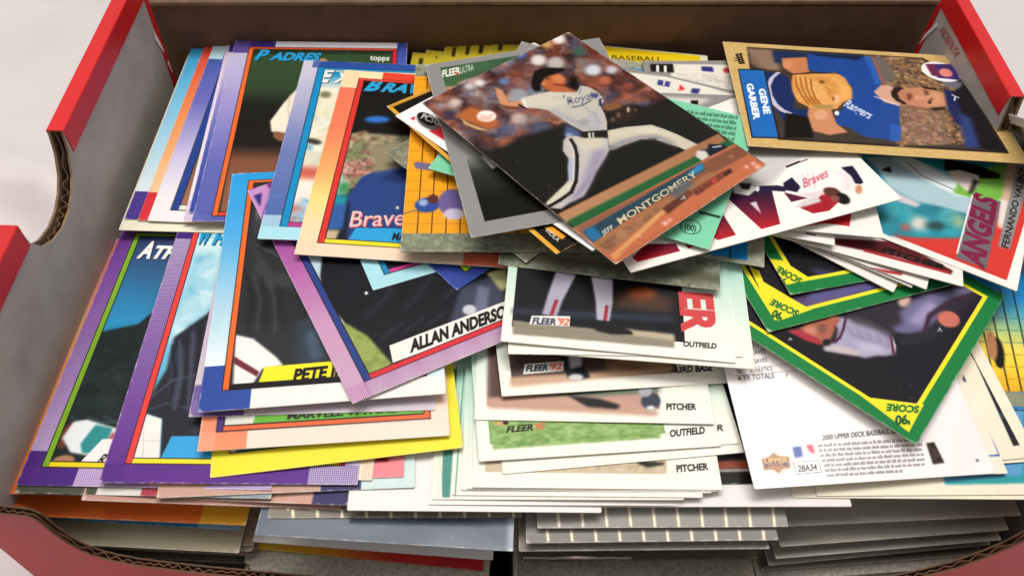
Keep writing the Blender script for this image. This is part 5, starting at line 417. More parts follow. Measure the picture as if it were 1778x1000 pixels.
('ud',(89.59,140.011,9.298,7.325,3.04,-0.534),('glossy white card back with small print and a hologram patch','#e3ddd8',0.12,None,0.35,8,[('F','#f4efee'),('t','4-YR TOTALS',[(2.87,30.5),(13.06,30.76),(3.24,32.08)],'#3a3638',0.03,0,0.04),('t','ATHLETICS',[(6.74,32.58),(13.18,33.08),(7.09,33.99)],'#3a3638',0.,0,0.04),('t',"'96",[(2.89,32.64),(4.52,32.71),(3.23,34.05)],'#3a3638',0.,0,0.04),('t','BRAVES',[(7.6,35.41),(12.43,35.84),(7.95,36.85)],'#3a3638',0.,0,0.04),('t','BRAVES',[(7.78,38.14),(12.64,38.59),(8.14,39.6)],'#3a3638',0.,0,0.04),('t',"'95",[(3.04,35.33),(4.52,35.42),(3.37,36.76)],'#3a3638',0.,0,0.04),('t','7',[(16.28,30.74),(16.91,30.7),(16.61,31.97)],'#3a3638',0.,0,0.04),('l',[(2.77,32.11),(25.96,32.83)],0.12,'#6a6668',0.06),('l',[(2.95,34.25),(23.26,34.81)],0.08,'#8a8688',0.06),('t','2000 UPPER DECK BASEBALL SERIES',[(21.05,11.88),(43.79,12.7),(21.48,13.32)],'#3a3638',0.04,0,0.04),('s',[(19.28,10.05),(47.21,10.02),(19.56,11.)],'#6f6a6c'),('s',[(19.27,8.68),(46.93,8.64),(19.55,9.62)],'#6f6a6c'),('s',[(19.27,7.31),(46.66,7.27),(19.55,8.24)],'#6f6a6c'),('s',[(19.26,5.95),(46.39,5.91),(19.54,6.88)],'#6f6a6c'),('s',[(19.26,4.6),(46.12,4.56),(19.53,5.52)],'#6f6a6c'),('s',[(19.25,3.26),(45.86,3.22),(19.53,4.18)],'#6f6a6c'),('s',[(19.25,1.93),(39.45,1.83),(19.52,2.84)],'#6f6a6c'),('p',[(3.73,7.89),(5.64,8.23),(7.31,9.4),(8.41,8.37),(11.06,8.04),(10.66,4.92),(8.65,4.74),(7.14,3.6),(5.95,4.76),(3.54,4.77)],'#a8763c',0.12),('p',[(4.25,7.54),(10.63,7.59),(10.23,5.57),(3.99,5.36)],'#5a3a54',0.12),('t','UPPER',[(4.16,6.6),(10.49,6.5),(4.47,7.84)],'#e0b25a',0.1,0,0.04),('t','DECK',[(4.88,5.3),(9.11,5.33),(5.16,6.38)],'#b9803c',0.1,0,0.04),('p',[(12.54,10.65),(18.3,10.92),(17.94,7.59),(12.23,7.33)],'#f4f0f0',0.1),('p',[(12.64,10.49),(14.99,10.65),(14.65,7.8),(12.42,7.47)],'#26459a',0.3),('p',[(16.25,10.73),(18.15,10.93),(17.98,8.22),(16.81,8.93)],'#d63a58',0.3),('l',[(11.68,6.42),(18.38,6.45)],0.15,'#4a4648',0.06),('l',[(18.38,6.45),(18.36,3.32)],0.15,'#4a4648',0.06),('l',[(18.36,3.32),(11.68,3.14)],0.15,'#4a4648',0.06),('l',[(11.68,3.14),(11.68,6.42)],0.15,'#4a4648',0.06),('t','28A34',[(12.29,3.72),(17.31,3.86),(12.65,5.57)],'#2a2628',0.04,0,0.04),('p',[(48.2,9.3),(50.46,9.48),(51.04,3.67),(47.85,3.4)],'#3f3430',0.15),('n',[(48.38,8.96),(50.03,9.18),(50.31,4.19),(48.33,3.85)],['#3f3430','#6b5848','#2a2220'],1.2,0.15,1),('e',[(59.9,3.72),(60.27,3.69),(59.74,3.33)],'#4a5a58',0.1)],[('number_box',[(11.68,6.42),(18.38,6.45),(18.36,3.32),(11.68,3.14)]),('hologram',[(48.2,9.3),(50.46,9.48),(51.04,3.67),(47.85,3.4)])])),
('s4',(88.933,184.902,10.836,193.089,0.475,-0.085),('green bordered card mostly hidden at the left of the green cards','#c9c4b0',0.38,None,0.35,5,[('F','#1b7a3e'),('p',[(3.7,3.7),(59.8,3.7),(59.8,85.2),(3.7,85.2)],'#f2e22c',0.05),('p',[(5,5),(58.5,5),(58.5,83.9),(5,83.9)],'#16131a',0.05),('S',),('p',[(66.47,74.29),(60.16,75.27),(59.82,83.6),(66.32,82.57)],'#16131a',0.2),('p',[(68.22,79.22),(60.16,75.27),(60.19,76.74),(68.44,80.82)],'#f2e22c',0.06),('e',[(61.72,71.83),(60.67,72.58),(63.23,74.)],'#e8705c',0.3)],[('picture',[(5,5),(58.5,5),(58.5,83.9),(5,83.9)])])),
('s3',(89.604,157.006,11.962,232.734,-1.126,0.355),('large green and yellow card with a crouching player in a grey jersey','#c9c4b0',0.38,None,0.35,8,[('F','#1b7a3e'),('p',[(3.7,3.7),(59.8,3.7),(59.8,85.2),(3.7,85.2)],'#f2e22c',0.05),('p',[(5,5),(58.5,5),(58.5,83.9),(5,83.9)],'#16131a',0.05),('S',),('g',[(61.51,34.46),(58.55,86.66),(-2.31,87.23),(37.23,43.35)],[(0,'#0f0e12'),(1,'#1a1720')],[(66.07,40.86),(33.47,77.39)],0.2),('p',[(36.45,50.4),(1.35,81.6),(6.58,83.62),(16.24,80.5),(31.62,76.59),(30.46,69.13),(37.55,58.24)],'#2a2430',1.),('p',[(41.88,53.71),(39.08,56.83),(36.95,61.88),(35.71,68.54),(38.52,71.74),(41.21,72.96),(43.48,71.26),(44.82,69.47),(48.07,67.22),(49.04,64.74),(53.42,57.3),(51.82,56.83),(48.53,58.52),(44.35,57.13)],'#a29eb8',0.35),('p',[(53.42,57.3),(51.99,56.92),(48.78,60.24),(46.54,66.14),(49.04,64.74)],'#c4b6b4',0.5),('p',[(38.53,56.55),(35.46,61.17),(34.16,69.4),(36.99,70.),(37.16,65.17),(39.4,59.14)],'#4a424c',0.9),('l',[(41.61,58.44),(43.04,60.93),(42.99,64.43)],0.7,'#7a7694',0.6),('l',[(40.45,60.91),(42.,63.25),(42.44,65.92)],0.7,'#7a7694',0.6),('l',[(39.3,63.36),(40.96,65.56),(41.88,67.4)],0.7,'#7a7694',0.6),('l',[(38.15,65.82),(39.92,67.87),(41.33,68.88)],0.7,'#7a7694',0.6),('l',[(37.,68.26),(38.89,70.18),(40.77,70.35)],0.7,'#7a7694',0.6),('p',[(44.83,61.81),(41.15,68.79),(42.2,71.01),(46.89,66.31)],'#bab4cc',0.9),('l',[(38.78,56.86),(43.36,58.24),(46.53,58.75),(48.64,58.4),(49.12,57.58)],0.7,'#4a1c34',0.12),('p',[(35.97,68.83),(37.14,70.42),(41.04,72.88),(41.94,72.43),(38.92,70.71)],'#5a2038',0.15),('p',[(35.78,69.62),(38.41,71.86),(40.93,73.),(38.74,71.49)],'#ded8de',0.12),('p',[(52.06,48.51),(48.82,49.5),(44.79,51.94),(42.34,54.67),(44.91,56.51),(48.52,57.09),(51.69,56.4),(52.65,54.76),(51.62,51.9)],'#ab624e',0.35),('e',[(49.89,51.52),(48.57,53.),(51.3,52.26)],'#c8806a',0.5),('e',[(46.98,53.61),(45.98,54.72),(48.58,54.44)],'#7a5040',0.6),('p',[(54.5,46.37),(51.89,48.41),(50.84,55.07),(52.52,55.76),(53.91,52.21)],'#a8303c',0.25),('t','A',[(57.38,48.32),(56.35,49.2),(56.36,47.75)],'#cfcacc',0.02,0,0.04),('e',[(50.45,56.66),(49.69,57.51),(51.5,57.19)],'#1a1620',0.2),('e',[(42.57,54.42),(41.12,56.04),(44.38,55.34)],'#a85c44',0.4),('p',[(34.12,69.74),(32.7,66.62),(29.3,65.95),(25.57,67.99),(17.4,69.72),(12.95,72.81),(1.13,81.51),(0.99,83.57),(8.07,79.48),(14.25,76.01),(22.07,77.01),(28.29,75.67),(32.53,72.68)],'#6a6688',0.5),('p',[(28.77,71.01),(20.13,71.62),(15.84,73.32),(18.26,75.23),(26.92,74.56)],'#9a90b4',0.9),('p',[(33.43,59.83),(25.67,66.97),(29.78,69.88),(34.38,68.28)],'#2c2630',0.9),('p',[(29.75,75.79),(21.93,74.16),(15.71,75.92),(3.45,82.41),(4.06,83.),(15.71,77.15),(22.39,75.75),(29.46,76.69)],'#3a2438',0.2),('p',[(34.2,70.82),(29.76,76.65),(21.46,79.18),(22.26,81.23),(31.44,78.23),(37.86,72.47)],'#23242f',0.6),('e',[(19.49,79.58),(18.32,82.43),(22.53,80.21)],'#c56e5c',0.3),('t','A',[(25.99,78.83),(24.98,79.95),(24.46,78.19)],'#b9b4b8',0.02,0,0.04),('e',[(21.99,67.1),(22.38,68.64),(24.67,66.92)],'#c9a89c',0.5),('R',[(4.9,4.9),(58.6,4.9),(58.6,84.),(4.9,84.)],0.05),('p',[(59.82,71.85),(50.9,85.59),(61.35,85.98)],'#f2e22c',0.05),('t','SCORE',[(52.13,84.99),(57.38,78.01),(54.41,85.49)],'#1c6a34',0.12,-0.1,0.04),('t',"'90",[(56.34,84.08),(59.34,81.2),(58.93,85.22)],'#1c5a30',0.12,0,0.04)],[('picture',[(5,5),(58.5,5),(58.5,83.9),(5,83.9)]),('corner_panel',[(59.52,72.71),(51.,85.47),(60.88,85.76)])])),
('s2',(85.772,188.907,12.364,200.626,0.137,-0.574),('green and yellow card second of the three upside down printed ones','#c9c4b0',0.38,None,0.35,8,[('F','#1b7a3e'),('p',[(3.7,3.7),(59.8,3.7),(59.8,85.2),(3.7,85.2)],'#f2e22c',0.05),('p',[(5,5),(58.5,5),(58.5,83.9),(5,83.9)],'#16131a',0.05),('S',),('g',[(52.11,80.35),(19.07,83.21),(21.56,86.93),(49.39,85.4)],[(0,'#4a4278'),(0.3,'#7a5a6a'),(1,'#3a3456')],[(50.5,80.82),(21.98,84.61)],0.8),('e',[(43.48,84.33),(41.21,84.98),(44.46,85.97)],'#8a5a50',0.6),('p',[(46.17,79.89),(23.82,81.41),(23.64,84.14),(46.5,83.68)],'#5a5488',0.9),('R',[(4.9,4.9),(58.6,4.9),(58.6,84.),(4.9,84.)],0.05),('p',[(57.72,69.97),(58.78,86.25),(47.47,85.32),(49.14,83.35)],'#f2e22c',0.05),('p',[(57.49,65.96),(55.35,68.39),(58.58,85.89),(59.79,85.75)],'#f2e22c',0.05),('t','SCORE',[(51.26,85.07),(56.7,78.83),(53.31,86.37)],'#1c6a34',0.12,-0.1,0.04),('t',"'90",[(55.98,84.55),(58.05,82.28),(58.15,86.43)],'#1c5a30',0.12,0,0.04)],[('picture',[(5,5),(58.5,5),(58.5,83.9),(5,83.9)]),('corner_panel',[(56.61,70.73),(58.38,85.53),(48.,84.95)])])),
('s1',(96.573,200.859,12.404,197.443,0.828,-1.55),('small showing green and yellow card,topmost of the upside down printed ones','#c9c4b0',0.38,None,0.35,8,[('F','#1b7a3e'),('p',[(3.7,3.7),(59.8,3.7),(59.8,85.2),(3.7,85.2)],'#f2e22c',0.05),('p',[(5,5),(58.5,5),(58.5,83.9),(5,83.9)],'#16131a',0.05),('S',),('p',[(53.37,80.8),(38.57,86.87),(42.44,86.95),(51.26,85.73)],'#3c3858',0.6),('R',[(4.9,4.9),(58.6,4.9),(58.6,84.),(4.9,84.)],0.05),('p',[(64.44,74.59),(60.05,76.43),(54.87,84.74),(65.5,85.55)],'#f2e22c',0.05),('t','SCORE',[(57.34,84.44),(62.1,78.28),(59.43,85.97)],'#1c6a34',0.12,-0.1,0.04),('t',"'90",[(61.57,83.98),(64.04,81.46),(63.67,85.94)],'#1c5a30',0.12,0,0.04)],[('picture',[(5,5),(58.5,5),(58.5,83.9),(5,83.9)]),('corner_panel',[(63.48,76.),(55.55,84.6),(63.48,84.93)])])),
('f1b',(35.536,168.591,12.856,-1.18,-0.06,-0.279),('cream edged card peeping out left below the legs card','#d9d2c0',0.4,None,0.35,5,[('F','#f3eddf'),('g',[(0,0),(63.5,0),(63.5,88.9),(0,88.9)],[(0,'#f5f0e4'),(0.1,'#eef0e2'),(0.5,'#98d2bc'),(1,'#74bfa2')],[(0,0),(0,88.9)],0.05)],[])),
('f1c',(29.396,169.723,13.154,2.985,-0.131,-0.251),('mint bordered card peeping out right behind the legs card','#d9d2c0',0.4,None,0.35,5,[('F','#f3eddf'),('g',[(0,0),(63.5,0),(63.5,88.9),(0,88.9)],[(0,'#f5f0e4'),(0.1,'#eef0e2'),(0.5,'#98d2bc'),(1,'#74bfa2')],[(0,0),(0,88.9)],0.05)],[])),
('f1',(30.931,170.295,13.741,-1.846,-0.134,0.63),("mint card showing a player's grey trousered legs and red letters",'#d9d2c0',0.4,None,0.35,8,[('F','#f3eddf'),('g',[(0,0),(63.5,0),(63.5,88.9),(0,88.9)],[(0,'#f5f0e4'),(0.1,'#eef0e2'),(0.5,'#98d2bc'),(1,'#74bfa2')],[(0,0),(0,88.9)],0.05),('p',[(2.6,5.2),(50.,5.2),(50.,84.9),(2.6,84.9)],'#101014',0.05),('p',[(32.83,20.97),(47.26,20.57),(47.02,14.44),(29.6,14.46)],'#4a3428',1.2),('e',[(38.57,20.6),(42.85,21.09),(38.54,18.33)],'#8a4526',1.),('p',[(2.36,11.34),(47.32,13.88),(47.22,11.49),(2.51,9.37)],'#2b3346',0.8),('p',[(2.68,7.23),(47.19,6.63),(47.04,3.),(3.04,2.64)],'#8f8574',0.3),('p',[(29.64,7.94),(47.23,7.6),(47.13,5.29),(32.81,5.98)],'#b9ac92',0.4),('p',[(13.86,26.15),(20.02,26.44),(16.14,15.54),(14.78,9.98),(10.61,10.1),(11.84,17.09)],'#aaa6b6',0.25),('p',[(14.02,15.71),(14.99,15.82),(13.65,10.05),(12.69,10.14)],'#9a2634',0.1),('p',[(23.67,26.87),(30.18,26.35),(30.23,16.56),(29.31,9.46),(25.8,9.85),(25.36,16.61)],'#b4b0be',0.25),('p',[(28.13,15.3),(29.1,15.41),(28.51,9.37),(27.56,9.46)],'#9a2634',0.1),('p',[(25.48,9.82),(29.63,9.89),(35.66,7.07),(35.65,6.1),(29.65,5.62),(25.54,6.32)],'#121214',0.2),('p',[(7.78,9.38),(18.44,10.4),(18.4,6.87),(7.34,6.39)],'#e9e7e0',0.06),('t','FLEER',[(8.12,6.68),(14.6,7.02),(8.14,8.83)],'#16263a',0.08,0.15,0.04),('t',"'92",[(14.91,7.05),(18.07,7.22),(15.12,9.43)],'#e8573c',0.06,0.15,0.04),('t','ER',[(49.48,22.69),(49.8,8.46),(58.71,22.93)],'#d0474a',0.12,0,0.04),('t','OUTFIELD',[(49.43,3.83),(58.53,4.09),(49.66,5.57)],'#15130f',0.08,0,0.04)],[('picture',[(2.6,5.2),(50.,5.2),(50.,84.9),(2.6,84.9)]),('brand_panel',[(7.78,9.38),(18.44,10.4),(18.4,6.87),(7.34,6.39)])])),
('l2',(31.463,194.57,14.557,-5.613,-0.751,-1.705),('card with a mottled stone grey border crossing above the legs card','#7d8270',0.38,None,0.35,5,[('F','#8b8f7c'),('n',[(0,0),(63.5,0),(63.5,88.9),(0,88.9)],['#8b8f7c','#7a7e68','#6a6c58','#9a9d8c','#565846'],1.6,0.2,1),('p',[(0,2.4),(63.5,2.4),(63.5,6),(0,6)],'#5a5c48',0.8)],[])),
('gb',(47.755,205.264,15.083,-8.678,-1.155,-0.503),('stone bordered card with a bright blue grid picture','#7d8270',0.38,None,0.35,5,[('F','#9a9a88'),('n',[(0,0),(63.5,0),(63.5,88.9),(0,88.9)],['#9a9a88','#8a8a74','#aaaa9a'],1.4,0.2,1),('p',[(4,1.5),(58.5,1.5),(58.5,84.9),(4,84.9)],'#1d86cc',0.05),('l',[(53.5,1.5),(53.5,84.9)],0.4,'#16384f',0.05),('l',[(47.3,1.5),(47.3,84.9)],0.4,'#16384f',0.05),('l',[(41.1,1.5),(41.1,84.9)],0.4,'#16384f',0.05),('l',[(34.9,1.5),(34.9,84.9)],0.4,'#16384f',0.05),('l',[(28.7,1.5),(28.7,84.9)],0.4,'#16384f',0.05),('l',[(22.5,1.5),(22.5,84.9)],0.4,'#16384f',0.05),('l',[(16.3,1.5),(16.3,84.9)],0.4,'#16384f',0.05),('l',[(10.1,1.5),(10.1,84.9)],0.4,'#16384f',0.05),('l',[(4,6),(58.5,6)],0.25,'#186aa4',0.05),('l',[(4,14),(58.5,14)],0.25,'#186aa4',0.05),('l',[(4,22),(58.5,22)],0.25,'#186aa4',0.05),('l',[(4,30),(58.5,30)],0.25,'#186aa4',0.05),('l',[(4,38),(58.5,38)],0.25,'#186aa4',0.05),('l',[(4,46),(58.5,46)],0.25,'#186aa4',0.05),('l',[(4,54),(58.5,54)],0.25,'#186aa4',0.05),('l',[(4,62),(58.5,62)],0.25,'#186aa4',0.05),('l',[(4,70),(58.5,70)],0.25,'#186aa4',0.05)],[])),
('st2',(10.428,208.009,14.633,-42.76,0.045,-1.185),('stone grey bordered card turned diagonally beneath the orange grid card','#7d8270',0.38,None,0.35,5,[('F','#878b76'),('n',[(0,0),(63.5,0),(63.5,88.9),(0,88.9)],['#878b76','#73775f','#9a9e88','#7a6a58'],1.5,0.2,1)],[])),
('grd',(-4.142,201.404,14.783,3.863,-1.426,-0.65),('stone bordered card with an orange grid and a small batter figure','#7d8270',0.38,None,0.35,8,[('F','#8b9078'),('n',[(0,0),(63.5,0),(63.5,88.9),(0,88.9)],['#8b9078','#767a62','#9da28c','#6a6e5a'],1.3,0.2,1),('p',[(0,7.2),(63.5,7.2),(63.5,81.9),(0,81.9)],'#f3a21e',0.05),('l',[(4.5,7.2),(4.5,81.9)],0.35,'#4a2f0c',0.05),('l',[(8.7,7.2),(8.7,81.9)],0.35,'#4a2f0c',0.05),('l',[(12.9,7.2),(12.9,81.9)],0.35,'#4a2f0c',0.05),('l',[(17.1,7.2),(17.1,81.9)],0.35,'#4a2f0c',0.05),('l',[(21.3,7.2),(21.3,81.9)],0.35,'#4a2f0c',0.05),('l',[(25.5,7.2),(25.5,81.9)],0.35,'#4a2f0c',0.05),('l',[(29.7,7.2),(29.7,81.9)],0.35,'#4a2f0c',0.05),('l',[(33.9,7.2),(33.9,81.9)],0.35,'#4a2f0c',0.05),('l',[(38.1,7.2),(38.1,81.9)],0.35,'#4a2f0c',0.05),('l',[(0,11.),(63.5,11.)],0.22,'#b9741a',0.05),('l',[(0,15.6),(63.5,15.6)],0.22,'#b9741a',0.05),('l',[(0,20.2),(63.5,20.2)],0.22,'#b9741a',0.05),('l',[(0,24.8),(63.5,24.8)],0.22,'#b9741a',0.05),('l',[(0,29.4),(63.5,29.4)],0.22,'#b9741a',0.05),('l',[(0,34.),(63.5,34.)],0.22,'#b9741a',0.05),('l',[(0,38.6),(63.5,38.6)],0.22,'#b9741a',0.05),('l',[(0,43.2),(63.5,43.2)],0.22,'#b9741a',0.05),('l',[(0,47.8),(63.5,47.8)],0.22,'#b9741a',0.05),('l',[(0,52.4),(63.5,52.4)],0.22,'#b9741a',0.05),('l',[(0,57.),(63.5,57.)],0.22,'#b9741a',0.05),('l',[(0,61.6),(63.5,61.6)],0.22,'#b9741a',0.05),('l',[(0,66.2),(63.5,66.2)],0.22,'#b9741a',0.05),('l',[(0,70.8),(63.5,70.8)],0.22,'#b9741a',0.05),('l',[(0,75.4),(63.5,75.4)],0.22,'#b9741a',0.05),('l',[(0,80.),(63.5,80.)],0.22,'#b9741a',0.05),('p',[(1.89,37.02),(2.57,38.09),(10.46,36.53),(9.65,33.61),(2.73,34.89)],'#6a6488',0.15),('e',[(7.02,18.9),(10.82,19.38),(7.35,15.75)],'#2c4896',0.2),('e',[(8.67,21.36),(10.42,21.37),(8.74,19.39)],'#5a2a24',0.2),('e',[(14.49,19.9),(18.68,19.91),(14.62,14.08)],'#6a5a94',0.3),('e',[(15.12,15.04),(18.23,15.04),(15.17,12.65)],'#c9bfd4',0.4),('l',[(-0.05,15.),(2.63,16.45),(5.07,15.98)],0.4,'#5a5a60',0.06),('e',[(5.76,19.87),(7.15,19.88),(5.82,18.4)],'#9aa6d0',0.3)],[('picture',[(0.19,51.64),(56.31,50.89),(52.93,5.23),(0.04,5.19)])])),
('wa',(88.754,202.44,12.801,57.945,1.923,4.801),('white bordered card,lowest of the fanned white cards','#d9d2c8',0.38,None,0.35,5,[('F','#efe9e2')],[])),
('wb',(89.971,202.012,13.403,62.801,1.718,4.739),('white bordered card,second lowest of the fanned white cards','#d9d2c8',0.38,None,0.35,5,[('F','#efe9e2')],[])),
('wc',(91.719,200.053,13.889,65.147,1.436,4.631),('white card with a thin red line in the fanned white cards','#d9d2c8',0.38,None,0.35,5,[('F','#efe9e2'),('p',[(-0.41,17.67),(2.7,7.22),(1.6,7.71),(0.26,11.52)],'#b03038',0.1),('t','RANGERS',[(-1.17,14.63),(1.79,7.4),(0.46,14.6)],'#c0404a',0.05,0,0.04)],[])),
('wd',(94.934,196.15,14.757,74.418,0.935,4.146),('white card with a dark red strip,topmost of the fanned white cards','#d9d2c8',0.38,None,0.35,5,[('F','#efe9e2'),('p',[(5.75,37.1),(11.81,18.46),(5.57,2.72),(3.57,3.43),(4.94,18.38),(3.05,36.77)],'#5a1a1c',0.12),('t','PITCHER',[(5.43,23.4),(4.57,5.19),(7.98,22.79)],'#15110f',0.12,0.1,0.04),('p',[(4.67,28.41),(4.74,3.56),(3.62,3.91),(3.41,28.37)],'#a82c30',0.1)],[])),
('gs1',(89.5,223.913,15.075,96.934,0.939,0.421),('grey card back with the number eleven in a black box','#8a8680',0.4,None,0.35,5,[('F','#8f8b87'),('p',[(61.56,77.96),(59.93,24.62),(42.54,25.83),(46.94,60.31),(54.72,79.92)],'#e3ddd0',0.12),('p',[(61.6,86.13),(61.56,77.75),(56.65,78.3),(57.35,86.48)],'#15130f',0.12),('t','11',[(57.34,84.61),(56.99,80.93),(60.93,83.95)],'#efece4',0.1,0,0.04),('p',[(60.18,67.71),(59.83,63.56),(56.88,63.81),(57.56,68.07)],'#2c2c7a',0.15),('e',[(57.82,58.96),(57.82,57.69),(56.19,59.34)],'#d0404a',0.2),('n',[(56.32,77.53),(54.89,58.4),(47.57,60.16),(54.06,77.98)],['#e3ddd0','#e3ddd0','#b9b2a6'],1.,0.1,1)],[('number_box',[(61.6,86.13),(61.56,77.75),(56.65,78.3),(57.35,86.48)])])),
('gs2',(31.531,213.389,16.263,73.111,-0.192,0.197),('grey card back with three small team emblems in a cream band','#8a8680',0.4,None,0.35,5,[('F','#8f8b87'),('p',[(60.25,52.48),(61.,47.22),(64.02,32.14),(62.56,5.86),(60.72,5.55),(53.73,34.28),(51.19,43.85)],'#e3ddd0',0.12),('p',[(60.86,37.4),(61.22,33.15),(58.28,32.89),(57.92,37.11)],'#33357e',0.15),('p',[(61.23,35.63),(61.23,34.81),(58.6,34.6),(58.37,35.17)],'#d9d4d0',0.1),('p',[(61.27,29.67),(59.18,27.38),(57.35,29.42)],'#d8303c',0.2),('p',[(60.7,25.26),(61.45,22.57),(58.39,22.74),(58.02,25.3)],'#2c3474',0.15)],[])),
('gs3',(32.667,199.409,16.652,92.133,-0.112,0.143),('grey card back with a faded cream panel above the mint card','#8a8680',0.4,None,0.35,5,[('F','#8c8884'),('p',[(61.43,30.52),(60.88,11.57),(56.65,18.24),(58.,26.92)],'#d9d3c8',0.8),('p',[(59.91,18.82),(60.04,16.23),(57.62,16.74),(58.09,19.24)],'#15130f',0.1)],[])),
('ang',(118.59,201.487,15.619,64.386,1.139,1.809),('red bordered card with upright grey and maroon team letters','#e3dcd2',0.38,None,0.35,8,[('F','#f2ece4'),('p',[(32.75,91.91),(58.05,-0.14),(2.69,3.25),(2.6,39.38),(2.64,63.43)],'#d2382f',0.06),('p',[(32.75,91.91),(82.88,3.43),(64.36,8.52),(41.38,8.92),(17.19,14.99),(12.4,18.71),(1.96,37.32),(2.64,63.43)],'#2a8ca0',0.3),('n',[(20.35,44.73),(31.65,17.19),(12.9,18.79),(2.44,37.43)],['#2a9cae','#1f7a8c','#58a8a8','#1d5a6a','#3aa4b4'],8,1.6,1.5),('e',[(12.31,30.5),(13.78,28.14),(9.31,29.92)],'#e0d0c0',1.2),('e',[(8.22,33.91),(9.,32.66),(6.74,33.61)],'#c8503c',1.),('e',[(14.13,25.76),(15.9,22.93),(12.37,25.44)],'#2a3f3c',1.),('e',[(19.86,19.75),(20.75,18.32),(16.78,19.25)],'#a8b890',1.2),('p',[(3.41,37.63),(4.78,28.37),(16.39,13.16),(8.48,13.67),(2.9,34.91)],'#cf3a30',0.9),('p',[(33.56,52.61),(42.09,39.23),(39.98,18.46),(32.67,15.56),(24.95,17.58),(23.9,24.83),(21.52,33.34),(23.61,41.95),(30.61,48.14)],'#a9c4cc',0.5),('p',[(31.83,51.25),(26.46,47.2),(22.46,38.97),(21.21,31.49),(18.9,32.83),(18.31,40.82),(23.23,47.41)],'#cfc4c8',0.5),('p',[(37.49,44.92),(42.09,39.23),(37.53,19.89),(33.02,17.4),(31.31,22.51),(33.39,33.8)],'#dfe9ec',0.5),('l',[(38.67,39.49),(34.79,34.07),(33.33,18.34)],0.35,'#4a4448',0.15),('p',[(32.17,23.55),(42.14,22.45),(51.86,14.69),(61.17,10.36),(48.97,9.17),(36.22,8.96),(33.02,17.4)],'#7ab84a',0.35),('p',[(29.98,46.12),(33.79,44.13),(30.75,42.92)],'#15130f',0.2),('p',[(47.37,28.89),(50.29,18.17),(49.84,11.29),(47.59,11.36),(43.88,17.22),(44.64,21.),(41.84,27.94)],'#15130f',0.25),('p',[(41.51,26.95),(44.5,23.75),(45.32,17.43),(39.4,16.92),(35.3,19.54),(37.37,22.59)],'#e2cfc8',0.3),('p',[(42.82,18.89),(42.45,17.01),(35.77,17.82),(33.91,19.33)],'#3a3a30',0.4),('p',[(62.72,10.56),(69.22,1.97),(46.04,3.94),(23.87,6.48),(23.89,8.72),(39.55,9.39)],'#d9b898',0.35),('p',[(37.75,9.87),(37.8,7.39),(26.49,6.81),(24.77,8.66)],'#e3dcd8',0.5),('p',[(15.56,7.43),(16.24,4.14),(63.16,2.06),(74.09,3.44),(66.09,6.85)],'#8f8c8c',0.08),('t','FERNANDO VALENZUELA',[(16.2,4.64),(68.1,3.72),(16.04,6.64)],'#211d1d',0.06,0,0.04),('p',[(3.72,17.97),(33.43,18.18),(36.57,9.36),(3.35,9.24),(4.13,11.34)],'#6a6468',0.12),('t','ANGELS',[(3.26,10.22),(36.4,10.58),(3.61,17.28)],'#c9c6c8',0.32,0,0.05),('t','ANGELS',[(3.26,10.22),(36.4,10.58),(3.71,17.13)],'#7a1f42',0.13,0,0.05),('l',[(5.83,17.98),(34.19,17.93)],0.5,'#efeae8',0.06)],[('team_panel',[(3.72,17.97),(33.43,18.18),(36.57,9.36),(3.35,9.24)]),('name_banner',[(15.56,7.43),(16.24,4.14),(49.98,2.6),(50.62,5.57)])])),
('ws',(55.269,203.223,16.862,79.814,0.311,4.115),('small white corner with a red and grey line over the fanned cards','#d9d2c8',0.38,None,0.35,5,[('F','#efe9e2'),('l',[(2.97,8.23),(2.94,5.71)],0.6,'#2a2422',0.06)],[])),
('we',(65.358,200.958,17.75,86.5,-0.96,4.026),('white card with a deep red letter edge under the batter card','#d9d2c8',0.38,None,0.35,5,[('F','#f1ebe2'),('p',[(1.01,25.77),(8.06,16.07),(12.34,7.21),(3.71,9.45),(4.,16.47)],'#b5202c',0.06)],[])),
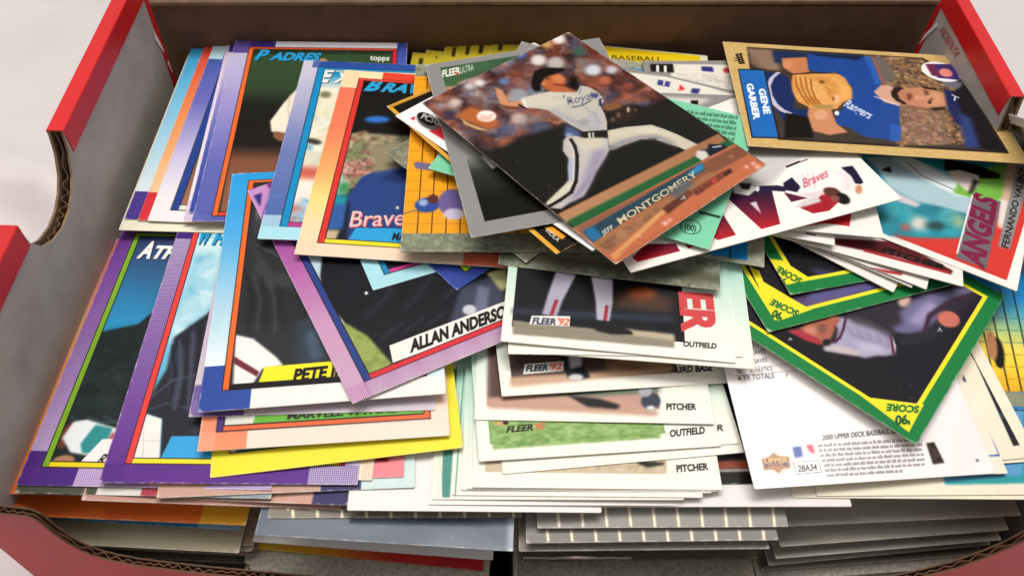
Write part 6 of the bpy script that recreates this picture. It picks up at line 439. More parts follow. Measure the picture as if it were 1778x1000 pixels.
('sal',(62.01,192.923,19.509,111.959,-1.102,5.95),('white card with large navy to crimson letters and a tumbling fielder','#d9d2c8',0.3,None,0.35,8,[('F','#f4eee4'),('p',[(44.48,51.21),(37.53,15.36),(28.61,10.4),(25.87,22.21),(19.36,32.73),(17.73,47.54),(23.67,52.09)],'#c9c6c2',0.8),('g',[(18.38,48.54),(21.8,39.29),(17.01,34.15),(2.91,39.8),(2.88,46.11)],[(0,'#1d1736'),(0.45,'#5a1a34'),(1,'#b5202c')],[(19.9,40.39),(3.35,45.26)],0.05),('p',[(13.98,43.44),(14.01,41.27),(8.53,42.76)],'#d9c4c8',0.08),('g',[(12.18,53.34),(3.28,54.17),(3.14,60.02),(4.76,60.98)],[(0,'#1d1736'),(0.45,'#5a1a34'),(1,'#b5202c')],[(18.92,50.77),(3.45,57.43)],0.05),('g',[(8.85,80.33),(6.06,72.07),(2.88,72.24),(3.07,85.38),(5.23,85.97)],[(0,'#1d1736'),(0.45,'#5a1a34'),(1,'#b5202c')],[(17.4,72.54),(0.96,79.66)],0.05),('p',[(9.53,69.03),(3.2,67.71),(2.92,69.67)],'#b5202c',0.06),('p',[(7.03,30.63),(9.6,21.83),(13.3,17.97),(12.86,15.22),(8.75,15.75),(5.13,18.8),(2.94,23.25),(3.49,28.39)],'#a01f2c',0.06),('p',[(14.81,31.31),(10.01,25.96),(10.15,31.62)],'#5a1a34',0.06),('g',[(28.82,50.31),(24.72,45.59),(19.43,40.67),(18.21,48.83)],[(0,'#1d1736'),(0.45,'#5a1a34'),(1,'#b5202c')],[(29.75,44.81),(1.77,58.37)],0.05),('p',[(23.29,25.05),(24.62,19.68),(20.25,15.25),(18.35,12.57),(17.89,8.93),(15.18,7.25),(11.01,8.69),(7.22,13.15),(9.54,14.81),(11.53,16.31),(11.92,18.89),(9.86,20.25),(10.29,25.98),(13.45,29.16),(16.05,26.93),(16.54,23.58),(20.02,25.04)],'#f2ece8',0.2),('p',[(18.35,12.57),(17.65,9.09),(15.,7.58),(11.13,9.02),(7.73,13.),(10.79,13.55),(14.03,10.52)],'#e2dcda',0.7),('p',[(13.45,29.16),(10.29,25.98),(9.86,20.25),(11.35,19.67),(12.01,25.28)],'#dcc8cc',0.5),('l',[(20.97,22.81),(14.57,26.05)],0.15,'#d8a0a8',0.06),('l',[(20.65,21.17),(14.03,24.58)],0.15,'#d8a0a8',0.06),('l',[(20.34,19.52),(13.49,23.12)],0.15,'#d8a0a8',0.06),('l',[(20.02,17.87),(12.94,21.65)],0.15,'#d8a0a8',0.06),('t','Braves',[(14.32,24.6),(16.57,14.17),(18.21,23.34)],'#c8455a',0.02,0.35,0.08),('p',[(18.92,8.44),(18.4,4.61),(15.81,4.94),(10.62,6.08),(9.88,7.22),(10.78,8.85),(14.24,7.9)],'#1c1834',0.12),('e',[(8.13,9.47),(7.77,8.5),(6.33,10.73)],'#c98a6c',0.2),('p',[(18.62,29.16),(20.08,25.21),(15.15,25.28),(13.43,27.57),(15.68,30.57)],'#1c1834',0.15),('p',[(19.99,36.76),(18.28,31.38),(16.6,29.2),(14.86,30.68),(18.22,37.41)],'#221a3a',0.12),('p',[(22.07,44.7),(23.19,41.48),(20.83,38.26),(18.99,37.95),(17.09,42.02),(19.53,45.55)],'#e3ded8',0.15),('p',[(23.38,41.97),(21.73,38.33),(19.43,40.67),(20.63,42.35)],'#17141f',0.2),('e',[(18.99,37.95),(18.75,37.29),(17.82,38.64)],'#f2eeea',0.1),('e',[(9.76,17.69),(7.9,15.83),(8.14,19.2)],'#5a3428',0.25),('e',[(6.21,16.47),(4.14,15.34),(4.62,18.31)],'#14110f',0.3),('e',[(6.98,18.55),(6.5,17.27),(5.64,19.45)],'#8a4f40',0.25),('l',[(25.01,23.98),(25.86,18.89)],0.8,'#17130f',0.06),('l',[(25.73,18.56),(25.97,15.9)],0.5,'#5a5450',0.06),('p',[(7.46,32.52),(9.58,27.82),(9.9,22.63),(7.29,23.15),(7.05,28.46)],'#cfc9c4',0.3)],[('printed_letter',[(18.38,48.54),(21.8,39.29),(17.01,34.15),(2.91,39.8),(2.88,46.11)]),('printed_letter',[(12.18,53.34),(3.28,54.17),(3.14,60.02),(4.76,60.98)]),('printed_letter',[(8.85,80.33),(6.06,72.07),(2.88,72.24),(3.07,85.38),(5.23,85.97)])])),
('mg2',(24.648,200.785,19.757,68.962,-3.975,2.125),('mint green card back with fine print and a round emblem','#7fae94',0.45,None,0.35,8,[('F','#7ccaa2'),('s',[(57.09,25.53),(61.03,6.7),(59.35,25.79)],'#2f5a44'),('s',[(54.71,24.05),(58.1,6.27),(56.94,24.31)],'#2f5a44'),('s',[(52.36,22.6),(55.21,5.84),(54.56,22.85)],'#2f5a44'),('s',[(50.05,21.16),(52.37,5.42),(52.22,21.4)],'#2f5a44'),('s',[(47.76,19.74),(49.56,5.01),(49.9,19.97)],'#2f5a44'),('e',[(6.78,7.22),(7.39,4.19),(3.75,6.66)],'#24382c',0.05),('e',[(6.78,7.22),(7.35,4.41),(4.02,6.72)],'#7ccaa2',0.05),('t','(00)',[(4.93,8.56),(5.54,5.34),(7.34,8.91)],'#24382c',0.05,0,0.04),('l',[(13.71,6.23),(13.98,0.64)],1.,'#1d2b22',0.15)],[('bar',[(14.42,6.43),(14.75,0.67),(13.27,0.46),(12.93,6.19)])])),
('kg',(7.434,203.945,19.252,40.209,-5.772,1.72),('black card with a gold border stripe sticking out at both ends','#c9952f',0.38,None,0.35,8,[('F','#17140f'),('p',[(0,0),(1.4,0),(1.4,88.9),(0,88.9)],'#dba23a',0.05),('p',[(0,87.3),(63.5,87.3),(63.5,88.9),(0,88.9)],'#c9922f',0.05),('p',[(1.5,2),(6,2),(6,87.1),(1.5,87.1)],'#17140f',0.05),('p',[(-0.98,12.93),(0.48,12.41),(0.61,0.75),(-1.21,1.29)],'#eda02c',0.08),('p',[(4.03,10.28),(6.34,9.73),(6.81,3.91),(5.,3.52)],'#eda02c',0.08),('t','VIOLA',[(3.42,9.53),(3.37,3.58),(4.81,9.68)],'#e3e0da',0.05,0,0.04),('p',[(0.28,-0.15),(7.46,0.43),(7.09,-0.75),(0.06,-1.41)],'#2a2622',0.12)],[])),
('wl',(12.136,203.777,20.921,45.705,-6.384,0.946),('white card with a red triangle and a black oval emblem','#d9d6d2',0.38,None,0.35,8,[('F','#f1eeee'),('p',[(2.62,74.51),(6.77,75.17),(7.1,72.63),(3.12,65.87)],'#d8303a',0.08),('p',[(2.57,84.32),(4.71,83.97),(2.71,82.37)],'#d03040',0.1),('e',[(5.71,78.9),(6.05,73.69),(2.86,77.16)],'#6a6668',0.12),('e',[(6.25,80.16),(6.52,75.86),(4.09,78.84)],'#15130f',0.12),('t','PCSO',[(4.98,81.89),(6.84,74.66),(7.6,83.34)],'#d9d6d4',0.05,0,0.04)],[])),
('ug',(6.842,205.925,21.394,14.999,-5.082,-3.317),('grey bordered card with a green and black picture,under the pitcher','#8a8a88',0.22,None,0.35,8,[('F','#8b8a88'),('S',),('g',[(3.21,86.37),(64.1,91.1),(65.29,0.84),(2.02,0.26)],[(0,'#3c5a3c'),(0.3,'#4f7a4c'),(0.45,'#7a9474'),(0.58,'#a0a294'),(0.68,'#8a8c80'),(0.8,'#2f3430'),(1,'#14130f')],[(9.31,80.27),(9.09,14.57)],0.1),('p',[(4.94,84.41),(21.69,86.29),(21.54,80.43),(4.95,75.82)],'#3f6042',0.3),('t','FLEER',[(4.79,79.76),(11.36,80.41),(5.47,83.9)],'#e8e0d8',0.1,0,0.04),('t','ULTRA',[(11.36,80.41),(16.18,81.22),(11.85,84.28)],'#b9c4b4',0.05,0,0.04),('p',[(9.43,80.96),(10.52,81.37),(10.29,78.92)],'#d04030',0.1),('p',[(3.67,74.09),(8.9,73.31),(8.66,68.56),(7.12,67.63),(3.69,70.63)],'#c48a68',0.4),('l',[(3.64,72.71),(8.68,70.95)],0.5,'#7a4030',0.2),('n',[(4.1,67.13),(10.52,75.66),(19.89,77.28),(25.36,52.),(15.97,43.66),(5.37,57.55)],['#b5826a','#8a4038','#d9cdc4','#5a2a34','#c49a80'],4,0.6,1),('p',[(9.51,34.46),(10.83,34.68),(13.16,28.34),(11.75,27.6)],'#efeeea',0.3),('R',[(5.,5.6),(58.5,5.6),(58.5,85.7),(5.,85.7)],0.05)],[('picture',[(5.,5.6),(58.5,5.6),(58.5,85.7),(5.,85.7)])])),
('m',(21.051,199.219,25.467,42.444,-2.365,0.325),('dark glossy card of a pitcher in grey throwing in front of a crowd','#b9a89c',0.12,None,0.35,8,[('F','#15120e'),('n',[(-0.16,94.36),(64.53,91.8),(63.89,41.05),(47.36,43.01),(34.47,53.37),(29.68,48.16),(12.99,56.3),(2.37,57.29),(-0.85,67.45)],['#6b3428','#8a4a38','#2b2228','#4a5478','#b9a8a4','#3a1c1c','#a85a3c','#1a1618'],5.5,1.,1),('e',[(44.33,82.89),(46.47,81.17),(42.23,80.47)],'#d9d4cc',0.8),('e',[(41.88,89.09),(43.26,87.98),(40.53,87.49)],'#5a6ab0',0.8),('e',[(58.05,87.94),(59.94,86.43),(56.11,85.77)],'#e8e2da',0.8),('e',[(55.09,67.21),(57.21,65.51),(52.93,64.93)],'#c9cdd8',0.8),('e',[(59.94,63.32),(61.46,62.11),(58.37,61.71)],'#c4c0c8',0.8),('e',[(47.83,77.99),(50.27,76.03),(45.41,75.28)],'#b5aca4',0.8),('e',[(20.82,85.36),(22.15,84.29),(19.61,83.84)],'#e3ddd8',0.8),('e',[(17.21,86.28),(18.53,85.21),(16.02,84.76)],'#c9c0bc',0.8),('e',[(8.41,82.52),(9.85,81.36),(7.16,80.89)],'#d0b8ac',0.8),('e',[(27.64,81.09),(28.97,80.02),(26.4,79.58)],'#5f78a8',0.8),('e',[(26.82,72.72),(29.16,70.84),(24.66,70.16)],'#8f949c',0.8),('e',[(32.19,70.35),(34.25,68.7),(30.26,68.11)],'#6a7488',0.8),('e',[(11.1,66.69),(13.07,65.1),(9.38,64.56)],'#8a4a3c',0.8),('e',[(19.27,63.75),(21.12,62.27),(17.61,61.78)],'#b9a49c',0.8),('e',[(21.25,54.94),(23.78,52.9),(18.97,52.32)],'#4a4e68',0.8),('e',[(8.5,56.45),(10.57,54.79),(6.72,54.29)],'#9c5a40',0.8),('e',[(54.15,60.65),(55.95,59.21),(52.33,58.76)],'#b06048',0.8),('e',[(57.93,53.63),(59.42,52.44),(56.41,52.1)],'#8a4438',0.8),('e',[(58.45,77.99),(60.32,76.5),(56.54,75.92)],'#3f5a50',0.8),('e',[(69.66,62.64),(71.04,61.53),(68.18,61.17)],'#7a3a34',0.8),('e',[(18.8,92.99),(20.14,91.92),(17.59,91.42)],'#b05a44',0.8),('e',[(5.49,87.91),(6.8,86.86),(4.38,86.4)],'#a06a60',0.8),('e',[(68.15,68.09),(69.39,67.1),(66.83,66.75)],'#8a3434',0.8),('e',[(3.11,78.57),(4.81,77.2),(1.66,76.66)],'#3a2c44',0.8),('e',[(52.62,87.86),(54.02,86.74),(51.2,86.25)],'#c49a60',0.8),('e',[(64.68,86.22),(65.79,85.34),(63.52,84.96)],'#8a4a44',0.8),('e',[(59.1,46.82),(60.43,45.76),(57.74,45.49)],'#5a3a38',0.8),('p',[(3.74,56.19),(12.99,56.3),(29.45,51.93),(34.47,53.37),(52.96,46.),(58.85,33.77),(59.05,12.29),(-2.56,22.68)],'#12100c',1.),('p',[(4.18,76.98),(10.57,77.77),(13.97,71.69),(12.65,65.44),(8.65,65.08),(6.17,70.65)],'#b0602f',0.5),('p',[(5.08,75.16),(5.47,71.22),(7.42,66.42),(8.13,64.44),(5.68,67.12),(4.03,72.02)],'#c9a070',0.25),('e',[(11.99,70.7),(14.41,68.75),(10.22,68.48)],'#f4e6dc',0.25),('l',[(10.39,73.08),(11.81,70.47),(14.38,69.88)],0.25,'#d0706a',0.15),('e',[(11.,70.03),(12.84,68.55),(10.29,69.15)],'#e0b8a8',0.4),('p',[(23.46,80.48),(24.07,77.64),(22.94,73.91),(22.,71.61),(25.62,69.85),(24.48,66.22),(19.55,69.81),(19.31,73.01),(21.07,76.94)],'#c88a62',0.3),('p',[(18.94,72.56),(20.68,70.03),(24.53,66.56),(23.96,65.89),(18.99,69.14)],'#6a3a2a',0.3),('p',[(26.05,70.65),(30.28,69.56),(36.36,67.39),(40.28,63.86),(43.43,61.72),(45.96,63.62),(47.7,61.04),(47.96,56.92),(46.84,53.58),(43.44,51.37),(42.03,48.03),(39.82,44.68),(36.5,41.24),(32.85,43.13),(30.75,45.87),(29.88,50.51),(29.7,54.64),(29.14,60.62),(27.27,63.24),(24.58,65.77)],'#bfb9ac',0.14),('p',[(26.05,70.65),(30.28,69.56),(36.16,67.16),(40.08,63.63),(41.26,60.75),(36.97,58.83),(31.45,61.),(27.51,64.92),(25.2,66.78)],'#cdc6b6',0.7),('p',[(29.14,60.62),(29.7,54.64),(30.25,48.77),(32.95,43.75),(36.42,41.67),(37.24,45.66),(33.57,49.7),(32.33,55.09),(31.39,59.55)],'#a9a6a8',0.8),('p',[(37.33,51.07),(41.62,51.33),(40.35,46.81),(36.73,43.56),(34.09,44.97)],'#b0aeb2',0.7),('p',[(32.15,50.84),(36.26,50.46),(35.84,47.88),(32.32,47.82)],'#98989a',0.5),('l',[(35.,65.),(37.77,59.71),(36.43,55.5)],0.5,'#aaa596',0.5),('l',[(39.14,54.08),(39.34,49.46),(37.44,45.87)],0.4,'#8f8f94',0.4),('p',[(25.81,70.08),(26.68,69.38),(25.25,65.98),(24.15,66.12)],'#e0dccf',0.15),('p',[(24.08,69.18),(24.44,65.89),(23.92,65.56),(23.18,68.4)],'#1c1a2a',0.15),('p',[(36.95,73.23),(40.45,74.03),(44.72,73.05),(44.95,70.43),(43.86,68.09),(41.51,67.19),(42.73,63.46),(43.08,61.62),(36.6,66.81),(35.85,69.37),(36.38,71.7)],'#b5603a',0.35),('p',[(41.86,73.31),(44.6,72.34),(44.26,69.38),(42.25,68.58),(40.58,70.72)],'#cc7a4e',0.4),('l',[(39.55,69.56),(42.19,66.25),(43.14,63.91)],0.7,'#6a2a1c',0.3),('e',[(39.98,73.21),(40.43,72.85),(39.65,72.83)],'#4a1c12',0.2),('e',[(37.08,71.93),(37.68,71.45),(36.67,71.46)],'#d08a5c',0.3),('p',[(33.96,74.43),(36.56,77.15),(39.23,79.08),(42.1,78.84),(45.04,76.9),(48.01,74.11),(47.75,72.67),(45.45,73.28),(42.19,74.26),(38.93,74.04),(35.99,72.41),(34.06,69.63),(32.19,70.35),(32.51,72.44)],'#14110f',0.3),('p',[(47.3,70.17),(48.12,67.08),(45.46,63.63),(42.9,62.54),(42.34,66.13)],'#14110f',0.8),('p',[(43.14,61.96),(45.96,63.62),(45.78,62.59),(42.9,60.59)],'#d9d6d0',0.12),('l',[(45.48,62.82),(42.75,60.71)],0.25,'#2a2c40',0.08),('p',[(45.19,51.86),(47.43,50.44),(49.63,47.91),(48.39,46.65),(44.76,47.69),(43.04,49.08)],'#80522c',0.5),('p',[(43.06,46.46),(47.97,46.23),(51.7,44.74),(49.95,40.93),(44.93,40.57),(40.73,42.5)],'#2a1a10',1.2),('e',[(49.36,44.75),(49.72,44.46),(48.33,43.71)],'#d8b294',0.3),('e',[(45.07,44.85),(45.43,44.56),(44.06,43.82)],'#8a6a50',0.4),('e',[(42.03,44.36),(42.46,44.01),(41.24,43.54)],'#6a5a48',0.4),('e',[(51.09,43.36),(51.52,43.01),(50.47,42.74)],'#5a4636',0.4),('p',[(45.88,54.73),(47.34,53.56),(44.02,50.91),(43.42,52.15)],'#2a2c44',0.3),('p',[(46.05,53.83),(46.99,53.46),(44.49,51.66)],'#d0ccd0',0.12),('t','Royals',[(35.8,58.64),(46.29,55.17),(37.52,62.21)],'#5a5f7c',0.,0.3,0.1),('l',[(36.02,56.96),(39.56,55.62),(43.22,55.72)],0.5,'#454b6c',0.15),('e',[(37.77,59.71),(38.21,59.36),(37.17,59.05)],'#3a4060',0.2),('e',[(45.95,56.98),(47.13,56.04),(45.12,56.11)],'#4a5074',0.35),('e',[(37.78,62.77),(38.,62.59),(37.17,62.1)],'#6a6e88',0.1),('p',[(28.46,51.64),(29.68,49.23),(29.77,45.6),(27.44,44.67),(24.8,46.79),(25.94,49.39)],'#46527c',0.5),('e',[(26.13,47.47),(27.11,46.68),(25.4,46.66)],'#8a94b8',0.4),('p',[(23.1,46.77),(25.02,47.31),(27.62,45.92),(28.55,43.77),(34.54,38.95),(31.85,34.9),(27.37,32.77),(21.26,30.13),(15.7,26.96),(11.41,24.83),(6.36,25.25),(2.58,25.),(0.2,27.53),(0.79,29.45),(8.14,31.19),(12.45,32.43),(16.07,36.92),(18.59,39.18),(19.73,43.3)],'#bdb6b2',0.2),('p',[(26.99,37.45),(31.16,35.45),(27.37,32.77),(21.26,30.13),(14.93,26.63),(10.56,24.9),(3.49,25.76),(7.48,26.47),(13.92,29.02),(20.37,33.45)],'#9a90a4',0.9),('p',[(18.94,39.56),(20.3,38.47),(15.97,33.75),(12.14,31.09),(9.45,30.13),(12.95,32.98)],'#a4adc4',0.5),('p',[(0.79,29.45),(8.14,31.19),(12.55,32.03),(12.67,30.66),(9.06,29.2),(1.23,28.19)],'#cfc8b0',0.4),('p',[(26.33,45.56),(33.84,39.51),(30.34,37.14),(24.25,39.66),(25.6,42.68)],'#c9c1ac',0.6),('l',[(9.58,26.3),(18.18,28.11)],0.25,'#8a8098',0.3),('l',[(10.63,26.69),(19.65,29.17)],0.25,'#8a8098',0.3),('l',[(11.67,27.08),(21.13,30.23)],0.25,'#8a8098',0.3),('l',[(12.72,27.48),(22.62,31.31)],0.25,'#8a8098',0.3),('l',[(25.26,45.72),(24.05,42.55),(21.73,38.99),(18.22,35.18),(13.7,30.78),(9.52,28.21),(4.67,27.83),(0.5,27.88)],1.1,'#15120f',0.1),('l',[(24.12,45.25),(22.33,41.2),(13.67,31.75),(9.38,29.56)],0.35,'#d8d2c0',0.12),('p',[(30.61,45.99),(37.08,41.84),(35.3,39.74),(28.83,43.55)],'#17130f',0.12),('p',[(31.49,44.57),(32.24,44.32),(30.5,42.2),(29.94,42.65)],'#d9d4c8',0.08),('p',[(32.66,43.98),(33.09,43.64),(31.52,41.73),(30.92,41.87)],'#d9d4c8',0.08),('p',[(37.03,41.53),(42.43,39.33),(49.75,34.88),(51.52,30.59),(52.86,25.96),(54.16,18.98),(51.96,16.99),(50.06,17.16),(49.34,19.1),(48.65,22.04),(47.12,25.68),(45.58,29.36),(42.1,32.17),(36.15,33.49),(31.57,34.1),(33.73,37.86)],'#c6beaa',0.18),('p',[(31.57,34.1),(36.15,33.49),(42.1,32.17),(45.78,29.55),(47.12,25.68),(48.65,22.04),(49.19,24.71),(47.59,30.55),(42.99,33.55),(37.26,35.37),(32.69,36.27)],'#8d8892',0.8),('p',[(36.77,39.97),(48.79,34.21),(51.69,25.84),(49.39,29.81),(42.77,35.85),(35.9,38.56)],'#d2cab4',0.6),('l',[(32.42,36.5),(30.83,34.35)],0.22,'#6a666c',0.08),('l',[(32.64,36.11),(31.26,34.18)],0.22,'#6a666c',0.08),('l',[(32.86,35.73),(31.68,34.01)],0.22,'#6a666c',0.08),('l',[(33.07,35.35),(32.1,33.84)],0.22,'#6a666c',0.08),('l',[(33.29,34.97),(32.52,33.67)],0.22,'#6a666c',0.08),('l',[(33.51,34.58),(32.95,33.5)],0.22,'#6a666c',0.08),('l',[(33.73,34.2),(33.37,33.33)],0.22,'#6a666c',0.08),('l',[(44.72,30.75),(43.66,30.21)],0.3,'#3a3838',0.12),('l',[(45.14,30.42),(44.07,29.88)],0.3,'#3a3838',0.12),('l',[(45.56,30.08),(44.49,29.54)],0.3,'#3a3838',0.12),('l',[(45.98,29.74),(44.91,29.2)],0.3,'#3a3838',0.12),('l',[(46.4,29.4),(45.33,28.87)],0.3,'#3a3838',0.12),('g',[(0.42,24.07),(63.18,18.71),(62.21,14.57),(0.14,19.62)],[(0,'#b0805c'),(1,'#9c6a48')],[(0.72,21.48),(61.79,17.01)],0.3),('p',[(0.75,20.29),(64.59,14.75),(63.61,9.3),(-0.09,15.78)],'#1f5a30',0.35),('p',[(52.43,16.95),(55.58,15.77),(57.26,13.05),(52.29,11.),(48.86,12.11)],'#1c2438',0.2),('p',[(56.93,17.44),(60.41,13.94),(60.02,10.83),(53.28,11.87),(53.02,14.43)],'#151a26',0.2),('l',[(53.19,12.95),(56.17,12.57)],0.5,'#e3e0dc',0.06),('l',[(56.82,15.46),(59.17,14.26)],0.6,'#b9c0c4',0.06),('p',[(51.74,17.5),(53.81,15.83),(52.78,13.28),(49.56,13.2),(49.49,15.93)],'#cfcac4',0.2),('p',[(-0.49,17.25),(63.19,12.39),(63.21,-1.12),(-0.7,-0.24)],'#b36443',0.15),('g',[(0.97,16.93),(63.26,11.3),(62.92,6.45),(0.01,11.18)],[(0,'#8a5a48'),(1,'#7a4a34')],[(1.46,15.09),(62.78,8.6)],0.3),('p',[(1.54,14.46),(48.9,13.07),(47.4,10.33),(0.8,9.7)],'#24404e',0.12),('p',[(1.54,14.46),(5.2,14.36),(4.44,9.83),(0.8,9.7)],'#1f6a98',0.4),('p',[(42.35,12.45),(48.71,12.89),(47.45,10.61),(41.52,10.54)],'#2a80b0',0.3),('p',[(0.65,9.55),(47.05,8.65),(49.74,6.48),(23.69,6.42),(1.06,4.25)],'#9c6a46',0.35),('n',[(1.44,8.07),(24.4,8.24),(24.67,6.22),(1.35,4.56)],['#9c6a46','#7a4f3c','#a87a58'],2,0.3,1),('p',[(1.08,3.15),(24.58,6.59),(25.7,5.39),(0.88,1.15)],'#d2955c',0.3),('p',[(0.44,2.04),(62.94,-0.24),(63.48,1.97),(46.11,5.55),(25.28,4.54)],'#bd6946',0.3),('p',[(25.35,6.87),(36.82,7.38),(37.05,5.33),(24.94,4.22)],'#5a2c24',0.3),('p',[(37.12,6.51),(50.8,6.28),(50.39,4.34),(36.98,4.14)],'#6a3426',0.3),('t','PITCHER',[(34.44,4.97),(50.78,4.68),(35.08,6.92)],'#8a4a34',0.,0,0.1),('p',[(50.42,5.94),(53.73,5.87),(52.9,4.26),(49.74,4.23)],'#3f2420',0.2),('e',[(45.73,5.22),(46.27,4.79),(44.79,4.39)],'#c83a34',0.2),('t','JEFF',[(4.72,9.89),(8.95,9.88),(5.29,11.42)],'#cfcabc',0.05,0,0.06),('t','MONTGOMERY',[(11.44,9.88),(43.69,9.75),(12.14,12.22)],'#cdbb94',0.05,0,0.06),('p',[(31.33,10.26),(40.11,10.4),(40.33,8.31),(31.52,7.02)],'#4a5a60',1.),('e',[(21.63,2.21),(22.26,1.69),(21.05,1.66)],'#f2b5a8',0.4),('e',[(23.64,2.33),(24.15,1.91),(23.18,1.89)],'#f2b5a8',0.4),('e',[(12.43,3.36),(12.74,3.11),(12.15,3.09)],'#f2b5a8',0.4),('e',[(60.75,2.84),(61.3,2.4),(60.19,2.37)],'#f2b5a8',0.4),('e',[(60.5,1.07),(61.17,0.52),(59.79,0.49)],'#f2b5a8',0.4),('e',[(57.92,3.15),(58.46,2.71),(57.36,2.68)],'#f2b5a8',0.4),('e',[(40.,0.16),(40.33,-0.1),(39.69,-0.12)],'#f2b5a8',0.4),('e',[(57.99,9.08),(58.26,8.86),(57.7,8.84)],'#f2b5a8',0.4)],[('name_banner',[(1.54,14.46),(48.9,13.07),(47.4,10.33),(0.8,9.7)])])),  # the small pink dots along the bottom are gloss glints painted in
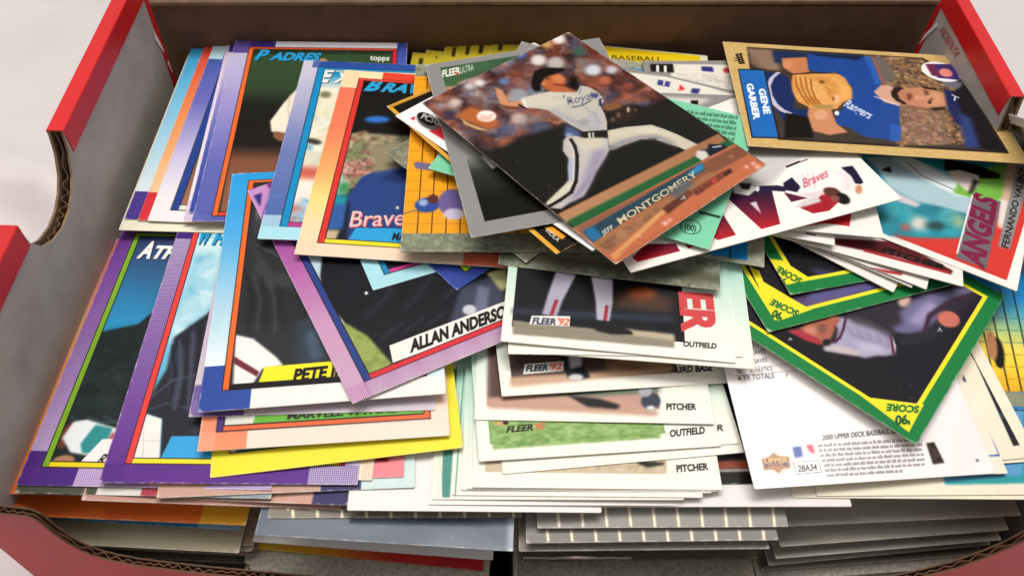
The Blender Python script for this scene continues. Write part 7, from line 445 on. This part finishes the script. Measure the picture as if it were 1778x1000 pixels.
('gar',(115.985,231.241,19.857,-90.314,-0.025,-6.133),('wood grain bordered card on its side,player with a tan glove','#8a6a34',0.3,None,0.35,8,[('F','#cfae70'),('n',[(0,0),(63.5,0),(63.5,88.9),(0,88.9)],['#d2b275','#c4a262','#dcbf86','#b8944f'],1.,0.2,0.12),('p',[(2.7,8.58),(2.61,72.64),(15.92,83.62),(58.72,83.74),(59.15,10.21),(17.84,12.25),(18.04,7.35)],'#2a2018',0.08),('p',[(3.47,8.89),(3.48,71.97),(16.38,82.86),(57.56,83.25),(58.17,10.74),(17.41,12.72),(17.22,7.88)],'#3f362e',0.08),('n',[(2.79,51.19),(3.48,71.97),(20.48,79.11),(54.79,71.86),(58.77,48.57),(24.26,45.97)],['#4a3a30','#b0804e','#8a5a44','#d0ac78','#2f2822','#6a5a4c'],1.2,0.35,1),('p',[(3.89,51.97),(3.93,58.24),(19.08,59.35),(21.69,52.62)],'#6a6058',0.6),('p',[(30.88,56.54),(30.53,69.02),(40.74,68.81),(55.49,65.16),(55.89,49.72)],'#7a6450',0.5),('n',[(33.74,55.76),(32.32,68.48),(55.49,65.16),(55.89,49.72)],['#5a4a3c','#a87a54','#6a5848','#9a5a54','#b9987c','#7a6450'],1.3,0.3,1),('p',[(3.47,8.89),(3.92,18.46),(17.12,18.46),(17.22,11.13),(13.76,8.19)],'#7a6050',0.6),('p',[(4.36,8.13),(4.05,17.39),(12.65,17.59),(17.21,17.63),(17.36,13.13)],'#8a7060',0.5),('p',[(4.05,17.39),(4.14,29.93),(10.52,29.1),(12.73,16.97)],'#1c2c50',0.5),('p',[(9.26,20.03),(7.38,29.3),(17.06,28.63),(19.64,22.46),(15.48,19.56)],'#c47a52',0.3),('e',[(12.94,21.65),(12.72,23.53),(15.67,21.16)],'#d08a60',0.3),('p',[(4.06,30.58),(4.01,50.89),(22.81,52.33),(27.64,54.06),(34.44,55.57),(55.57,49.81),(54.59,38.59),(49.93,35.04),(48.25,29.78),(33.98,38.14),(24.73,41.86),(18.15,35.3),(15.97,28.23)],'#1f4590',0.25),('p',[(4.14,29.93),(4.01,50.89),(7.11,48.06),(6.06,33.72)],'#15213a',0.5),('p',[(4.01,50.89),(4.52,53.27),(21.69,52.62),(23.05,50.27)],'#2a5ab0',0.3),('p',[(46.15,49.16),(47.39,52.6),(55.89,49.72),(56.23,46.49)],'#2a58a8',0.3),('l',[(4.42,54.14),(21.97,53.35)],0.4,'#c05050',0.06),('p',[(18.94,12.47),(19.31,18.88),(27.06,21.48),(41.27,18.46),(40.58,24.73),(47.99,23.25),(48.37,13.76),(38.65,11.61)],'#1a2c5c',0.3),('p',[(18.65,18.19),(22.71,15.07),(28.03,12.99),(33.72,12.63),(38.78,13.52),(41.96,15.27),(43.69,17.63),(44.83,16.28),(42.81,13.59),(39.32,11.69),(33.88,11.24),(28.19,11.58),(22.9,13.44),(18.84,16.54)],'#c9bcd0',0.12),('p',[(43.61,15.36),(45.77,22.74),(57.,21.81),(57.99,12.43)],'#14120f',0.3),('p',[(37.22,24.43),(37.15,31.22),(48.1,31.13),(52.59,33.87),(54.85,27.43),(53.17,22.58),(44.15,22.49)],'#c98862',0.3),('e',[(43.66,26.97),(43.4,29.31),(46.68,26.34)],'#dca07c',0.4),('p',[(20.07,21.98),(18.59,25.08),(18.14,29.02),(18.01,33.3),(16.37,37.71),(19.79,40.4),(26.6,41.23),(32.75,39.8),(35.59,36.03),(39.64,33.19),(40.66,27.02),(40.25,24.6),(36.62,20.68),(30.78,20.),(25.36,20.61)],'#dc9a50',0.25),('n',[(20.35,22.73),(17.91,37.38),(28.5,40.19),(38.32,32.9),(39.2,25.01),(33.51,20.67)],['#dc9a50','#e8ae68','#cc8840'],3,0.5,1),('l',[(21.09,22.8),(26.97,22.3),(32.57,22.81),(37.94,24.1)],0.7,'#a05c20',0.3),('l',[(20.64,23.48),(26.87,23.11),(32.46,23.81)],0.4,'#f0bc78',0.3),('l',[(21.25,24.58),(27.5,23.88),(33.11,24.27),(37.79,25.48)],0.7,'#a05c20',0.3),('l',[(20.8,25.27),(27.41,24.69),(32.99,25.27)],0.4,'#f0bc78',0.3),('l',[(21.41,26.36),(28.04,25.46),(33.64,25.73),(37.64,26.86)],0.7,'#a05c20',0.3),('l',[(20.96,27.05),(27.95,26.27),(33.53,26.73)],0.4,'#f0bc78',0.3),('l',[(21.57,28.13),(28.57,27.03),(34.17,27.18),(37.48,28.25)],0.7,'#a05c20',0.3),('l',[(21.13,28.83),(28.48,27.84),(34.06,28.18)],0.4,'#f0bc78',0.3),('p',[(38.16,25.21),(36.97,32.81),(39.45,31.88),(40.12,25.78)],'#a88850',0.4),('e',[(23.37,31.58),(23.28,32.4),(24.49,31.34)],'#5a3a1c',0.4),('l',[(25.9,31.65),(27.87,33.21),(31.13,32.51)],0.5,'#a86a34',0.4),('e',[(33.36,34.38),(33.23,35.58),(36.19,33.76)],'#efb88c',0.5),('e',[(33.47,33.38),(33.43,33.78),(35.24,32.99)],'#8a4a20',0.3),('p',[(25.32,36.75),(24.87,40.64),(32.06,39.76),(34.56,36.06)],'#e8a860',0.8),('l',[(19.79,21.22),(17.49,31.38),(17.02,38.59)],0.6,'#1c1814',0.15),('p',[(27.55,48.53),(22.81,52.33),(23.14,55.85),(32.89,57.17),(35.19,54.98),(33.63,50.52)],'#cfa08c',0.25),('l',[(30.44,48.01),(35.15,55.38)],0.4,'#e8e0e4',0.06),('p',[(26.84,54.86),(24.81,57.),(23.83,59.26),(22.98,66.7),(24.86,72.33),(27.6,73.27),(30.43,72.98),(34.47,70.75),(35.73,65.51),(35.41,62.3),(34.73,59.19),(32.93,56.76),(30.29,55.52)],'#bf8462',0.25),('p',[(25.63,65.53),(25.67,71.49),(30.54,71.96),(33.63,69.06),(34.12,64.62)],'#cc946e',0.8),('p',[(26.56,57.32),(25.36,61.63),(29.52,62.43),(33.33,59.39),(31.5,57.15)],'#b4785a',0.7),('p',[(34.27,57.18),(35.36,62.7),(36.06,65.6),(36.41,62.4),(36.16,58.59)],'#8a5a44',0.4),('p',[(26.86,54.66),(24.16,56.38),(23.18,58.64),(24.11,59.98),(25.78,57.93),(27.71,56.61),(30.88,56.54),(33.47,58.18),(34.27,57.18),(32.45,54.94),(29.75,54.09)],'#231812',0.3),('p',[(28.07,59.68),(26.78,61.62),(28.52,61.92),(31.19,59.99),(31.3,58.98)],'#8a4c38',0.35),('l',[(27.61,60.6),(31.21,59.79)],0.4,'#5a2c22',0.2),('p',[(28.16,62.03),(28.56,64.68),(29.92,65.07),(30.96,62.02)],'#d49c78',0.4),('e',[(31.85,66.46),(31.77,67.17),(32.92,66.15)],'#2c1a14',0.25),('e',[(29.99,67.61),(29.89,68.43),(30.71,67.39)],'#7a4a3a',0.3),('p',[(24.45,66.47),(24.61,68.22),(27.17,67.66),(28.06,66.01)],'#6a4636',0.35),('p',[(21.91,66.61),(22.82,71.35),(23.86,71.64),(23.68,66.9)],'#2c1f18',0.3),('p',[(35.4,65.41),(34.12,70.86),(35.51,70.62),(36.98,66.49)],'#241a14',0.35),('l',[(27.57,73.48),(31.11,73.16),(35.44,71.23)],0.35,'#d8d0d4',0.12),('p',[(22.88,73.94),(23.6,77.11),(25.8,79.8),(37.92,79.33),(51.16,76.78),(43.71,71.69),(35.42,71.43)],'#1a2850',0.35),('p',[(17.14,82.61),(57.56,83.25),(57.12,72.93),(34.91,76.06),(24.35,76.88)],'#16151a',0.5),('p',[(36.73,74.89),(39.76,77.76),(56.88,75.21),(56.79,70.28)],'#2a3f74',0.8),('p',[(15.34,75.65),(18.29,82.23),(22.25,79.55),(20.96,74.93)],'#6a6a78',0.4),('t','T',[(28.87,74.46),(30.72,76.62),(25.9,75.79)],'#c9cfdc',0.04,0,0.04),('t','Rangers',[(37.32,35.83),(44.55,42.94),(32.91,38.39)],'#dfe3ec',0.05,0.3,0.1),('e',[(42.04,32.66),(41.95,33.44),(43.4,32.36)],'#e8ecf2',0.15),('e',[(11.46,76.64),(14.01,83.),(17.59,73.98)],'#f0ecea',0.06),('p',[(6.88,73.06),(5.74,82.77),(16.47,82.01),(15.9,74.06)],'#3a2a6a',0.15),('p',[(6.98,72.2),(6.58,75.64),(15.34,75.65),(14.6,72.41)],'#6a2a4a',0.25),('e',[(12.05,78.1),(12.9,80.22),(14.75,76.92)],'#e88a80',0.2),('p',[(18.16,3.07),(17.41,12.72),(58.47,10.87),(59.12,1.78)],'#1c1814',0.06),('p',[(18.88,3.38),(18.22,12.18),(57.9,10.42),(58.46,2.25)],'#1f66b2',0.06),('t','GENE',[(30.32,8.47),(45.41,8.02),(29.71,10.74)],'#eef0f4',0.16,0,0.04),('t','GARBER',[(27.54,4.74),(49.11,4.04),(26.91,7.02)],'#eef0f4',0.16,0,0.04),('t','topps',[(7.68,3.7),(15.01,4.12),(6.9,6.92)],'#1f1812',0.16,0,0.04)],[('picture',[(3.47,8.89),(3.48,71.97),(16.38,82.86),(57.56,83.25),(58.17,10.74),(17.41,12.72),(17.22,7.88)]),('name_banner',[(18.16,3.07),(17.41,12.72),(58.47,10.87),(59.12,1.78)]),('team_emblem',[(8.79,70.01),(5.62,73.85),(5.31,79.78),(9.52,83.43),(14.1,83.19),(17.17,79.15),(17.44,73.59),(14.11,70.1)])])),
]
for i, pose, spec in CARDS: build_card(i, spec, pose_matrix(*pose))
# ------------------------------------------------------------------ card leaning on the right wall
A1, A2, A3 = [Vector(q) for q in LEAN]
e1 = (A1-A2).normalized(); e2 = A3-A1; e2 = (e2-e1*e2.dot(e1)).normalized(); ax = -e2; e3 = ax.cross(e1)
if e3.dot(Vector((0, 0, CAM_H))-A1) < 0: ax = e2; e3 = ax.cross(e1); far = -1
else: far = 1
Mk = Matrix((ax, e1, e3)).transposed().to_4x4(); Mk.translation = (A1+e2*31.75-e1*(44.45-9))*MM
x0, x1 = (50, 54.5) if far > 0 else (9, 13.5)
ops = [('F', '#efe9e2'), ('p', [(3.4, 3), (60.1, 3), (60.1, 86), (3.4, 86)], '#17161a', .05), ('p', [(3.4, 76), (60.1, 76), (60.1, 80.5), (3.4, 80.5)], '#8f8c8c', .05)]
build_card('kone', ('white edged card leaning on the right wall behind the wood grain card', '#e3ddd6', .35, None, .8, 5, ops, []), Mk)
# ------------------------------------------------------------------ silver foil strip among the front sleeves
V = []; F = []
for k in range(41):
    t = k/40; p = [(a+(b-a)*t) for a, b in zip(FOIL[0], FOIL[1])]
    z = p[2]+.12*math.sin(t*17)+.08*math.sin(t*41); V += [(p[0], p[1]-.1*math.sin(t*9), z), (p[0], p[1]-.35, z-.8)]
    if k: a = 2*(k-1); F.append([a, a+2, a+3, a+1])
foil = mat('silver_foil', '#e6e2da', .18); foil.node_tree.nodes['Principled BSDF'].inputs['Metallic'].default_value = .7
tag(mesh('foil_strip', V, F, [foil]), 'thin wavy silver strip below the ticked grey sleeves at the front', 'strip')
# ------------------------------------------------------------------ the packed cards under the ones that show
rr = random.Random(11)
pal = ['#c8c0ae', '#9a937f', '#e4dac0', '#b0a88e', '#d4ccbc', '#7c7870', '#ece4d0', '#b4967f', '#8c9aa8']
first = {}
def filler(x, y, yaw, z, c, label, group):
    if c not in first:
        o = slab('trading_card', outline(.8), [edge_mat(c), edge_mat(c)]); first[c] = o
    else:
        o = first[c].copy(); COL.objects.link(o)
    o.matrix_world = pose_matrix(x, y, z, yaw, 0, 0); tag(o, label, 'card', group)
for x, y, yaw, zt, n, lab, grp in ((-97, 122, 1, -17.2, 12, 'unlabelled card edge in the pile at the front left of the box', 'card edges low in the front left pile'),
                                 (-33, 118, -2, -22.6, 12, 'unlabelled card edge in the pile below the yellow and red card', 'card edges below the yellow and red card'),
                                 (35, 119.5, 3.5, -20.6, 12, 'unlabelled card edge in the pile below the silver strip', 'card edges below the silver strip'),
                                 (98, 128, 7.5, -24.6, 12, 'unlabelled card edge in the pile at the front right of the box', 'card edges low in the front right pile')):
    for k in range(n): filler(x+rr.uniform(-.8, .8), y+rr.uniform(-1.0, 1.0), yaw+rr.uniform(-.8, .8), zt-k*.42, rr.choice(pal), lab, grp)
V = []; F = []; I = []
def chunk(x, y, yaw, z0, z1, st, w2=31.5, h2=44):
    z = z0
    while z < z1:
        a = math.radians(yaw+rr.uniform(-.5, .5)); dx, dy = rr.uniform(-.5, .5), rr.uniform(-.5, .5); b = len(V); zz = min(z+st*.92, z1)
        for q in (z, zz):
            for u, v in ((-w2, -h2), (w2, -h2), (w2, h2), (-w2, h2)): V.append((x+dx+u*math.cos(a)-v*math.sin(a), y+dy+u*math.sin(a)+v*math.cos(a), q))
        F.extend([[b+3, b+2, b+1, b], [b+4, b+5, b+6, b+7]]+[[b+i, b+(i+1) % 4, b+4+(i+1) % 4, b+4+i] for i in range(4)]); i_ = rr.randrange(len(pal)); I.extend([i_]*6); z += st
for x, y, yaw, zt in ((-96, 122.5, 1, -22.6), (-33, 118.5, -2, -28), (35, 120, 3, -26), (98, 128.5, 6, -30), (-92, 216, 2, .2), (-24, 214, 0, -1.6), (42, 214, 2, -1.4), (108, 222, 3, -1.2)):
    chunk(x, y, yaw, -71.8, zt, 1.1 if zt > -5 else .9)
tag(mesh('packed_cards', V, F, [edge_mat(c) for c in pal], I), 'tightly packed older cards filling the lower part of the box', None, None, 'stuff')
